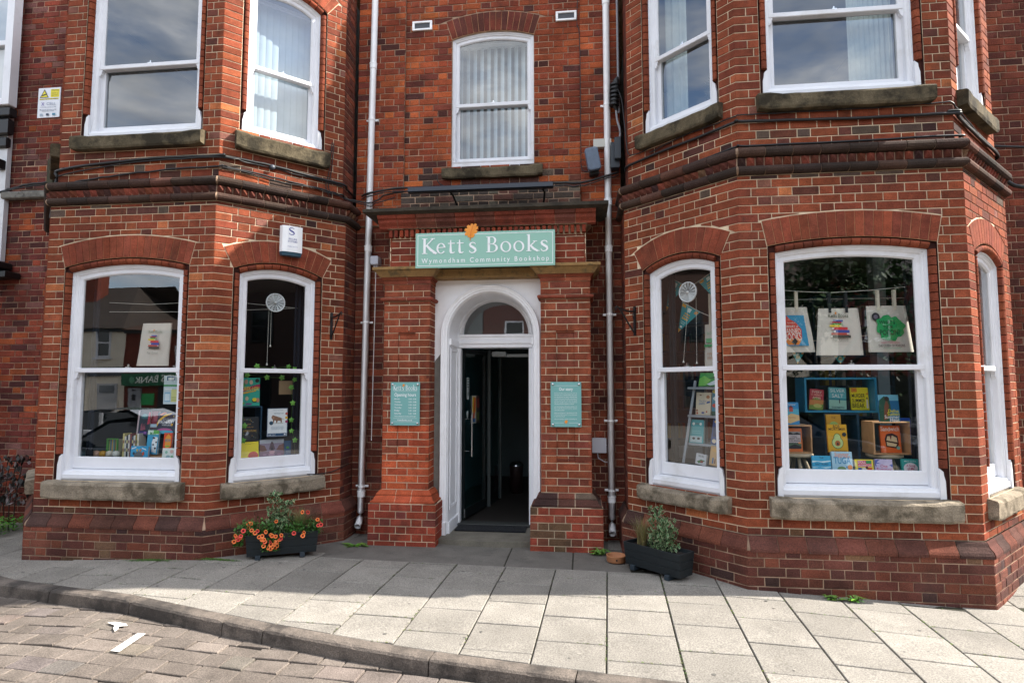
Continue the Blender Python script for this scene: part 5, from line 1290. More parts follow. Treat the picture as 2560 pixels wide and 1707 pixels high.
cable_thing('black cable on the wall left of the left bay', [([(-7.3, 6.44, 3.98), (-7.16, 6.44, 4.03), (-6.9, 6.46, 4.10), (-6.5, 6.47, 4.14), (-6.3, 6.47, 4.15)], .014, .012), ([(-7.3, 6.40, 3.90), (-7.17, 6.43, 4.02), (-6.6, 6.47, 4.11)], .008, .02)])
cable_thing('thin white clipped wire running down behind the left pier', [([(-2.33, 6.47, 2.98), (-2.335, 6.48, 2.5), (-2.345, 6.48, 1.6), (-2.35, 6.48, 1.0)], .0035, .0)], m=M_PVC)
cable_thing('dark wire with white clips from the narrow left window to the pipe', [(along(BAY_L, [(3, .95, .70), (3, 1.05, .692), (3, 1.2, .70), (3, 1.3, .73), (4, .2, .75)], .012), .005, .003)])
# vertical black strip at the junction left of the left bay
mb = MB(); mb.box(-6.55, -6.47, WY-.09, WY-.01, 3.55, 4.42, bev=.01); tag(mb.build('wall_strip', mat('mossy_dark_strip', '#3b3a2c', rough=.95, noise=(12, .4))), 'dark mossy vertical strip on the wall beside the left bay', 'wall strip')
mb = MB(); mb.box(-7.16, -6.30, WY-.10, WY-.005, 3.93, 4.02, bev=.012); tag(mb.build('weathered_beam', mat('grey_timber', '#6c6a64', rough=.95, noise=(14, .4), bump=(40, .9), stain=[(20, '#2e2d2a', .55, .7)])), 'weathered grey timber ledge on the wall left of the left bay', 'timber ledge')

# boxes and lamp
def boxy(name, label, cat, x0, x1, y0, y1, z0, z1, m, bev=.006, extra=None):
    o = MB(); o.box(x0, x1, y0, y1, z0, z1, bev=bev)
    if extra: extra(o)
    return tag(o.build(name, m), label, cat)
boxy('junction_box', 'white junction box beside the right downpipe below the plaque height', 'junction box', .105, .255, WY-.06, WY, .895, 1.055, mat('grey_white_plastic', '#b9bcc6', rough=.4), .008, lambda o: o.tube([(.16, WY-.03, .9), (.17, WY-.03, .84), (.24, WY-.03, .80), (.28, WY-.03, .80)], .006, 6))
boxy('junction_box', 'small white sensor box right of the left downpipe', 'junction box', -2.375, -2.285, WY-.11, WY, 2.985, 3.085, mat('grey_white_plastic'), .008, lambda o: [o.tube([(x, WY-.06, 2.99), (x, WY-.06, 2.955)], .012, 8) for x in (-2.345, -2.315)])
boxy('junction_box', 'pale grey rectangular box behind the right downpipe above the lamp', 'junction box', .150, .345, WY-.10, WY, 4.235, 4.33, mat('pale_grey_plastic', '#b9b8b0', rough=.5), .004)
boxy('equipment_box', 'dark grey slatted box in the corner right of the right downpipe', 'equipment box', .335, .43, WY-.14, WY, 3.98, 4.27, mat('dark_grey_plastic', '#2b333b', rough=.5), .008, lambda o: o.box(.375, .44, WY-.20, WY-.13, 4.06, 4.30, bev=.006))
cl = tag(empty('cable_joint', (.41, WY-.08, 4.72)), 'ribbed black cable joint hung in the corner beside the right bay', 'cable joint')
mb = MB(); mb.tube([(.42, 6.38, 5.0), (.405, 6.38, 4.96), (.395, 6.38, 4.85), (.385, 6.38, 4.72), (.395, 6.38, 4.66), (.41, 6.38, 4.62)], [.012, .035, .042, .046, .03, .015], 12); mb.build('body', M_BLACK, cl)
mb = MB()
for k in range(6): mb.tube([(.392-.002*k, 6.38, 4.92-.045*k), (.39-.002*k, 6.38, 4.90-.045*k)], .056, 10)
mb.build('rib', M_BLACK, cl)
cable_thing('stiff grey conduit and cable in the corner below the cable joint', [([(.425, 6.40, 7), (.428, 6.40, 5.2), (.43, 6.40, 4.6)], .014, 0), ([(.40, 6.38, 4.62), (.41, 6.36, 4.50), (.435, 6.33, 4.38), (.435, 6.33, 4.3)], .012, 0)], m=mat('grey_conduit', '#7d8086', rough=.5))
# oval floodlight, tilted
fl = local(tag(empty('floodlight', (.115, 6.30, 4.20)), 'rounded blue grey floodlight tilted on the wall left of the right downpipe', 'floodlight'))
fl.rotation_euler = (radians(6), radians(-11), radians(4))
def rrect(w_, h_, r, n=5):
    p = []
    for cx, cz, a in ((w_-r, h_-r, 0), (-w_+r, h_-r, 90), (-w_+r, -h_+r, 180), (w_-r, -h_+r, 270)):
        for k in range(n+1): t = radians(a+90*k/n); p.append((cx+r*cos(t), cz+r*sin(t)))
    return p
mb = MB(); P_ = rrect(.072, .125, .03); mb.grid([[(x*k, y, z*k-.14) for x, z in P_] for k, y in ((.9, .05), (1, .03), (1, -.01), (.94, -.025), (.86, -.028))], closed=True, sm=False); mb.face([(x*.86, -.028, z*.86-.14) for x, z in P_]); mb.build('body', mat('blue_grey_plastic', '#5b6a7e', rough=.45, noise=(30, .12)), fl)
mb = MB(); mb.box(-.02, .02, .03, .14, -.27, -.23); mb.box(-.05, .05, .05, .2, -.30, -.25, bev=.01); mb.build('bracket', M_BLACK, fl)

# basket brackets
def basket_bracket(f, s_, z, d, label, flip):
    o = tag(empty('basket_bracket', f.P(s_, z, 0)), label, 'bracket', 'hanging basket brackets')
    mb = MB(); T = lambda x, y, zz: f.P(s_+x, z+zz, y)
    mb.box(-.013, .013, 0, .014, -.02, .27, T=T, bev=.002); mb.build('back_plate', M_BLACKMETAL, o)
    k_ = 1.35; mb = MB(); mb.tube([T(0, .01, .22), T(0, .08*k_, .215), T(0, .17*k_, .235), T(0, .20*k_, .25), T(0, .215*k_, .235), T(0, .205*k_, .215)], .009, 8); mb.tube([T(0, .01, .0), T(0, .08*k_, .10), T(0, .17*k_, .232)], .008, 8)
    mb.tube([T(0, .01, .15), T(0, .035, .16), T(0, .04, .19), T(0, .025, .205)], .004, 6); mb.build('arm', M_BLACKMETAL, o)
basket_bracket(FR(BAY_L, 3), 1.175, 2.13, .2, 'black hanging basket bracket on the left bay by the downpipe', 0)
basket_bracket(FR(BAY_R, 1), .128, 2.13, .2, 'black hanging basket bracket on the right bay by the downpipe', 0)
# round cable box on the left bay
f = FR(LU, 3); mb = MB(); mb.lathe(None, [(0, .05), (.022, .048), (.026, .04), (.026, 0)], 16, ax=lambda r, a, h: f.P(.50+r*cos(a), 3.868+r*sin(a), h)); tag(mb.build('cable_box', mat('grey_box', '#3a3f4a', rough=.5)), 'small round grey box on the thick cable of the left bay', 'junction box')

# neighbouring white building on the far left
nb = tag(empty('white_building', (-7.5, 6.6, 3.1)), 'white rendered neighbouring building with a sash window at the far left', 'building')
mb = MB(); mb.box(-12, -7.13, 6.44, 6.50, 3.14, 9.5); mb.build('wall', mat('white_render', '#c9ccd0', rough=.8, noise=(5, .08), bump=(20, .2)), nb)
mb = MB(); mb.box(-12, -7.05, 6.36, 6.46, 4.97, 5.08, bev=.01); mb.box(-12, -7.08, 6.38, 6.46, 4.74, 4.95, bev=.02); mb.box(-12, -7.11, 6.395, 6.46, 4.58, 4.72, bev=.02); mb.build('cornice', mat('black_paint', '#17181a', rough=.5), nb)
wn_ = empty('window', (-7.6, 6.4, 5.1), 0, nb)
mb = MB()
for q in ((-7.15, -7.05, 5.10, 8.6), (-8.3, -8.15, 5.10, 8.6), (-8.15, -7.15, 5.10, 5.19), (-8.15, -7.15, 5.87, 5.94), (-8.15, -7.15, 7.1, 7.2)): mb.box(q[0], q[1], 6.34, 6.45, q[2], q[3], bev=.008)
mb.build('window_frame', M_WHITE, wn_)
mb = MB(); mb.face([(-8.2, 6.39, 5.15), (-7.14, 6.39, 5.15), (-7.14, 6.39, 8.6), (-8.2, 6.39, 8.6)]); mb.build('pane', M_GLASSUP, wn_)
mb = MB(); mb.box(-12, -7.9, 6.7, 12, -.5, 3.1); mb.build('side_wall', mat('white_render'), nb)
boxy('wall_lamp', 'small dark box lamp on the white building at the left edge', 'lamp', -7.22, -7.14, 6.36, 6.44, 4.30, 4.42, M_BLACKMETAL)
# plants at the far left corner
sh = tag(empty('shrub', (-6.75, 6.1, -.08)), 'dark leggy shrub in the corner at the far left', 'shrub')
r = random.Random(8); mb = MB()
for k in range(420):
    x = -6.65+(r.random()-.5)*.75; z = .25+r.random()*.55; y = 6.15+(r.random()-.5)*.45; a, b = r.random()*6, r.random()*2
    v = Vector((cos(a)*cos(b), sin(a)*cos(b), sin(b)))*.035; u = Vector((-sin(a), cos(a), .3))*.02; c = Vector((x, y, z)); mb.face([c-v, c-u, c+v, c+u], (.02, .022, .02) if r.random() < .75 else (.16, .13, .13))
mb.build('foliage', M_LEAF, sh)
mb = MB(); 
for k in range(9): mb.tube([(-6.9+.06*k, 6.15, -.09), (-6.95+.07*k, 6.12, .3), (-7.0+.08*k, 6.15, .7)], .006, 5)
mb.build('stem', mat('bark', '#2a211b', rough=.9), sh)
mb = MB()
for k in range(1500):
    x = -6.75+(r.random()-.5)*1.0; y = 5.85+(r.random()-.5)*.7; z = gz(x, y)+.02+.16*r.random(); a = r.random()*6; v = Vector((cos(a), sin(a), .4))*.022; u = Vector((-sin(a), cos(a), .2))*.012; c = Vector((x, y, z)); mb.face([c-v, c-u, c+v, c+u], (.05+.05*r.random(), .16+.10*r.random(), .025))
tag(mb.build('ground_cover', M_LEAF), 'bright green ground cover plants at the foot of the far left wall', 'plants', kind='stuff')

# ================================================================ window displays
FACES = {'RF': FR(BAY_R, 2), 'RL': FR(BAY_R, 1), 'RR': FR(BAY_R, 3), 'LF': FR(BAY_L, 2), 'LR': FR(BAY_L, 3)}
def stand(face, d, bl, tr, name, label, cat, body, patches, thick=.022, lean=-.10, roll=0, group=None, cover=None, zfloor=None, yaw=0):
    """a book, board or poster standing behind the glass; bl/tr = (s, z) corners"""
    f = FACES[face]; s_ = (bl[0]+tr[0])/2; z0 = bl[1]; w_ = tr[0]-bl[0]; h_ = tr[1]-bl[1]
    if zfloor is not None: h_ += z0-zfloor; patches = patches; z0 = zfloor
    o = local(empty(name, f.P(s_, z0, d), f.ang+yaw, None, 0)); o.rotation_euler = (lean, roll, f.ang+yaw); tag(o, label, cat, group)
    mb = MB()
    if cat == 'book':
        mb.box(-w_/2+.002, w_/2-.003, .0025, thick-.0025, .003, h_-.003, (.75, .72, .65)); mb.build('pages', M_TINTMATT, o)
        mb = MB(); mb.box(-w_/2, w_/2, 0, .002, 0, h_, lin(cover or body)); mb.box(-w_/2, w_/2, thick-.002, thick, 0, h_, lin(cover or body)); mb.box(-w_/2, -w_/2+.002, .002, thick-.002, 0, h_, lin(cover or body)); mb.build('cover', M_TINT, o)
    else:
        mb.box(-w_/2, w_/2, 0, thick, 0, h_, lin(cover or body)); mb.build('board', M_TINT, o)
    if patches:
        pr = MB(); printed(pr, [('r', .0, .0, 1, 1, body)]+patches, w_, h_, -.0004); pr.build('print', M_TINT, o)
    return o
G1 = 'books in the right shop window'
# --- right bay, front window
stand('RF', -.72, (0.774, 1.388), (0.9, 1.582), 'book', 'red and green novel leaning in the blue box shelf, left of three', 'book', '#c2394a', [('p', [(0, 0), (1, 0), (1, .45), (.5, .6), (0, .4)], '#7d9a3a'), ('p', [(0, .2), (1, .3), (1, .5), (0, .45)], '#d98a4a'), ('e', .6, .2, .3, .15, '#c9c36a'), ('t', 'EVERY', .5, .86, .7, '#f2d9c8'), ('t', 'SUMMER', .5, .72, .8, '#f2b1a0'), ('t', 'AFTER', .5, .58, .6, '#f4e0c0')], roll=.12, group=None)
stand('RF', -.72, (0.956, 1.394), (1.109, 1.596), 'book', 'turquoise seaside novel in the blue box shelf, middle of three', 'book', '#5fb7c1', [('r', 0, .0, 1, .45, '#9fd0bd'), ('r', 0, .42, 1, .5, '#2a8c9a'), ('t', 'SILVER', .5, .86, .84, '#e8f2ee'), ('t', 'SALT', .5, .62, .66, '#e8f2ee'), ('r', .58, .28, .63, .46, '#20303a'), ('t', 'ELIZABETH', .5, .08, .7, '#25454d')], roll=.05)
stand('RF', -.72, (1.156, 1.388), (1.311, 1.596), 'book', 'yellow murder mystery with bold black title in the blue box shelf', 'book', '#f2e01f', [('r', .04, .80, .36, .98, '#d8452c'), ('t', 'KATIE', .2, .92, .28, '#f2e01f'), ('t', 'BISHOP', .2, .84, .28, '#f2e01f'), ('t', 'MURDER', .42, .64, .74, '#17120c', 1.7), ('t', 'SUMMER', .42, .42, .74, '#17120c', 1.5), ('t', 'BREAK', .40, .20, .70, '#17120c', 1.7), ('p', [(.84, .08), (.95, .08), (.93, .46), (.86, .46)], '#e8dcd0'), ('e', .895, .52, .045, .045, '#40302a'), ('r', .86, .70, .98, .74, '#d8452c')])
M_BLUEP = mat('blue_shelf_paint', '#1f7fa6', rough=.45); M_BLUED = mat('dark_blue_paint', '#15425c', rough=.5)
def box_frame(name, label, cat, face, d0, d1, bl, tr, th, m, back=None, parent=None):
    f = FACES[face]; T = lambda x, y, z: f.P(x, z, y)
    o = tag(empty(name, f.P((bl[0]+tr[0])/2, bl[1], d0)), label, cat)
    for nm_, q in (('side', (bl[0], bl[0]+th, bl[1], tr[1])), ('side', (tr[0]-th, tr[0], bl[1], tr[1])), ('shelf', (bl[0]+th, tr[0]-th, bl[1], bl[1]+th)), ('shelf', (bl[0]+th, tr[0]-th, tr[1]-th, tr[1]))):
        mb = MB(); mb.box(q[0], q[1], d1, d0, q[2], q[3], T=T, bev=.002); mb.build(nm_, m, o)
    if back: mb = MB(); mb.box(bl[0]+th, tr[0]-th, d1, d1+.006, bl[1]+th, tr[1]-th, T=T); mb.build('back', back, o)
    return o
box_frame('box_shelf', 'bright blue open box shelf holding three novels in the big right window', 'shelf', 'RF', -.62, -.86, (0.706, 1.366), (1.337, 1.688), .018, M_BLUEP)
box_frame('cabinet', 'dark blue open cabinet under the bright blue box shelf', 'cabinet', 'RF', -.64, -.90, ((0.875, 0.976)[0], .86), ((1.181, 0.981)[0], (0.89, 1.363)[1]), .018, M_BLUED, M_DARK)
stand('RF', -.55, (0.863, 1.197), (0.989, 1.354), 'book', 'mustard book half hidden behind the avocado cover', 'book', '#b98a1e', [('e', .5, .35, .32, .3, '#8fae5c'), ('t', 'THE', .5, .8, .3, '#6a4a10')])
stand('RF', -.46, (0.837, 1.023), (1.002, 1.268), 'book', 'mustard yellow book with a big green avocado on the cover', 'book', '#dba51c', [('t', 'BOB', .48, .93, .34, '#3a220e', 1.2), ('t', 'MORTIMER', .5, .83, .86, '#3a220e', 1.1), ('e', .48, .34, .30, .32, '#4a6a2c'), ('e', .48, .52, .19, .24, '#4a6a2c'), ('e', .48, .34, .27, .29, '#bfd48a'), ('e', .48, .52, .16, .21, '#bfd48a'), ('e', .48, .32, .14, .15, '#b4602a'), ('e', .48, .30, .05, .07, '#1c1a18'), ('e', .84, .64, .11, .11, '#1d2c38'), ('t', 'The Hotel Avocado', .52, .06, .8, '#4a300c')])
M_STOOL = mat('stool_wood', '#b7a68c', rough=.55, noise=(12, .12))
def stool(face, d, c, rx, zt, label, legs):
    f = FACES[face]; o = tag(empty('stool', f.P(c, .86, d)), label, 'stool')
    mb = MB(); mb.lathe(None, [(0, zt), (rx-.01, zt), (rx, zt-.008), (rx, zt-.026), (rx-.012, zt-.034), (0, zt-.034)], 28, ax=lambda r, a, h: f.P(c+r*cos(a), h, d+r*sin(a))); mb.build('seat', M_STOOL, o)
    for a, b in legs: mb = MB(); mb.tube([f.P(c+a*.55, zt-.03, d+b*.5), f.P(c+a, .862, d+b)], [.014, .017], 10); mb.build('leg', M_STOOL, o)
sl = (0.703, 1.013); stool('RF', -.50, sl[0]-.13, .14, sl[1], 'round wooden stool under the crate at the left of the big window', ((-.09, .02), (.0, .10), (.095, .02), (0, -.1)))
box_frame('wooden_crate', 'pale wooden box on the left stool with an orange book inside', 'box', 'RF', -.40, -.60, ((0.43, 1.027)[0], sl[1]+.001), (0.678, 1.264), .012, M_WOOD)
stand('RF', -.42, ((0.469, 1.032)[0], sl[1]+.015), (0.604, 1.234), 'book', 'orange book with a dark night picture inside the left wooden box', 'book', '#cf6a2c', [('r', .08, .12, .92, .86, '#1c1d22'), ('p', [(.08, .74), (.25, .84), (.45, .76), (.7, .83), (.92, .75), (.92, .86), (.08, .86)], '#8a8480'), ('r', .1, .38, .9, .72, '#bfb2b4'), ('t', 'I WILL', .5, .64, .4, '#2c2a30'), ('t', 'GREET THE', .5, .55, .7, '#2c2a30'), ('t', 'SUN AGAIN', .5, .46, .7, '#2c2a30'), ('p', [(.08, .2), (.5, .32), (.92, .22), (.92, .36), (.08, .36)], '#46604a'), ('e', .82, .37, .1, .06, '#d98a4a')])
stand('RF', -.44, ((0.458, 1.266)[0], (0.438, 1.263)[1]+.002), (0.591, 1.465), 'book', 'bright blue beach scene novel standing on the left wooden box', 'book', '#2f93cf', [('r', 0, .45, 1, .7, '#58b6d2'), ('p', [(0, .3), (.5, .5), (1, .42), (1, .2), (.4, .05), (.15, .1)], '#e2c184'), ('r', .38, .58, .62, .75, '#c9524a'), ('p', [(.32, .74), (.5, .86), (.68, .74)], '#7a3030'), ('r', 0, .60, .3, .66, '#6f9a4a'), ('t', 'A Summer', .5, .90, .62, '#e8f0f2'), ('t', 'to Remember', .5, .32, .6, '#b0603a')])
sr = (1.447, 1.016); stool('RF', -.50, sr[0]-.13, .145, sr[1], 'round wooden stool under the crate at the right of the big window', ((-.09, .02), (.01, .10), (.10, .0), (0, -.1)))
box_frame('wooden_crate', 'pale wooden box on the right stool framing the sandwich book', 'box', 'RF', -.36, -.58, ((1.17, 1.028)[0], sr[1]+.001), (1.472, 1.299), .012, M_WOOD)
stand('RF', -.40, ((1.252, 1.035)[0], sr[1]+.015), (1.416, 1.265), 'book', 'orange book with a chocolate sandwich drawn on the cover', 'book', '#dc6426', [('t', 'Sandwich', .5, .88, .92, '#e6dfd8', 1.3), ('p', [(.25, .22), (.75, .16), (.88, .30), (.86, .62), (.60, .72), (.30, .68), (.20, .5)], '#33130c'), ('p', [(.28, .45), (.82, .38), (.80, .55), (.60, .63), (.34, .60)], '#d9bf94'), ('p', [(.30, .26), (.72, .22), (.80, .32), (.28, .40)], '#d9bf94'), ('p', [(.45, .62), (.5, .45), (.56, .62)], '#7a1c18'), ('e', .84, .18, .09, .09, '#7fb2a0')])
stand('RF', -.40, ((1.249, 1.301)[0], (1.182, 1.297)[1]+.002), (1.416, 1.534), 'book', 'blue sea novel with a woman under palms standing on the right box', 'book', '#2d7fae', [('r', 0, .78, 1, 1, '#6fb5cf'), ('r', 0, .45, 1, .78, '#1f6a9a'), ('p', [(0, 0), (.45, 0), (.6, .5), (.55, .8), (.3, .95), (.05, .8), (0, .5)], '#1e5240'), ('p', [(.2, .05), (.38, .1), (.5, .6), (.4, .85), (.28, .6)], '#7a4a34'), ('e', .42, .85, .12, .12, '#2a1a14'), ('t', 'Defne', .7, .40, .50, '#e8dc3a', 1.1), ('t', 'Suman', .68, .29, .58, '#e8dc3a', 1.1), ('t', 'Summer', .60, .18, .72, '#e8f0f2', 1.1), ('t', 'Heat', .72, .07, .46, '#e8f0f2', 1.1)])
stand('RF', -.62, (1.506, 1.015), (1.628, 1.322), 'book', 'tall royal blue book behind the right wooden box', 'book', '#1c52b8', [('r', .1, .85, .9, .9, '#d9e23a'), ('r', .1, .3, .9, .33, '#9fc0e8'), ('r', .1, .4, .9, .43, '#9fc0e8')])
ZB = .864
stand('RF', -.26, (0.623, 0.865), (0.776, 1.012), 'book', 'blue book with white waves in the bottom row, furthest left', 'book', '#38a8d2', [('p', [(0, .6), (.3, .66), (.6, .60), (1, .68), (1, .74), (.5, .68), (0, .72)], '#d8eef2'), ('p', [(0, .3), (.4, .36), (.7, .28), (1, .34), (1, .4), (.6, .36), (0, .38)], '#bfe4ee'), ('p', [(0, 0), (1, 0), (1, .16), (.5, .1), (0, .18)], '#1f6fa0'), ('t', 'THE', .5, .88, .22, '#173a5a'), ('t', 'SALT ROAD', .5, .52, .7, '#173a5a')], zfloor=ZB)
stand('RF', -.25, (0.781, 0.866), (0.947, 1.05), 'book', 'pale blue book titled TUGA with a turtle, bottom row', 'book', '#a9cfe0', [('t', 'Summer', .5, .88, .7, '#e88a6a', 1.3), ('t', 'on the island', .5, .77, .76, '#e88a6a'), ('t', 'TUGA', .5, .60, .82, '#2f8fc0', 1.6), ('e', .45, .2, .22, .15, '#5f8a5a'), ('e', .72, .3, .06, .05, '#2f8fc0'), ('e', .86, .30, .12, .12, '#f0904a')], zfloor=ZB, cover='#7fa9c4', thick=.03)
stand('RF', -.25, (0.974, 0.869), (1.113, 0.986), 'book', 'yellow book with pink and green lettering, middle of the bottom row', 'book', '#f0dc4a', [('r', .1, .5, .9, .93, '#e0507a'), ('t', 'DOLLY', .4, .82, .55, '#f8f4ea', 1.2), ('r', .58, .72, .88, .93, '#2c9a5a'), ('t', 'ALDERTON', .5, .60, .76, '#f8f4ea', 1.2), ('r', .1, .0, .3, .44, '#2f5ab0'), ('r', .34, .0, .6, .44, '#e8e4da'), ('r', .64, .0, .9, .44, '#d8452c'), ('e', .6, .44, .08, .08, '#5a3020')], zfloor=ZB)
stand('RF', -.25, (1.126, 0.872), (1.266, 0.99), 'book', 'lilac book with pink script and a palm leaf in the bottom row', 'book', '#cbc0e0', [('p', [(0, .95), (.3, .98), (.1, .8), (.35, .7), (.05, .72), (.1, .5), (0, .6)], '#4a5fb0'), ('p', [(1, .7), (.8, .62), (.95, .5), (1, .5)], '#5a6fc0'), ('t', 'One', .5, .55, .4, '#c8407a', 1.2), ('t', 'Summer', .5, .32, .84, '#c8407a', 1.3)], zfloor=ZB)
stand('RF', -.25, (1.341, 0.876), (1.474, 0.995), 'book', 'teal book with a pale pink oval, furthest right in the bottom row', 'book', '#2f9a94', [('e', .5, .42, .42, .34, '#e8dce0'), ('t', 'MIKE GAYLE', .5, .86, .7, '#cfe6e2'), ('t', 'A Song', .5, .56, .5, '#c8406a', 1.2), ('t', 'of Me', .5, .40, .4, '#c8406a', 1.2), ('t', '& You', .5, .24, .4, '#c8406a', 1.2)], zfloor=ZB)
# the paler pier, bookcases and navy curtain inside
f = FACES['RF']
mb = MB(); a, b = (1.809, 1.559), (1.926, 1.559); mb.box(a[0], b[0], -1.75, -1.6, .86, 3.2, T=lambda x, y, z: f.P(x, z, y)); mb.build('wall_pier', mat('grey_pier_paint', '#7f9097', rough=.8), building)
def curtain(face, d, s0, s1, z0, z1, m, label, n=5, amp=.02):
    f = FACES[face] if isinstance(face, str) else face; mb = MB(); N = n*6
    mb.grid([[f.P(s0+(s1-s0)*k/N, z, d+amp*sin(k*2*pi/6)*(1 if z < z1 else .4)) for k in range(N+1)] for z in (z0, z0+(z1-z0)*.9, z1)], sm=True)
    return tag(mb.build('curtain', m), label, 'curtain')
M_NAVY = mat('navy_fabric', '#101c2b', rough=.9)
curtain('RF', -.50, (1.546, 2.426)[0], (1.546, 2.426)[0]+.16, .87, 3.05, M_NAVY, 'dark navy curtain at the right edge of the big right window', 3)
curtain('RL', -.32, .30, .375, .87, 3.0, mat('dark_teal_fabric', '#12262c', rough=.9), 'dark teal curtain at the left edge of the narrow right window', 2)
curtain('LF', -.28, .29, .355, .87, 3.0, M_NAVY, 'navy curtain at the left edge of the big left window', 2)
curtain('LR', -.30, .88, .97, .87, 3.0, M_NAVY, 'navy curtain at the right edge of the narrow left window', 2)
rb2 = random.Random(99)
def bookcase(x0, x1, y, z0, z1, label, glabel, nsh=4, dark=.25):
    o = tag(empty('bookcase', ((x0+x1)/2, y, z0)), label, 'bookcase')
    mb = MB(); mb.box(x0-.03, x0, y, y+.28, z0, z1); mb.box(x1, x1+.03, y, y+.28, z0, z1); mb.box(x0, x1, y+.26, y+.28, z0, z1); mb.build('case', M_BLUED, o)
    for k in range(nsh+1):
        z = z0+(z1-z0)*k/nsh; mb = MB(); mb.box(x0, x1, y, y+.26, z-.012, z+.012); mb.build('shelf', M_BLUED, o)
        if k == nsh: break
        x = x0+.02
        while x < x1-.05:
            if rb2.random() < .12: x += .08; continue
            n_ = rb2.randint(2, 5); t_ = .025+.02*rb2.random(); mb = MB()
            h_ = .17+.08*rb2.random(); c = pick([((.25, .2, .16), 2), ((.05, .07, .12), 2), ((.3, .06, .04), 1), ((.4, .38, .34), 1), ((.04, .14, .12), 1), ((.35, .25, .05), 1)], rb2)
            mb.box(x, x+t_, y+.03, y+.2, z+.013, z+.013+h_, c, bev=.002); tag(mb.build('book', M_TINTMATT), glabel, 'book', 'books on the back bookcases'); x += t_+.002
bookcase(1.0, 2.5, 8.6, .87, 2.5, 'dark blue bookcase at the back of the right shop room', 'small book spine on a dim shelf at the back of the shop', 4)
bookcase(2.85, 3.7, 7.6, .87, 2.7, 'dark blue bookcase on the right side behind the big window', 'small book spine on a dim shelf at the back of the shop', 5)
mb = MB(); mb.box(2.30, 2.55, 6.6, 6.75, 3.13, 3.195, bev=.006); tag(mb.build('ceiling_box', M_PVC), 'small white box on the ceiling inside the big right window', 'ceiling box')
ltb = tag(empty('strip_light', (1.8, 6.6, 3.1)), 'unlit white strip light on the ceiling inside the big right window', 'light'); mb = MB(); mb.tube([(1.62, 5.9, 3.14), (2.2, 7.5, 3.14)], .03, 10); mb.build('tube', mat('lamp_tube', '#e8e6dc', rough=.4), ltb); mb = MB(); mb.box(-.03, .03, 0, 1.6, 3.16, 3.19, T=lambda x, y, z: (1.65+x+y*.34, 5.95+y*.95, z)); mb.build('fitting', M_PVC, ltb)

# tote bags on a line
def bag(face, d, bl, tr, label, patches, flare=.1, skew=0, handles=True, ztop=None, dark=False, hcol=(.68, .62, .50), twist=0, group='tote bags hung in the windows'):
    f = FACES[face]; c = (bl[0]+tr[0])/2; w_ = tr[0]-bl[0]; h_ = tr[1]-bl[1]; z0 = bl[1]
    o = local(empty('tote_bag', f.P(c, z0, d), f.ang+twist)); tag(o, label, 'tote bag', group); rr = random.Random(int(w_*1e4)+int(d*100))
    N, Mz = 12, 14; ph = rr.random()*6
    def surf(x, z, side):
        t = z/h_; hw = .5*w_*(1-flare*t)+.0; xx = (x)*2*hw+skew*(t-.5)*w_
        bul = .005*(1-(2*abs(x))**3)*(sin(pi*min(1, max(0, t*.9+.05)))+.3)+.004*sin(9*x+ph+3*t)+.003*sin(21*x-5*t)
        return (xx, -bul if side < 0 else bul+.006, z)
    mb = MB(); fr = [[surf(-.5+i/N, h_*j/Mz, -1) for i in range(N+1)] for j in range(Mz+1)]; bk = [[surf(.5-i/N, h_*j/Mz, 1) for i in range(N+1)] for j in range(Mz+1)]
    mb.grid([a+b for a, b in zip(fr, bk)], (.66, .62, .545), closed=True, sm=True); mb.face([p for p in fr[0]][::-1]+[], (.6, .56, .48)) if False else None
    mb.build('bag_body', M_CLOTH, o)
    if handles:
        for sx in ((-.22, .2) if not skew else (-.2, .22)):
            mb = MB(); zt = (ztop or h_+.16)
            for yy in (-.012, .014):
                a = surf(sx, h_-.002, -1); q = [(a[0]-.012, yy, h_-.04), (a[0]-.012, yy, zt), (a[0]+.012, yy, zt), (a[0]+.012, yy, h_-.04)]
                mb.face(q, hcol)
            mb.box(a[0]-.012, a[0]+.012, -.012, .014, zt-.002, zt, hcol); mb.build('handle', M_CLOTH, o)
    pr = MB(); printed(pr, patches, w_, h_, 0)
    # lay the print on the cloth
    out_ = []
    for x, y, z in pr.v:
        t = max(0, min(1, z/h_)); sx = max(-.5, min(.5, x/w_)); p = surf(sx/(1), z, -1); out_.append((p[0], -.015+y, z))
    pr.v = out_; pr.build('print', M_TINT, o)
    return o
STACK = [((.42, .70, .66, .73), '#3350a8', 0), ((.34, .655, .62, .695), '#a3283c', 0), ((.40, .62, .66, .655), '#3f9a48', 0), ((.32, .575, .62, .62), '#e2c93a', 0), ((.38, .51, .76, .57), '#cf3038', 0), ((.42, .445, .80, .505), '#2a4ca0', 0), ((.36, .395, .78, .44), '#b8483a', 0), ((.34, .33, .82, .39), '#2c3a30', 0)]
def stack_print(cx=.5, cz=.5, k=1):
    out_ = []
    for (a, b, c_, d_), col, _ in STACK:
        g_ = lambda x, z: (cx+(x-.57)*k, cz+(z-.53)*k)
        p = [g_(a, b), g_(c_, b-.008), g_(c_, d_-.006), g_(a, d_)]; out_.append(('p', p, col))
        e = c_ if int(a*100) % 4 < 2 else a; s_ = -.05 if e == c_ else .05
        out_.append(('p', [g_(min(e, e+s_), b+.008), g_(max(e, e+s_), b+.008), g_(max(e, e+s_), d_-.014), g_(min(e, e+s_), d_-.014)], '#e8e4da'))
    return out_
b1, t1 = (0.346, 1.91), (0.697, 2.312)
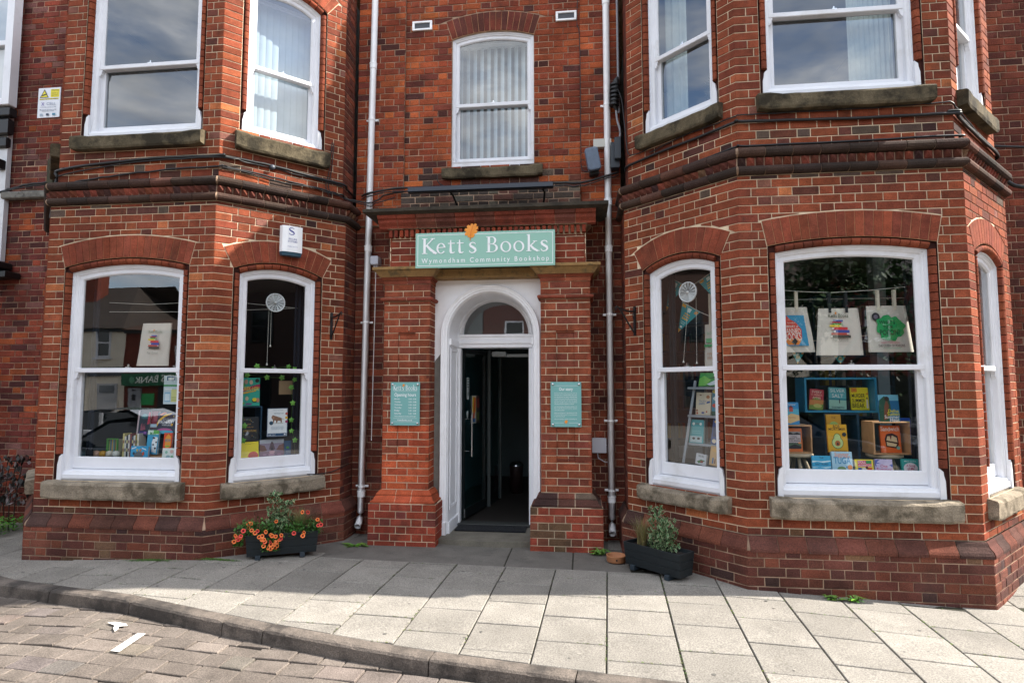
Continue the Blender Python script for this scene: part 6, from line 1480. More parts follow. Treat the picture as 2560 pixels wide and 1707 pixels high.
bag('RF', -.36, b1, t1, 'cream tote bag with a blue square and an orange flame shaped drop, left of three', [('r', .24, .14, .86, .82, '#2f93bd'), ('p', [(.36, .16), (.62, .16), (.72, .30), (.74, .5), (.62, .66), (.46, .74), (.40, .82), (.36, .70), (.28, .55), (.26, .35)], '#dc4636'), ('p', [(.36, .16), (.62, .16), (.72, .30), (.26, .30)], '#e88a3a'), ('t', 'LIBRARY of', .50, .57, .34, '#f0e6da', 1.2), ('t', 'BANNED', .50, .47, .42, '#f0e6da', 1.7), ('t', 'BOOKS', .50, .34, .42, '#f0e6da', 1.9), ('t', 'THE SAMUEL', .5, .65, .22, '#f0e6da'), ('p', [(.44, .22), (.54, .32), (.60, .24), (.52, .15)], '#1a1a1c')], skew=-.12, ztop=(0.569, 2.455)[1]-b1[1])
b2, t2 = (0.717, 1.88), (1.112, 2.295)
bag('RF', -.34, b2, t2, 'cream tote bag printed with a stack of coloured books, middle of three', [('t', 'Ketts Books', .48, .84, .48, '#5f6350', 1.2), ('e', .42, .895, .02, .03, '#e8922c')]+stack_print(.5, .56, .95)+[('t', 'For Good', .5, .33, .34, '#8a8c80', 1.2), ('r', .3, .27, .72, .274, '#9a9a90'), ('r', .36, .22, .66, .224, '#9a9a90')], flare=.16, ztop=(0.834, 2.439)[1]-b2[1], hcol=(.012, .015, .02))
b3, t3 = (1.146, 1.906), (1.515, 2.313)
blob = [(.52+.33*(1+.05*sin(a*3+1)+.07*sin(a*8)+.04*sin(a*13))*cos(a), .52+.27*(1+.06*sin(a*3+1)+.07*sin(a*8)+.04*sin(a*13))*sin(a)) for a in [2*pi*k/52 for k in range(52)]]
bag('RF', -.35, b3, t3, 'cream tote bag with a green splash reading a question in black, right of three', [('e', .2, .76, .10, .10, '#232029'), ('e', .2, .76, .05, .05, '#6a6272'), ('p', blob, '#189a55'), ('t', "WHAT'S", .46, .64, .38, '#10201a', 1.2), ('t', 'YOUR', .47, .54, .24, '#10201a', 1.2), ('t', 'POISON?', .50, .42, .46, '#10201a', 1.5), ('t', 'ROBERT THOROGOOD', .48, .20, .42, '#c0506a', 1.3), ('t', 'THE QUEEN OF POISONS', .5, .13, .6, '#221f26', 1.6), ('r', .3, .075, .7, .082, '#4aa078')], flare=.12, skew=-.08, ztop=(1.23, 2.454)[1]-b3[1])
ln = [(0.427, 2.471), (0.647, 2.451), (0.881, 2.44), (1.189, 2.454), (1.487, 2.479)]
M_STR = mat('white_string', '#d8d8d0', rough=.8)
f = FACES['RF']
def string_(face, pts, d, label, r=.0018):
    mb = MB(); mb.tube([FACES[face].P(s_, z, d) for s_, z in pts], r, 5); return tag(mb.build('string', M_STR), label, 'string')
string_('RF', ln, -.36, 'white line the tote bags hang from in the big right window', .003)
string_('RF', [(0.453, 2.401), (1.569, 2.401)], -.5, 'second thin line behind the tote bags in the big right window', .002)
string_('RF', [(0.727, 2.018), (0.9, 2.021), (1.198, 2.063)], -.45, 'short sagging line between the middle and right tote bags', .003)
def pennant(face, d, tri, label, cat='pennant', group='teal bunting pennants', detail=True):
    f = FACES[face]; a, b, c = tri; mb = MB()
    F3 = lambda p, e=0: f.P(p[0], p[1], d+e)
    mb.face([F3(c), F3(b), F3(a)], lin('#2f979c')); mb.face([F3(a, -.002), F3(b, -.002), F3(c, -.002)], lin('#2f979c'))
    L3 = lambda u, v: ((a[0]*(1-u)+b[0]*u)*(1-v)+c[0]*v, (a[1]*(1-u)+b[1]*u)*(1-v)+c[1]*v)
    def q(u0, u1, v0, v1, col, e=.001): mb.face([F3(L3(u0, v1), e), F3(L3(u1, v1), e), F3(L3(u1, v0), e), F3(L3(u0, v0), e)], lin(col))
    if detail:
        q(.03, .25, .02, .12, '#e0a53a'); q(.8, .97, .03, .15, '#d9903a'); q(.4, .6, .06, .2, '#d8ece8'); q(.3, .7, .26, .31, '#c9a44a'); q(.25, .75, .35, .4, '#c9a44a'); q(.2, .8, .44, .50, '#d8b45a'); q(.2, .8, .58, .6, '#bfe0dc'); q(.2, .8, .64, .66, '#bfe0dc'); q(.3, .7, .74, .80, '#e8e8e0'); q(.0, 1, .86, 1.0, '#d9a53a')
    return tag(mb.build('pennant', M_TINTMATT), label, 'pennant', group)
pennant('RL', -.34, ((0.299, 2.707), (0.472, 2.608), (0.251, 2.373)), 'teal pennant left of the round vent in the narrow right window')
pennant('RL', -.36, ((0.62, 2.62), (0.82, 2.717), (0.796, 2.432)), 'teal pennant at the top right of the narrow right window')
pennant('RL', -.40, ((0.403, 2.45), (0.604, 2.327), (0.344, 2.15)), 'teal pennant below the round vent in the narrow right window')
string_('RL', [(0.294, 2.715), (0.47, 2.61), (0.593, 2.599), (0.639, 2.62), (0.831, 2.713)], -.335, 'bunting line across the top of the narrow right window', .003)
string_('RL', [(0.404, 2.453), (0.608, 2.329), (0.784, 2.246)], -.395, 'lower bunting line in the narrow right window', .003)
pennant('RF', -.42, ((0.541, 1.91), (0.646, 1.912), (0.585, 1.81)), 'teal pennant hanging below the left tote bag')
pennant('RF', -.42, ((0.894, 1.877), (1.003, 1.88), (0.95, 1.805)), 'teal pennant hanging below the middle tote bag')
bb, bt = (0.58, 1.801), (0.831, 2.214)
bag('RL', -.5, bb, bt, 'cream tote bag with green printing at the right of the narrow right window', [('r', .02, .46, .9, .52, '#2f9a5a'), ('r', .1, .56, .5, .66, '#5fb27a'), ('t', 'BOOKS', .4, .78, .5, '#9cc0a0'), ('t', 'please', .35, .2, .4, '#c89a80'), ('t', 'return', .35, .3, .4, '#c8a080')], flare=.05, ztop=bt[1]-bb[1]+.3)

# round plastic window vents with pull cords
def vent_disc(face, c, r, cords, label):
    f = FACES[face]; o = tag(empty('window_vent', f.P(c[0], c[1], -.155)), label, 'window vent', 'round plastic window vents'); d = -.152
    mb = MB(); mb.lathe(None, [(r, -.004), (r, .008), (r*.93, .012), (r*.88, .006), (r*.88, -.004)], 36, (.72, .76, .78), ax=lambda rr_, a, h: f.P(c[0]+rr_*cos(a), c[1]+rr_*sin(a), d+h)); mb.build('rim', M_TINT, o)
    mb = MB(); n = 14
    for k in range(n):
        a0, a1 = 2*pi*k/n, 2*pi*(k+.86)/n; P_ = lambda q, a, e: f.P(c[0]+q*cos(a), c[1]+q*sin(a), d+e)
        g_ = .40+.22*((k*5) % 7)/7
        mb.face([P_(r*.12, a0, .002), P_(r*.87, a0, .006), P_(r*.87, (a0+a1)/2, .004), P_(r*.87, a1, -.004), P_(r*.12, a1, -.003)], (g_, g_*1.06, g_*1.08))
    mb.build('vane', M_TINT, o)
    mb = MB(); mb.lathe(None, [(0, .016), (r*.11, .014), (r*.13, 0)], 14, (.8, .82, .82), ax=lambda rr_, a, h: f.P(c[0]+rr_*cos(a), c[1]+rr_*sin(a), d+h)); mb.build('hub', M_TINT, o)
    for (s0, z0_, s1, z1_) in cords:
        mb = MB(); dd = -.215; mb.tube([f.P(s0, z0_, dd), f.P(s1, z1_, dd)], .0017, 5); mb.tube([f.P(s1, z1_+.004, dd), f.P(s1, z1_-.022, dd)], [.003, .010], 8); mb.build('pull_cord', M_STR, o)
c = (0.631, 2.479); p1, p2 = (0.581, 1.848), (0.61, 2.042)
vent_disc('LR', c, .098, [(c[0]-.045, c[1]-.06, p1[0], p1[1]), (c[0]-.022, c[1]-.06, p2[0], p2[1])], 'round clear plastic vent with two cords in the narrow left window')
c = (0.644, 2.497); p1, p2 = (0.534, 1.855), (0.681, 1.841)
vent_disc('RL', c, .098, [(c[0]-.04, c[1]-.06, p1[0], p1[1]), (c[0]+.045, c[1]-.05, p2[0], p2[1])], 'round clear plastic vent with two cords in the narrow right window')
string_('LR', [(0.369, 2.468), (0.908, 2.458)], -.3, 'upper white string behind the round vent in the narrow left window', .0022)
string_('LR', [(0.384, 2.402), (0.76, 2.446), (0.924, 2.467)], -.35, 'lower white string behind the round vent in the narrow left window', .0022)
string_('LF', [(0.441, 2.472), (0.903, 2.445), (1.276, 2.458)], -.3, 'upper white string in the big left window', .002)
string_('LF', [(0.446, 2.375), (1.28, 2.363)], -.3, 'lower white string in the big left window', .002)

# --- ladder shelf in the narrow right window
f = FACES['RL']; T = lambda x, y, z: f.P(x, z, y); M_GREY = mat('grey_shelf_paint', '#9aa3ab', rough=.5)
ld = tag(empty('ladder_shelf', f.P(.65, .86, -.5)), 'grey ladder shelf with books in the narrow right window', 'shelf')
la, lb = (0.466, 1.662), (0.405, 0.807); rx_ = .50
mb = MB(); mb.tube([f.P(la[0], la[1], -.50), f.P(lb[0], .862, -.36)], .017, 4, sm=False); mb.build('leg', M_GREY, ld)
mb = MB(); mb.tube([f.P(la[0]+.035, la[1], -.62), f.P(lb[0]+.06, .862, -.66)], .015, 4, sm=False); mb.build('leg', M_GREY, ld)
mb = MB(); mb.tube([f.P(la[0]+rx_, la[1], -.50), f.P(lb[0]+rx_+.1, .862, -.36)], .017, 4, sm=False); mb.build('leg', M_GREY, ld)
SZ = []
for (x, y) in ((500, 420), (478, 690), (452, 965)):
    p = FACES['RL']; 
    pass
for q in ((0.434, 1.6), (0.428, 1.327), (0.412, 1.053)):
    mb = MB(); mb.box(q[0], q[0]+.52, -.64, -.41, q[1]-.022, q[1], T=T, bev=.003); mb.build('shelf', M_GREY, ld); SZ.append(q[1])
stand('RL', -.46, ((0.523, 1.62)[0], SZ[0]+.001), (0.784, 1.744), 'book', 'green picture book lying open faced on the top of the ladder shelf', 'book', '#2f9a4a', [('p', [(0, 0), (.3, .1), (.5, .5), (.2, .8), (0, .6)], '#7ac45a'), ('p', [(.35, .2), (.7, .5), (1, .45), (1, .25), (.5, .1)], '#cfe0e8'), ('p', [(.4, .6), (.9, .9), (1, .9), (1, .6)], '#1c6a3a'), ('r', 0, 0, 1, .06, '#123a20')], lean=-.3)
stand('RL', -.46, ((0.486, 1.349)[0], SZ[1]+.001), (0.653, 1.548), 'book', 'cream patterned map book on the middle ladder shelf', 'book', '#d9cdb4', [('e', .3, .88, .08, .04, '#8a6a5a'), ('e', .8, .8, .12, .1, '#b07a52'), ('p', [(.7, .5), (.95, .55), (.95, .62), (.75, .6)], '#2f5a9a'), ('t', 'The lost', .45, .62, .5, '#7f95b8'), ('t', 'paths', .42, .5, .4, '#7f95b8'), ('e', .1, .2, .06, .06, '#a0563a'), ('e', .12, .08, .06, .06, '#c0503a'), ('e', .5, .1, .1, .06, '#5f6a9a'), ('e', .75, .15, .05, .05, '#b0503a')], cover='#c9bc7a')
stand('RL', -.46, ((0.664, 1.357)[0], SZ[1]+.001), (0.845, 1.6), 'book', 'brightly coloured book at the right end of the middle ladder shelf', 'book', '#3f8aa0', [('e', .15, .85, .14, .1, '#e0d25a'), ('e', .2, .6, .14, .1, '#d8e8e8'), ('e', .15, .35, .12, .1, '#c94a3a'), ('r', 0, 0, .5, .15, '#1e5a4a')])
stand('RL', -.43, ((0.42, 1.071)[0], SZ[2]+.001), (0.586, 1.282), 'book', 'turquoise book with two white discs on the lower ladder shelf', 'book', '#4fa6ac', [('e', .3, .82, .09, .09, '#e8efe8'), ('e', .78, .82, .08, .08, '#e8efe8'), ('r', .42, .8, .66, .86, '#6a8a8a'), ('r', .2, .5, .8, .53, '#7fc4c6'), ('r', .2, .42, .8, .45, '#7fc4c6'), ('r', .1, .04, .9, .30, '#b9cdd0'), ('e', .35, .2, .1, .07, '#3a3a3c'), ('e', .68, .2, .1, .07, '#3a3a3c')])
stand('RL', -.43, ((0.664, 1.089)[0], SZ[2]+.001), (0.823, 1.297), 'book', 'dark blue book with a penguin shape on the lower ladder shelf', 'book', '#234f86', [('e', .22, .12, .14, .12, '#e0d2b8'), ('r', .1, .3, .4, .7, '#17365e'), ('e', .2, .88, .1, .08, '#e0b84a')], roll=.1)
stand('RL', -.34, (0.55, 0.834), (0.665, 0.965), 'book', 'small white book with a green bird at the bottom of the narrow right window', 'book', '#c9cdd2', [('p', [(.15, .25), (.5, .5), (.9, .45), (.6, .2), (.3, .1)], '#3f7a4a'), ('e', .6, .3, .14, .1, '#8a3a34'), ('t', 'birds', .5, .82, .5, '#5a6a6a')], zfloor=ZB, roll=.12)
stand('RL', -.36, (0.687, 0.842), (0.827, 1.044), 'book', 'sandy coloured book at the bottom right of the narrow right window', 'book', '#cfa978', [('e', .4, .8, .3, .12, '#dcae6a'), ('r', .2, .1, .32, .4, '#5a7a9a'), ('r', .38, .12, .46, .36, '#8a5a4a')], zfloor=ZB, roll=.1)
mb = MB(); q = (0.087, 0.834); q2 = (0.172, 0.977); mb.box(q[0], q2[0]+.12, -.85, -.7, .862, q2[1], T=T, bev=.003); tag(mb.build('box', M_GREY), 'grey box in the shadow left of the ladder shelf', 'box')

# --- narrow left window
f = FACES['LR']; T = lambda x, y, z: f.P(x, z, y)
stand('LR', -.32, (0.353, 1.405), (0.549, 1.695), 'poster', 'teal children’s poster with a red and yellow banner in the narrow left window'.replace('’', ''), 'poster', '#2faf9a', [('p', [(0, .48), (1, .64), (1, .78), (0, .60)], '#b52a52'), ('t', 'EUREK-HER!', .5, .615, .92, '#f0dc4a', 1.6), ('p', [(0, .40), (.8, .52), (.8, .56), (0, .46)], '#e8b030'), ('e', .3, .86, .09, .12, '#c9a088'), ('e', .55, .84, .09, .12, '#e0c0a8'), ('e', .85, .9, .1, .1, '#2a2628'), ('e', .35, .26, .08, .12, '#c9b89a'), ('e', .75, .2, .15, .12, '#1c1c1c'), ('e', .74, .22, .12, .1, '#e8d82c'), ('e', .9, .2, .08, .12, '#c98a6a'), ('r', .3, .03, .6, .1, '#6a5f8a')], thick=.012, lean=-.03)
stand('LR', -.33, (0.38, 1.044), (0.554, 1.288), 'book', 'dark navy literature book with small gold drawings in the narrow left window', 'book', '#10161f', [('t', 'THE', .45, .70, .2, '#b98a3a'), ('t', 'STORY OF', .5, .58, .4, '#b98a3a'), ('t', 'LITERATURE', .5, .42, .74, '#c99a3a', 1.2)]+[('e', .1+.8*((k*37) % 17)/17, .08+.84*((k*23) % 19)/19 if not .36 < .08+.84*((k*23) % 19)/19 < .74 else .9, .03, .018, ['#b98a3a', '#8f9a9a', '#6a7a4a'][k % 3]) for k in range(16)], cover='#1a2a44')
stand('LR', -.36, (0.359, 1.036), (0.368, 1.229), 'book', 'thin orange book spine at the left edge of the narrow left window', 'book', '#d2722c', [])
stand('LR', -.36, (0.375, 1.035), (0.381, 1.228), 'book', 'thin turquoise book spine beside the orange spine', 'book', '#3aa09a', [])
stand('LR', -.27, (0.339, 0.852), (0.543, 1.039), 'book', 'bright yellow picture book with a red speech bubble in the narrow left window', 'book', '#ecd812', [('r', .35, .86, .65, .875, '#8a7c20'), ('e', .74, .2, .24, .2, '#c8202c'), ('p', [(.52, .22), (.44, .14), (.58, .12)], '#c8202c'), ('r', .6, .22, .88, .24, '#8a1a24'), ('r', .6, .15, .88, .17, '#8a1a24')], zfloor=ZB)
stand('LR', -.29, (0.559, 0.841), (0.803, 1.048), 'book', 'large purple canyon landscape book in the narrow left window', 'book', '#8f8399', [('r', 0, .8, 1, 1, '#b9c0cc'), ('p', [(0, .75), (.2, .68), (.3, .4), (0, .3)], '#6f4a44'), ('p', [(1, .75), (.8, .66), (.68, .4), (1, .35)], '#7a504a'), ('p', [(.38, .45), (.45, .82), (.5, .9), (.56, .82), (.64, .45)], '#5a4450'), ('p', [(.44, .4), (.5, .66), (.58, .4)], '#2f2a38'), ('r', 0, 0, 1, .34, '#6f5274'), ('e', .5, .3, .12, .07, '#b88a9c'), ('e', .48, .16, .14, .05, '#a07a98'), ('e', .2, .18, .08, .04, '#8a6a90'), ('e', .8, .16, .1, .04, '#8a6088')], zfloor=ZB)
stand('LR', -.31, (0.816, 0.83), (0.898, 1.028), 'book', 'slim blue book with a green leaf on its cover in the narrow left window', 'book', '#1f5a86', [('e', .42, .55, .2, .16, '#3f9a3a'), ('r', .2, .3, .8, .33, '#7fa0b8'), ('r', .2, .2, .8, .23, '#7fa0b8')], zfloor=ZB)
stand('LR', -.225, (0.602, 1.082), (0.813, 1.379), 'poster', 'white and navy poster of a woolly prehistoric animal in the narrow left window', 'poster', '#173a5c', [('r', .03, .02, .97, .98, '#dfe6ea'), ('r', .05, .03, .95, .12, '#1f4a70'), ('r', .08, .15, .92, .97, '#e8edf0'), ('t', 'Prehistoric Wymondham', .52, .92, .5, '#8aa0b0'), ('t', 'mammoth trail', .55, .82, .46, '#4f6f86', 1.2), ('p', [(.20, .68), (.26, .76), (.34, .74), (.5, .70), (.66, .66), (.80, .60), (.80, .615), (.70, .62), (.72, .54), (.70, .48), (.66, .48), (.64, .55), (.52, .56), (.48, .48), (.44, .48), (.42, .56), (.36, .58), (.32, .48), (.28, .48), (.28, .60), (.22, .64)], '#8a6450'), ('e', .3, .66, .05, .05, '#a8826a'), ('r', .3, .465, .78, .475, '#7f8a5a'), ('e', .2, .48, .095, .095, '#2a5068'), ('e', .93, .80, .065, .065, '#c2584a'), ('e', .93, .66, .065, .065, '#e0b23a'), ('e', .93, .52, .065, .065, '#a83a6a'), ('r', .2, .34, .8, .352, '#a9bccb'), ('r', .18, .30, .82, .312, '#a9bccb'), ('r', .2, .26, .78, .272, '#a9bccb'), ('t', 'FREE', .14, .075, .14, '#dfe6ea'), ('t', 'EVENT', .34, .075, .18, '#dfe6ea'), ('r', .82, .05, .9, .1, '#dfe6ea')], thick=.002, lean=0)
mb = MB(); q, q2 = (0.756, 1.52), (0.921, 1.666); mb.box(q[0], q2[0], -.37, -.36, q[1], q2[1], T=T); tag(mb.build('card', mat('cardboard', '#9c8466', rough=.9)), 'blank brown card in the upper right of the narrow left window', 'card')
bk_ = box_frame('shelf_unit', 'dark blue shelf unit holding posters and books in the narrow left window', 'shelf', 'LR', -.345, -.55, ((0.346, 1.038)[0], .865), ((0.585, 1.399)[0], (0.585, 1.399)[1]), .014, M_BLUED)
iv = tag(empty('ivy_garland', f.P(.6, 1.8, -.21)), 'green paper ivy garland around the narrow left window', 'garland')
IV = [(0.484, 1.814), (0.653, 1.793), (0.804, 1.815), (0.868, 1.788), (0.391, 1.72), (0.585, 1.7), (0.738, 1.698), (0.87, 1.679), (0.838, 1.596), (0.858, 1.431), (0.848, 1.252), (0.853, 1.136), (0.892, 1.037), (0.893, 0.85), (0.343, 1.436), (0.38, 1.209), (0.37, 1.06), (0.347, 1.622), (0.332, 1.391)]
r = random.Random(44)
for k, (s_, z) in enumerate(IV):
    mb = MB(); R_ = .030+.008*r.random(); a0 = r.random()*6; g_ = r.random(); c = (.10+.08*g_, .30+.16*g_, .04+.03*g_)
    star = [(R_*(1 if i % 2 == 0 else .62)*cos(a0+2*pi*i/10), R_*(1 if i % 2 == 0 else .62)*sin(a0+2*pi*i/10)) for i in range(10)]
    ce = f.P(s_, z, -.203)
    for p, q in zip(star, star[1:]+star[:1]): mb.face([f.P(s_+q[0], z+q[1], -.213), f.P(s_+p[0], z+p[1], -.213), ce], c)
    mb.build('leaf', M_LEAF, iv)
for a, b in ((0, 7), (7, 14), (14, 19)):
    mb = MB(); mb.tube([f.P(s_, z, -.216) for s_, z in IV[a:b]], .0018, 5, (.06, .14, .03)); mb.build('vine', M_LEAF, iv)

# --- big left window
f = FACES['LF']; T = lambda x, y, z: f.P(x, z, y)
b4, t4 = (0.8, 1.815), (1.149, 2.25)
bag('LF', -.30, b4, t4, 'cream tote bag with a stack of books hung in the big left window', [('t', 'Ketts Books', .5, .80, .44, '#9a9a80', 1.2), ('e', .45, .83, .02, .03, '#e8922c')]+stack_print(.5, .56, .8)+[('t', 'For Good', .5, .30, .34, '#a0a096', 1.1)], flare=.08, skew=.10, handles=False)
stand('LF', -.24, (1.139, 1.43), (1.292, 1.714), 'poster', 'white blue and green leaflet at the right edge of the big left window', 'poster', '#c9dbe4', [('r', .2, .82, .8, .97, '#3a5a8a'), ('r', .3, .84, .7, .93, '#e6eef2'), ('r', .0, .62, 1, .68, '#3f9a5a'), ('r', .08, .08, .50, .42, '#8fc0dc'), ('r', .12, .12, .46, .36, '#d8e8f0'), ('r', .55, .08, .96, .52, '#d4d88f'), ('r', .6, .14, .92, .16, '#8a9a4a'), ('r', .6, .22, .92, .24, '#8a9a4a'), ('r', .08, .5, .6, .56, '#e8f0f2')], thick=.002, lean=0)
stand('LF', -.42, (0.715, 1.098), (0.855, 1.354), 'book', 'tall dark fantasy book with teal and red figures in the big left window', 'book', '#1a2a38', [('r', 0, .0, .12, 1, '#b9a8ac'), ('e', .55, .78, .32, .2, '#1f5a66'), ('e', .55, .8, .2, .12, '#2f8a8c'), ('p', [(.85, .95), (1, .95), (1, .5), (.8, .45)], '#b03048'), ('p', [(.3, .4), (.4, .55), (.45, .3), (.5, .5), (.58, .3), (.62, .52), (.7, .25), (.3, .2)], '#8a4a5c'), ('r', .2, .05, .9, .18, '#3a2a6a'), ('e', .7, .12, .1, .1, '#8a5aa0')], zfloor=None)
stand('LF', -.44, (0.849, 1.149), (0.932, 1.35), 'book', 'dark red and pale blue book behind the space themed book', 'book', '#7a1f34', [('r', 0, .0, 1, .15, '#2a2a3a'), ('r', 0, .18, 1, .34, '#a8c8dc'), ('r', .4, .5, .9, .8, '#9a4a5a')])
stand('LF', -.36, (0.983, 1.143), (1.194, 1.34), 'book', 'navy space book with a yellow streak and white title in the big left window', 'book', '#141c3a', [('p', [(0, .25), (.12, .5), (.35, .75), (.7, .92), (.75, .98), (.4, .92), (.1, .65), (0, .45)], '#e0b22c'), ('p', [(.1, .9), (.3, 1), (.5, 1), (.2, .85)], '#d8642c'), ('t', 'HOW TO', .45, .68, .3, '#e8ecf0'), ('t', 'SPAGHETTIFY', .48, .52, .86, '#e8ecf0', 1.7), ('t', 'YOUR DOG', .52, .36, .5, '#e8ecf0', 1.2), ('e', .45, .06, .4, .13, '#b04a8a'), ('e', .5, .0, .42, .08, '#3fa6c4'), ('e', .85, .8, .03, .03, '#e8d87a'), ('e', .8, .38, .06, .06, '#e0a83a')])
stand('LF', -.32, (0.911, 0.922), (1.033, 1.163), 'book', 'blue and green picture book with black and white animals in the big left window', 'book', '#3aa0c8', [('r', 0, .82, 1, 1, '#c8e0d4'), ('r', .5, .85, 1, 1, '#5fae4a'), ('t', 'Moo', .45, .86, .5, '#2a8a4a', 1.4), ('p', [(.5, .1), (.9, .05), (.95, .7), (.6, .74), (.45, .5)], '#e6ecee'), ('e', .6, .68, .12, .08, '#3a2020'), ('e', .85, .5, .08, .06, '#2a2020'), ('e', .6, .4, .08, .07, '#2a2020'), ('e', .8, .25, .09, .08, '#1c1c20'), ('r', 0, 0, .5, .2, '#2a7fae')])
stand('LF', -.33, (1.086, 0.948), (1.177, 1.137), 'book', 'bright orange picture book with blue lettering in the big left window', 'book', '#e0481c', [('p', [(.2, .3), (.5, .1), (.9, .3), (.85, .8), (.5, .95), (.2, .75)], '#f0a02c'), ('t', 'WOW', .5, .6, .7, '#2a8ab8', 2.0), ('e', .5, .3, .3, .08, '#8ac04a')])
stand('LF', -.25, (0.795, 0.863), (0.986, 1.01), 'book', 'square sky blue picture book with a grey elephant in the big left window', 'book', '#2f9ccc', [('p', [(.05, .78), (.3, .9), (.3, .96), (.05, .86)], '#dce8ee'), ('p', [(.62, .9), (.88, .78), (.88, .72), (.62, .84)], '#dce8ee'), ('e', .48, .3, .26, .26, '#5f6468'), ('e', .38, .72, .06, .07, '#b8a24a'), ('e', .56, .72, .06, .07, '#c0763a'), ('e', .2, .5, .06, .08, '#2a3440'), ('e', .74, .5, .06, .1, '#c24a2c'), ('r', 0, 0, .12, .3, '#1f6a96')], zfloor=ZB)
stand('LF', -.24, (1.148, 0.869), (1.291, 0.994), 'book', 'small white and green speckled book at the right of the big left window', 'book', '#dfe8e2', [('e', .3, .7, .1, .1, '#8fc4b0'), ('e', .7, .75, .14, .12, '#e0b8b0'), ('e', .45, .35, .16, .12, '#9ab8c0'), ('e', .75, .35, .1, .1, '#7fb08a'), ('e', .2, .2, .1, .06, '#d89ab0'), ('r', .0, 0, 1, .03, '#4a9a6a')], zfloor=ZB)
q = (0.912, 0.903); q2 = (1.058, 0.905); mb = MB(); mb.box(q[0]-.14, q2[0]+.12, -.52, -.30, q[1]-.012, q[1]+.004, T=T, bev=.002)
for x in (q[0]-.13, q2[0]+.09): mb.box(x, x+.02, -.5, -.32, .862, q[1]-.012, T=T)
tag(mb.build('display_shelf', M_WOOD), 'low wooden display shelf inside the big left window', 'shelf')
for k, col in enumerate(('#c9bd7a', '#d8d4c8', '#2c3a4a', '#cfcfc6', '#7a3a34', '#3a4a58', '#d0d0c8', '#8a7a3a', '#e0ddd0')):
    q = (0.618, 0.942); q2 = (0.798, 1.125); t_ = (q2[0]-q[0])/9
    mb = MB(); mb.box(q[0]+t_*k, q[0]+t_*(k+.93), -.46, -.36, .866, q2[1]-.01*((k*3) % 4), lin(col), T=T, bev=.002)
    for zz in (.3, .62): mb.box(q[0]+t_*(k+.2), q[0]+t_*(k+.75), -.3595, -.359, .866+(q2[1]-.866)*zz, .866+(q2[1]-.866)*(zz+.12), lin(['#7a3a34', '#2c3a4a', '#c9bd7a'][k % 3]), T=T)
    tag(mb.build('book', M_TINT), ['straw coloured spine, first from the left', 'cream spine, second from the left', 'navy spine, third from the left', 'pale grey spine, fourth from the left', 'maroon spine in the middle', 'slate blue spine, sixth from the left', 'light grey spine, seventh from the left', 'olive spine, eighth from the left', 'off white spine, last on the right'][k]+' in the row of nine, big left window', 'book', 'row of book spines in the big left window')
tr_ = tag(empty('book_tray', f.P(.5, .866, -.4)), 'low tray of small books with a green edge, left in the big left window', 'tray')
q, q2 = (0.242, 0.889), (0.523, 1.068)
mb = MB(); mb.box(q[0]+.16, q[0]+.17, -.42, -.4, .866, q2[1], lin('#4a9a3a'), T=T); mb.box(q2[0]-.01, q2[0], -.42, -.4, .866, q2[1], lin('#4a9a3a'), T=T); mb.box(q[0]+.17, q2[0]-.01, -.42, -.4, q2[1]-.01, q2[1], lin('#4a9a3a'), T=T); mb.build('frame', M_TINT, tr_)
mb = MB(); mb.box(q[0]-.02, q2[0], -.45, -.39, .866, .885, lin('#c9b48a'), T=T); mb.build('board', M_TINT, tr_)
for k in range(7):
    x = q[0]+.17+(q2[0]-q[0]-.18)*k/7; mb = MB(); mb.box(x, x+(q2[0]-q[0]-.18)/7*.9, -.5, -.425, .886, q2[1]-.012, lin(['#8a9a5a', '#3a6a8a', '#c0a04a', '#7a8a94', '#4a7a5a', '#b05a3a', '#c8c4a8'][k]), T=T); mb.build('book', M_TINTMATT, tr_)
for k in range(5):
    x = q[0]+.01+.075*k; mb = MB(); mb.lathe(None, [(0, .0), (.034, .0), (.036, .03), (.030, .055), (0, .065)], 12, lin(['#d8c0a0', '#c8a08a', '#c09030', '#cfc8b8', '#c8c8c0'][k]), ax=lambda r_, a, h, x=x: f.P(x+r_*cos(a), .886+h, -.36+r_*sin(a))); mb.build('cup', M_TINT, tr_)

# ---------------------------------------------------------------- blinds and curtains upstairs
def vblind(f, s0, s1, z0, zt, d, n, ang, label, wd=.080, arch=None):
    o = tag(empty('vertical_blind', f.P((s0+s1)/2, z0, d)), label, 'blind')
    mb = MB(); mb.box(s0, s1, d-.03, d+.03, zt-.04, zt, T=lambda x, y, z: f.P(x, z, y)); mb.build('head_rail', M_PVC, o)
    for k in range(n):
        c = s0+(s1-s0)*(k+.5)/n; mb = MB(); h_ = wd/2; rows = []
        for z in (z0, zt-.05): rows.append([f.P(c+t*h_*cos(ang), z, d+t*h_*sin(ang)+.006*(1-t*t)) for t in (-1, -.5, 0, .5, 1)])
        mb.grid(rows, sm=True); mb.build('slat', M_BLIND, o)
vblind(fw, 1.14, 2.05, 4.15, 5.70, -.24, 11, radians(48), 'pale grey vertical blind with slats half turned in the central upper window')
vblind(FR(LU, 3), .27, .96, 4.2, 5.82, -.30, 10, radians(12), 'white vertical blind nearly closed in the narrow upper left window')
vblind(FR(LU, 2), 1.36, 1.46, 4.95, 6.0, -.26, 2, radians(50), 'edge of a pale blind at the right of the big upper left window', wd=.08)
M_NET = mat('net_curtain', '#c9cdc2', rough=.9, noise=(8, .08))
curtain(FR(RU, 2), -.27, 1.06, 1.44, 4.16, 6.05, M_NET, 'pale net curtain at the right of the big upper right window', 9, .008)
curtain(FR(RU, 1), -.27, .30, .56, 4.16, 6.05, M_NET, 'pale curtain at the left of the narrow upper right window', 3, .02)
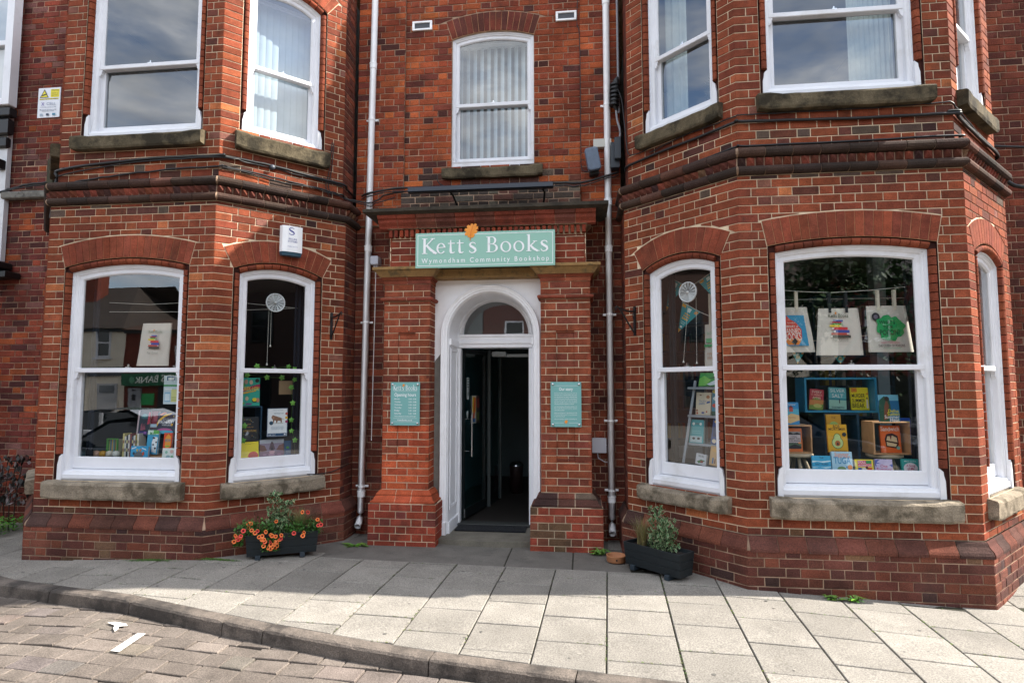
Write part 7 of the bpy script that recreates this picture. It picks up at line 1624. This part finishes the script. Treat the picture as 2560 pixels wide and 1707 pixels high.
curtain(FR(RU, 3), -.27, .25, .46, 4.16, 6.05, M_NET, 'pale curtain in the upper window on the right side of the right bay', 3, .02)
fc = FR(RU, 1); pp_ = tag(empty('toy_plant', fc.P(.80, 4.16, -.3)), 'dark leafy pot plant with green glass on the upper right windowsill', 'plant'); mb = MB(); r = random.Random(6)
for k in range(160):
    a, b_ = r.random()*6.28, r.random()*1.4; l = .10+.10*r.random(); c = Vector(fc.P(.80+(r.random()-.5)*.2, 4.42+.18*r.random(), -.36)); v = Vector((cos(a), sin(a)*.5, sin(b_)))*.035; u = Vector((-sin(a), cos(a), .3))*.018; mb.face([c-v, c-u, c+v, c+u], (.03, .05, .03))
mb.build('foliage', M_LEAF, pp_); mb = MB(); mb.lathe(None, [(0, 0), (.05, 0), (.06, .12), (0, .12)], 14, (.02, .35, .2), ax=lambda r_, a, h: fc.P(.86+r_*cos(a), 4.16+h, -.30+r_*sin(a))); mb.build('pot', M_TINT, pp_)

# ================================================================ planters and bowl
M_PLANT = mat('planter_paint', '#10191d', rough=.55, noise=(20, .2), bump=(40, .25), stain=[(60, '#39454a', .7, .6)])
def planter(loc, rz, W_, label):
    o = local(tag(empty('planter', loc, rz), label, 'planter', 'dark wooden planters against the bays')); H_, D_ = .20, .21; z0 = .035
    def T(x, y, z):   # tapered box: wider at the top; y grows away from the viewer
        k = (z-z0)/H_; e = .018*(k-1)*-1
        return (x*(1-.05*(1-k)), (y-D_/2)*(1-.16*(1-k))+D_/2, z)
    hb = H_/3
    for k in range(3):
        za, zb = z0+hb*k+.0015, z0+hb*(k+1)-.0015
        for q, nm in (((-W_/2, W_/2, 0, .016), 'board'), ((-W_/2, W_/2, D_-.016, D_), 'board'), ((-W_/2, -W_/2+.016, .017, D_-.017), 'end_board'), ((W_/2-.016, W_/2, .017, D_-.017), 'end_board')):
            mb = MB(); mb.box(q[0], q[1], q[2], q[3], za, zb, T=T, bev=.002); mb.build(nm, M_PLANT, o)
    mb = MB(); mb.box(-W_/2+.02, W_/2-.02, .02, D_-.02, z0+.02, z0+H_-.03, T=T); mb.build('soil', mat('potting_soil', '#1d1612', rough=1, bump=(60, 1)), o)
    for x in (-W_*.33, W_*.28):
        mb = MB(); mb.box(x-.022, x+.022, -.008, D_-.01, 0, .045, bev=.003); mb.build('foot', mat('foot_paint', '#25313a', rough=.6), o)
    return o
RZL = radians(26); PLL = (-2.800, 5.385, gz(-2.8, 5.385)+.001)
planter(PLL, RZL, .64, 'dark planter box full of orange flowers against the left bay')
RZR = radians(-44); PRR = (.575, 5.345, gz(.575, 5.345)+.001)
planter(PRR, RZR, .60, 'dark planter box with grass and a variegated shrub against the right bay')
def in_planter(P0, rz, u, v, z): return Vector((P0[0]+u*cos(rz)-v*sin(rz), P0[1]+u*sin(rz)+v*cos(rz), P0[2]+z))
def variegated(P0, rz, u, v, h, wd, seed, label, n=260, spires=((0, 1),)):
    r = random.Random(seed); o = tag(empty('shrub', in_planter(P0, rz, u, v, .2)), label, 'shrub', 'variegated shrubs'); mb = MB()
    for k in range(n):
        sp = spires[k % len(spires)]; t = r.random()**.8; zz = .2+t*h*sp[1]; rad = wd*(.95-.4*t)*(.4+.6*r.random()); a = r.random()*2*pi
        c = in_planter(P0, rz, u+sp[0]*(.4+.6*t)+rad*cos(a), v+rad*sin(a)*.7, zz); a2 = r.random()*6.28; el = .2+.9*r.random()
        d = Vector((cos(a2)*cos(el), sin(a2)*cos(el), sin(el)))*(.018+.010*r.random()); s_ = Vector((-sin(a2), cos(a2), .15))*(.008+.004*r.random()); nn = d.cross(s_).normalized()*.0012
        if nn.y > 0: nn = -nn
        mb.face([c-d, c-d*.2-s_, c+d*.6-s_*.7, c+d, c+d*.6+s_*.7, c-d*.2+s_], (.34, .40, .22))
        g_ = .7+.6*r.random(); k2 = .74
        mb.face([c-d*.8+nn, c-d*.15-s_*k2+nn, c+d*.5-s_*.45+nn, c+d*.8+nn, c+d*.5+s_*.45+nn, c-d*.15+s_*k2+nn], (.03*g_, .11*g_, .035*g_))
    mb.build('foliage', M_LEAF, o); mb = MB()
    for sp in spires: mb.tube([in_planter(P0, rz, u, v, .16), in_planter(P0, rz, u+sp[0]*.6, v, .2+h*.5*sp[1]), in_planter(P0, rz, u+sp[0], v, .2+h*.95*sp[1])], .004, 5)
    mb.build('stem', mat('bark'), o)
def grass(P0, rz, u, v, h, n, seed, label, cols, spread=.5):
    r = random.Random(seed); o = MB()
    for k in range(n):
        a = r.random()*2*pi; l = h*(.55+.5*r.random()); ln_ = spread*(.15+.85*r.random()); b = in_planter(P0, rz, u+(r.random()-.5)*.07, v+(r.random()-.5)*.06, .19)
        d = Vector((cos(a), sin(a)*.7, 0)); s_ = Vector((-d.y, d.x, 0))*.0016; c = tuple(x*(.7+.6*r.random()) for x in cols[k % len(cols)]); pts = []
        for t in (0, .35, .7, 1): pts.append(b+d*ln_*l*t*t*1.1+Vector((0, 0, l*(t-.35*ln_*t*t))))
        for p, q, w0, w1 in zip(pts, pts[1:], (1, .9, .6), (.9, .6, .1)): o.face([p-s_*w0, p+s_*w0, q+s_*w1, q-s_*w1], c)
    tag(o.build('ornamental_grass', M_LEAF), label, 'grass plant', 'ornamental grasses in the planters')
variegated(PLL, RZL, -.03, .10, .40, .12, 3, 'variegated shrub rising behind the flowers in the left planter', 520, ((-.05, 1), (.06, .80), (0, .5)))
grass(PLL, RZL, .15, .10, .30, 420, 4, 'green ornamental grass at the right of the left planter', ((.10, .17, .045), (.17, .22, .06), (.24, .22, .10)), .9)
grass(PLL, RZL, -.17, .08, .22, 60, 5, 'dry wispy grass left of the shrub in the left planter', ((.30, .24, .11), (.2, .2, .07)), .8)
variegated(PRR, RZR, .04, .12, .35, .15, 6, 'variegated shrub in the right planter', 640, ((-.06, 1.05), (.06, .78), (0, .6)))
grass(PRR, RZR, -.16, .10, .30, 380, 7, 'yellow green grass at the left of the right planter', ((.16, .18, .04), (.26, .22, .09), (.30, .25, .14)), .55)
# petunias
fl = tag(empty('petunia', in_planter(PLL, RZL, -.12, 0, .2)), 'orange petunias with dark throats spilling over the left planter', 'flowers'); r = random.Random(17)
mb = MB()
for k in range(2000):
    u = r.choice([-.30, -.24, -.36, -.14, -.08, .05, .12, .2, .27, .30])+(r.random()-.5)*.12; v = -.02+.16*r.random(); z = .20+.12*r.random()+(.06 if -.35 < u < -.1 else 0)*r.random()
    if r.random() < .16: u = -.10+(r.random()-.5)*.16; v = -.03; z = .09+.12*r.random()
    if r.random() < .12: u = -.38+(r.random()-.5)*.08; v = 0; z = .15+.1*r.random()
    c = in_planter(PLL, RZL, u, v, z); a = r.random()*6.28; el = r.random()*1.2; d = Vector((cos(a)*cos(el), sin(a)*cos(el), sin(el)))*.015; s_ = Vector((-sin(a), cos(a), .2))*.008; g_ = .6+.8*r.random(); mb.face([c-d, c-s_, c+d, c+s_], (.045*g_, .13*g_, .02*g_))
mb.build('foliage', M_LEAF, fl)
spots = [(-.30, .335), (-.28, .335), (-.335, .29), (-.30, .30), (-.265, .29), (-.235, .265), (-.215, .28), (-.20, .225), (-.175, .23), (-.39, .235), (-.40, .25), (-.375, .215), (-.36, .225), (-.355, .245), (-.41, .20), (-.145, .265), (-.06, .34)]
for k in range(21): spots.append((-.095+(r.random()-.5)*.20*(1-k/34), .225-.005*k+(r.random()-.5)*.035))
spots += [(.10, .235), (.19, .235), (.18, .205), (.31, .33), (.33, .30), (.315, .29), (.34, .295), (.17, .41), (.22, .405), (-.16, .14), (-.10, .11), (-.06, .115)]
for k, (u, z) in enumerate(spots):
    b = in_planter(PLL, RZL, u, -.035-.012*r.random() if z < .3 else .03, z); az = -pi/2+RZL*.3+(r.random()-.5)*1.0; el = (r.random()-.35)*.8
    n_ = Vector((cos(az)*cos(el), sin(az)*cos(el), sin(el))); u_ = n_.cross(Vector((0, 0, 1))).normalized(); w_ = n_.cross(u_).normalized(); R_ = .017+.004*r.random(); red = r.random() < .25
    mb = MB(); N = 15
    def ringp(rr_, h, wv=0): return [b+n_*h+(u_*cos(2*pi*i/N)+w_*sin(2*pi*i/N))*rr_*(1+wv*cos(5*2*pi*i/N)) for i in range(N)]
    rs_ = [ringp(R_, 0, .06), ringp(R_*.80, .0015, .03), ringp(R_*.42, -.003), ringp(R_*.12, -.012)]
    mb.grid(rs_[:2], (.85, .26, .07) if not red else (.75, .10, .06), closed=True, sm=True); mb.grid(rs_[1:3], (.80, .15, .03) if not red else (.6, .04, .04), closed=True, sm=True); mb.grid(rs_[2:], (.10, .01, .01), closed=True, sm=True); mb.face(rs_[3], (.05, .005, .005))
    mb.build('flower', M_LEAF, fl)
# terracotta bowl
bw = tag(empty('bowl', (.305, 5.74, gz(.3, 5.74))), 'round terracotta bowl on the pavement left of the right planter', 'bowl')
zc = gz(.3, 5.74); mb = MB(); mb.lathe((.305, 5.74, zc), [(0, .004), (.082, .002), (.088, .012), (.090, .055), (.093, .062), (.084, .064), (.080, .058), (.077, .022), (0, .018)], 36, sm=True) if False else mb.lathe((.305, 5.74, zc), [(0, .004), (.082, .002), (.088, .012), (.090, .055), (.093, .062), (.084, .064), (.080, .058), (.077, .022), (0, .018)], 36)
mb.build('body', mat('terracotta', '#a8714c', rough=.7, noise=(18, .15), bump=(60, .2)), bw)
mb = MB(); mb.lathe(None, [(0, .001), (.008, .001), (.008, -.004)], 10, ax=lambda r_, a, h: (.305+.0+r_*cos(a), 5.74-.0905-h, zc+.034+r_*sin(a))); mb.build('hole_mark', M_DARK, bw)

# ================================================================ across the road (seen in the window glass)
OY = -20.0
def flat_house(name, label, x0, x1, h, wallm, wins, roof='#3a3230', ridge=2.2, y=OY, depth=8, extras=None, base=-.75, hip=0):
    o = tag(empty(name, ((x0+x1)/2, y, base)), label, 'building')
    mb = MB(); mb.box(x0, x1, y-depth, y, base, h); mb.build('wall', wallm, o)
    mb = MB(); a = y-depth/2; mb.face([(x0-.1, y+.35, h-.1), (x1+.1, y+.35, h-.1), (x1+.1-hip, a, h+ridge), (x0-.1, a, h+ridge)]); mb.face([(x0-.1, y-depth, h), (x0-.1, a, h+ridge), (x1+.1, a, h+ridge), (x1+.1, y-depth, h)]); mb.face([(x0, y, h), (x0, a, h+ridge), (x0, y-depth, h)]); mb.face([(x1+.1, y+.35, h-.1), (x1+.1-hip, a, h+ridge), (x1+.1, y-depth, h)]); mb.build('roof', mat('roof'+roof, roof, rough=.9, noise=(3, .3), bump=(8, .8)), o)
    mb = MB(); mb.box(x0-.05, x1+.05, y, y+.12, h-.28, h-.12); mb.build('gutter', M_BLACKMETAL, o)
    for (a, b, c, d) in wins:
        wi = empty('window', ((a+b)/2, y, c), 0, o); t_ = .09
        mb = MB()
        for q in ((a, a+t_, c, d), (b-t_, b, c, d), (a+t_, b-t_, c, c+t_), (a+t_, b-t_, d-t_, d), (a+t_, b-t_, (c+d)/2-.04, (c+d)/2+.04)): mb.box(q[0], q[1], y, y+.06, q[2], q[3])
        mb.box(a-.1, b+.1, y, y+.14, c-.12, c-.02); mb.build('window_frame', M_WHITE, wi)
        mb = MB(); mb.face([(a, y+.02, c), (b, y+.02, c), (b, y+.02, d), (a, y+.02, d)]); mb.build('pane', mat('far_glass', '#10161b', rough=.1, spec=.8), wi)
    if extras: extras(o)
    return o
CREAM = mat('cream_render', '#ece2ce', rough=.9, noise=(2, .08)); REDB = mat('far_brick', '#6e3424', rough=.9, noise=(4, .25), bump=(30, .4)); GREYR = mat('far_render', '#8f9390', rough=.9, noise=(2, .1))
hx0, hx1 = (-29.66, -20, 5.28)[0], (-25.71, -20, 4.98)[0]; he = (-25.71, -20, 4.93)[2]
w0, w1 = (-27.39, -20, 4.83), (-26.62, -20, 3.27)
def shopfront(o):
    z1 = (-26.76, -20, 2.7)[2]; mb = MB(); mb.box(hx0, hx1, OY, OY+.1, z1-.5, z1, lin('#3a3d42')); mb.build('fascia', M_TINT, o)
    a, b = (-27.22, -20, 1.76), (-26.1, -20, 0.66); mb = MB(); mb.box(a[0], b[0], OY, OY+.08, -.7, a[2], lin('#b9babb')); mb.box(a[0]+.15, b[0]-.15, OY+.08, OY+.1, a[2]-.55, a[2]-.1, lin('#6a7074')); mb.build('shop_shutter', M_TINT, o)
flat_house('cream_house', 'cream rendered house across the road with a dark pantiled roof', hx0-6, hx1, he, CREAM, [(w0[0], w1[0], w1[2], w0[2]), (w0[0]-4, w1[0]-4, w1[2], w0[2])], '#3d342e', 3.0, extras=shopfront, hip=2.6)
bx0, bx1 = hx1+.02, hx1+11; bf0, bf1 = (-25.71, -20, 2.33), (-22.56, -20, 1.64)
def bank(o):
    fa = MB(); z1, z0 = bf0[2], bf1[2]; x0, x1 = bf0[0], bf0[0]+5.6; fa.box(x0, x1, OY, OY+.22, z0, z1, lin('#0e5a38')); fa.build('fascia', M_TINT, o)
    tb = MB(); me, a0, a1, b0, b1 = text_mesh('LLOYDS BANK'); hgt = (z1-z0)*.5; k = hgt/(b1-b0); xs_ = (-24.75, -20, 2.01)[0]
    # read from the road the words run towards the left, so the last letter stands at the smallest x
    tb.add_mesh(me, lambda c: (xs_-(c.x-a1)*k, OY+.235, (z0+z1)/2-hgt/2+(c.y-b0)*k), lin('#e8eee8')); tb.build('lettering', M_TINT, o)
    rr_ = (z1-z0)*.28; tb = MB(); tb.lathe(None, [(0, .24), (rr_, .24)], 18, lin('#4f8a6a'), ax=lambda r_, a, h: (x0+.75+r_*cos(a), OY+h, (z0+z1)/2+r_*sin(a))); tb.build('emblem', M_TINT, o)
    q0, q1 = (-25.32, -20, 1.15), (-24.47, -20, 0.05); c = MB(); c.box(q0[0], q1[0], OY, OY+.12, -.75, (-25.34, -20, 1.52)[2], lin('#8d9095')); c.box(q0[0]+.3, q1[0]-.3, OY+.12, OY+.14, q0[2]+.2, (-25.34, -20, 1.44)[2], lin('#15181c')); c.box(q0[0]+.55, q1[0]-.55, OY+.12, OY+.15, q0[2]-.35, q0[2], lin('#101214')); c.build('cash_machine', M_TINT, o)
    q0, q1 = (-24.47, -20, 1.2), (-23.77, -20, 0.54); c = MB(); c.box(q0[0], q1[0], OY+.0, OY+.05, q1[2], q0[2], lin('#2fae5a')); c.build('notice', M_TINT, o)
    c = MB(); c.box(q1[0]+.2, x1, OY+.0, OY+.04, -.7, z0-.05, lin('#12161a')); c.build('glazing', M_TINT, o)
wz0, wz1 = (-23.27, -20, 2.69)[2], (-23.32, -20, 3.84)[2]
flat_house('bank_building', 'red brick bank with a green fascia across the road', bx0, bx1, (-24.17, -20, 4.84)[2], REDB, [((-25.2, -20, 2.99)[0]+2.6, (-25.2, -20, 2.99)[0]+3.7, wz0, wz1), (bx0+4.4, bx0+5.5, wz0, wz1), (bx0+7.2, bx0+8.3, wz0, wz1)], '#4a3428', .9, extras=bank, depth=6)
cx = bx1+.05
for k, (wd, h, m, col) in enumerate(((9, 6.6, GREYR, '#3a3636'), (8, 7.4, REDB, '#43302a'), (10, 6.2, CREAM, '#4a3a32'), (9, 7.0, REDB, '#383433'), (11, 6.4, GREYR, '#40312b'), (9, 7.2, CREAM, '#3a3432'))):
    flat_house(('grey_house', 'brick_house', 'cream_house')[(GREYR, REDB, CREAM).index(m)], ['grey rendered building beside the bank across the road', 'tall red brick building second from the bank across the road', 'cream building with a low roof opposite the doorway', 'red brick building opposite the right bay', 'wide grey rendered building further right across the road', 'cream building at the right end of the row across the road'][k], cx, cx+wd, h, m, [(cx+a, cx+a+1.1, b, b+1.5) for a in (1.2, 3.8, 6.4) for b in (.6, 3.8)], col, 2.6); cx += wd+.05
# chimney on the cream house
mb = MB(); q = (-30.34, -22.8, 8.35); mb.box(q[0]-.3, q[0]+.6, OY-3.2, OY-2.4, he, he+5.6); mb.box(q[0]-.4, q[0]+.7, OY-3.3, OY-2.3, he+5.6, he+5.8); o = mb.build('chimney', REDB); o.parent = [x for x in bpy.data.objects if x.name == 'cream_house'][0]; o.location = -o.parent.location
# buildings added to close the street ends and darken the canted windows' reflections
flat_house('brick_house', 'dark red brick building closing the street far to the right', 22, 34, 8.2, REDB, [(22+a, 23.2+a, b, b+1.6) for a in (1.5, 4.5, 7.5) for b in (.6, 3.9)], '#2f2a28', 2.4, y=-4, depth=14, base=-1)
def side_row(x, ys, label, name, facing, m):
    o = tag(empty(name, (x, (ys[0]+ys[1])/2, -.8)), label, 'building'); mb = MB(); mb.box(*sorted((x, x+facing*-6)), ys[0], ys[1], -.8, 7.6); mb.build('wall', m, o)
    for yy in [ys[0]+1.5+3*k for k in range(int((ys[1]-ys[0])/3))]:
        for z in (.6, 3.8):
            w_ = empty('window', (x, yy, z), 0, o); mb = MB(); a = sorted((x, x+facing*.06))
            for q in ((yy, yy+.09, z, z+1.6), (yy+1.01, yy+1.1, z, z+1.6), (yy+.09, yy+1.01, z, z+.09), (yy+.09, yy+1.01, z+1.51, z+1.6), (yy+.09, yy+1.01, z+.76, z+.84)): mb.box(a[0], a[1], q[0], q[1], q[2], q[3])
            mb.build('window_frame', M_BLACKMETAL, w_); mb = MB(); mb.box(*sorted((x+facing*.02, x+facing*.03)), yy+.05, yy+1.05, z+.05, z+1.55); mb.build('pane', mat('far_glass', '#10161b'), w_)
    mb = MB(); xm = x-facing*3; mb.face([(x+facing*.3, ys[0], 7.5), (x+facing*.3, ys[1], 7.5), (xm, ys[1], 9.8), (xm, ys[0], 9.8)]); mb.face([(x-facing*6, ys[0], 7.5), (x-facing*6, ys[1], 7.5), (xm, ys[1], 9.8), (xm, ys[0], 9.8)]); mb.build('roof', mat('roof#383433', '#383433', rough=.9), o)
side_row(19, (-18, 1.5), 'brick terrace along the side road at the right', 'brick_terrace', -1, mat('darkened_far_brick', '#33201a', rough=.9, noise=(4, .3)))  # brick colour darkened to keep the canted windows' reflections dark
side_row(-24, (-7, 9), 'brick terrace closing the view to the left', 'brick_terrace', 1, mat('darkened_far_brick', '#33201a'))
# cars
def car(loc, rz, col, label, H_=1.42, L_=4.1):
    o = local(tag(empty('parked_car', loc, rz), label, 'car')); W2 = .86; m = mat('car_'+col, col, rough=.25, coat=1, spec=.6); gm = mat('car_glass', '#0b1013', rough=.05, spec=.9)
    side = [(-L_/2, .45), (-L_/2+.05, .72), (-L_/2+.35, .84), (-L_/2+1.1, .95), (L_/2-.35, 1.0), (L_/2-.02, .85), (L_/2, .40), (L_/2-.25, .22), (-L_/2+.2, .22)]
    mb = MB(); n = len(side)
    def ring_(w_, s_): return [(x*s_, w_, .22+(z-.22)*(.97 if s_ < 1 else 1)) for x, z in side]
    rg = [ring_(-W2+.08, .985), ring_(-W2, 1), ring_(-W2+.0, 1), ring_(W2, 1), ring_(W2-.08, .985)]
    rg = [ring_(-W2, .99), ring_(-W2+.03, 1), ring_(W2-.03, 1), ring_(W2, .99)]
    mb.grid(rg, closed=True, sm=False); mb.face(rg[0][::-1]); mb.face(rg[-1]); mb.build('body', m, o)
    a = [(-L_/2+1.0, .94), (-L_/2+1.72, H_-.06), (-L_/2+2.2, H_), (L_/2-1.1, H_-.02), (L_/2-.45, 1.18), (L_/2-.35, .99)]
    mb = MB(); lo = lambda w_, e: [(x, w_*(1-.16*max(0, (z-.95)/.5)), z) for x, z in a]
    mb.grid([lo(-W2+.04, 0), lo(W2-.04, 0)], closed=True); mb.build('roof', m, o)
    for sg in (-1, 1):
        g = [(-L_/2+1.14, .97), (-L_/2+1.78, H_-.10), (-L_/2+2.2, H_-.065), (L_/2-1.12, H_-.09), (L_/2-.62, 1.16), (L_/2-.60, 1.0)]
        mb = MB(); mb.face([(x, sg*((W2-.04)*(1-.16*max(0, (z-.95)/.5))+.012), z) for x, z in (g if sg < 0 else g[::-1])]); mb.build('side_window', gm, o)
        mb = MB(); mb.box(-L_/2+2.35, -L_/2+2.42, *sorted((sg*(W2-.075), sg*(W2-.03))), 1.0, H_-.08); mb.build('pillar', m, o)
        mb = MB(); mb.box(-L_/2+1.25, -L_/2+1.42, *sorted((sg*(W2-.02), sg*(W2+.15))), .97, 1.09, bev=.02); mb.build('wing_mirror', m, o)
        for x in (-L_/2+.78, L_/2-.78):
            wh = empty('wheel', (x, sg*(W2-.08), .3), 0, o)
            mb = MB(); mb.lathe(None, [(0, .10), (.30, .10), (.315, .07), (.315, -.10), (.1, -.1)], 24, ax=lambda r_, t, h: (r_*cos(t), sg*h, r_*sin(t)))
            t_ = mb.build('tyre', mat('tyre_rubber', '#0d0d0e', rough=.9), wh)
            mb = MB(); mb.lathe(None, [(0, .105), (.19, .108), (.2, .1)], 10, ax=lambda r_, t, h: (r_*cos(t), sg*h, r_*sin(t))); mb.build('rim', M_CHROME, wh)
        mb = MB(); mb.box(-L_/2-.01, -L_/2+.12, *sorted((sg*(W2-.38), sg*(W2-.06))), .60, .74, bev=.02); mb.build('headlight', M_CHROME, o)
    mb = MB(); mb.face([(-L_/2+1.03, -.72, .96), (-L_/2+1.03, .72, .96), (-L_/2+1.70, .66, H_-.09), (-L_/2+1.70, -.66, H_-.09)][::-1]); mb.v = [(x-.012, y, z+.01) for x, y, z in mb.v]; mb.build('windscreen', gm, o)
    return o
car((-7.2, 1.35, gz(-7, 1.3)-.16), radians(3), '#14171c', 'black car parked at the kerb to the left, seen in the glass', 1.44)
car((-12.2, -3.4, gz(-12, -3)-.2), radians(-6), '#b9bec4', 'silver car parked further off, seen in the glass behind the black one', 1.46)
car((4.6, -4.3, gz(4, -4)-.2), radians(182), '#101216', 'dark parked car opposite the right bay, nearest the doorway', 1.5)  # this car and the next two are added to darken the right window's reflections
car((9.4, -4.6, gz(9, -4)-.2), radians(179), '#1b2330', 'dark blue parked car opposite the right bay, middle of three', 1.48)
car((14.2, -4.8, gz(14, -4)-.2), radians(181), '#15171a', 'dark parked car furthest right across the road', 1.46)
hd = MB(); r = random.Random(21)  # hedge added out of view to darken the right window's lower reflections
for k in range(6000):
    c = Vector((3+17*r.random(), -8.3+(r.random()-.5)*1.0, -.4+2.6*r.random())); a = r.random()*6.28; el = r.random()*2-1; s_ = .07+.04*r.random(); d = Vector((cos(a)*cos(el), sin(a)*cos(el), sin(el)))*s_; u = Vector((-sin(a), cos(a), r.random()-.5))*s_*.6; g_ = .5+.7*r.random(); hd.face([c-d, c-u, c+d, c+u], (.03*g_, .06*g_, .018*g_))
hd.box(3, 20, -8.6, -8.1, -.8, 1.9, (.012, .02, .01))
tag(hd.build('hedge', M_LEAF), 'dense clipped hedge across the road opposite the right bay', 'hedge')
# street trees opposite the right bay: they darken the reflections in its windows
def tree(x, y, h, cr, seed, label):
    r = random.Random(seed); z0 = gz(x, y)-.2; o = tag(empty('street_tree', (x, y, z0)), label, 'tree'); mb = MB(); tips = []
    mb.tube([(x, y, z0), (x+.05, y, z0+h*.25), (x-.05, y+.1, z0+h*.5)], [.22, .17, .12], 10)
    for k in range(9):
        a = 2*pi*k/9+r.random(); b = z0+h*(.28+.03*k); l = cr*(.6+.5*r.random()); e = Vector((x+l*cos(a), y+l*sin(a), b+l*(.5+.6*r.random()))); tips.append(e)
        mb.tube([(x, y, b-.2), ((x+e.x)/2, (y+e.y)/2, (b+e.z)/2+.1), e], [.09, .06, .02], 7)
    mb.build('trunk', mat('tree_bark', '#3b332a', rough=.95, bump=(20, .8)), o); mb = MB()
    blobs = [(t, cr*(.34+.2*r.random())) for t in tips]+[(Vector((x+(r.random()-.5)*cr, y+(r.random()-.5)*cr, z0+h*(.6+.35*r.random()))), cr*(.35+.2*r.random())) for _ in range(9)]
    for k in range(5200):
        c, rad = blobs[k % len(blobs)]; v = Vector((r.gauss(0, 1), r.gauss(0, 1), r.gauss(0, .8))).normalized()*rad*(.5+.5*r.random()**.5); p = c+v; a = r.random()*6.28; el = r.random()*2-1; s_ = .09+.06*r.random()
        d = Vector((cos(a)*cos(el), sin(a)*cos(el), sin(el)))*s_; u = Vector((-sin(a), cos(a), r.random()-.5))*s_*.6; g_ = .6+.7*r.random(); mb.face([p-d, p-u, p+d, p+u], (.035*g_, .075*g_, .02*g_))
    mb.build('crown', M_LEAF, o)
tree(7.5, -9.5, 7.6, 2.6, 2, 'broad leafy street tree opposite the right bay')
tree(14.5, -11, 7.2, 2.5, 9, 'leafy street tree to the right across the road')
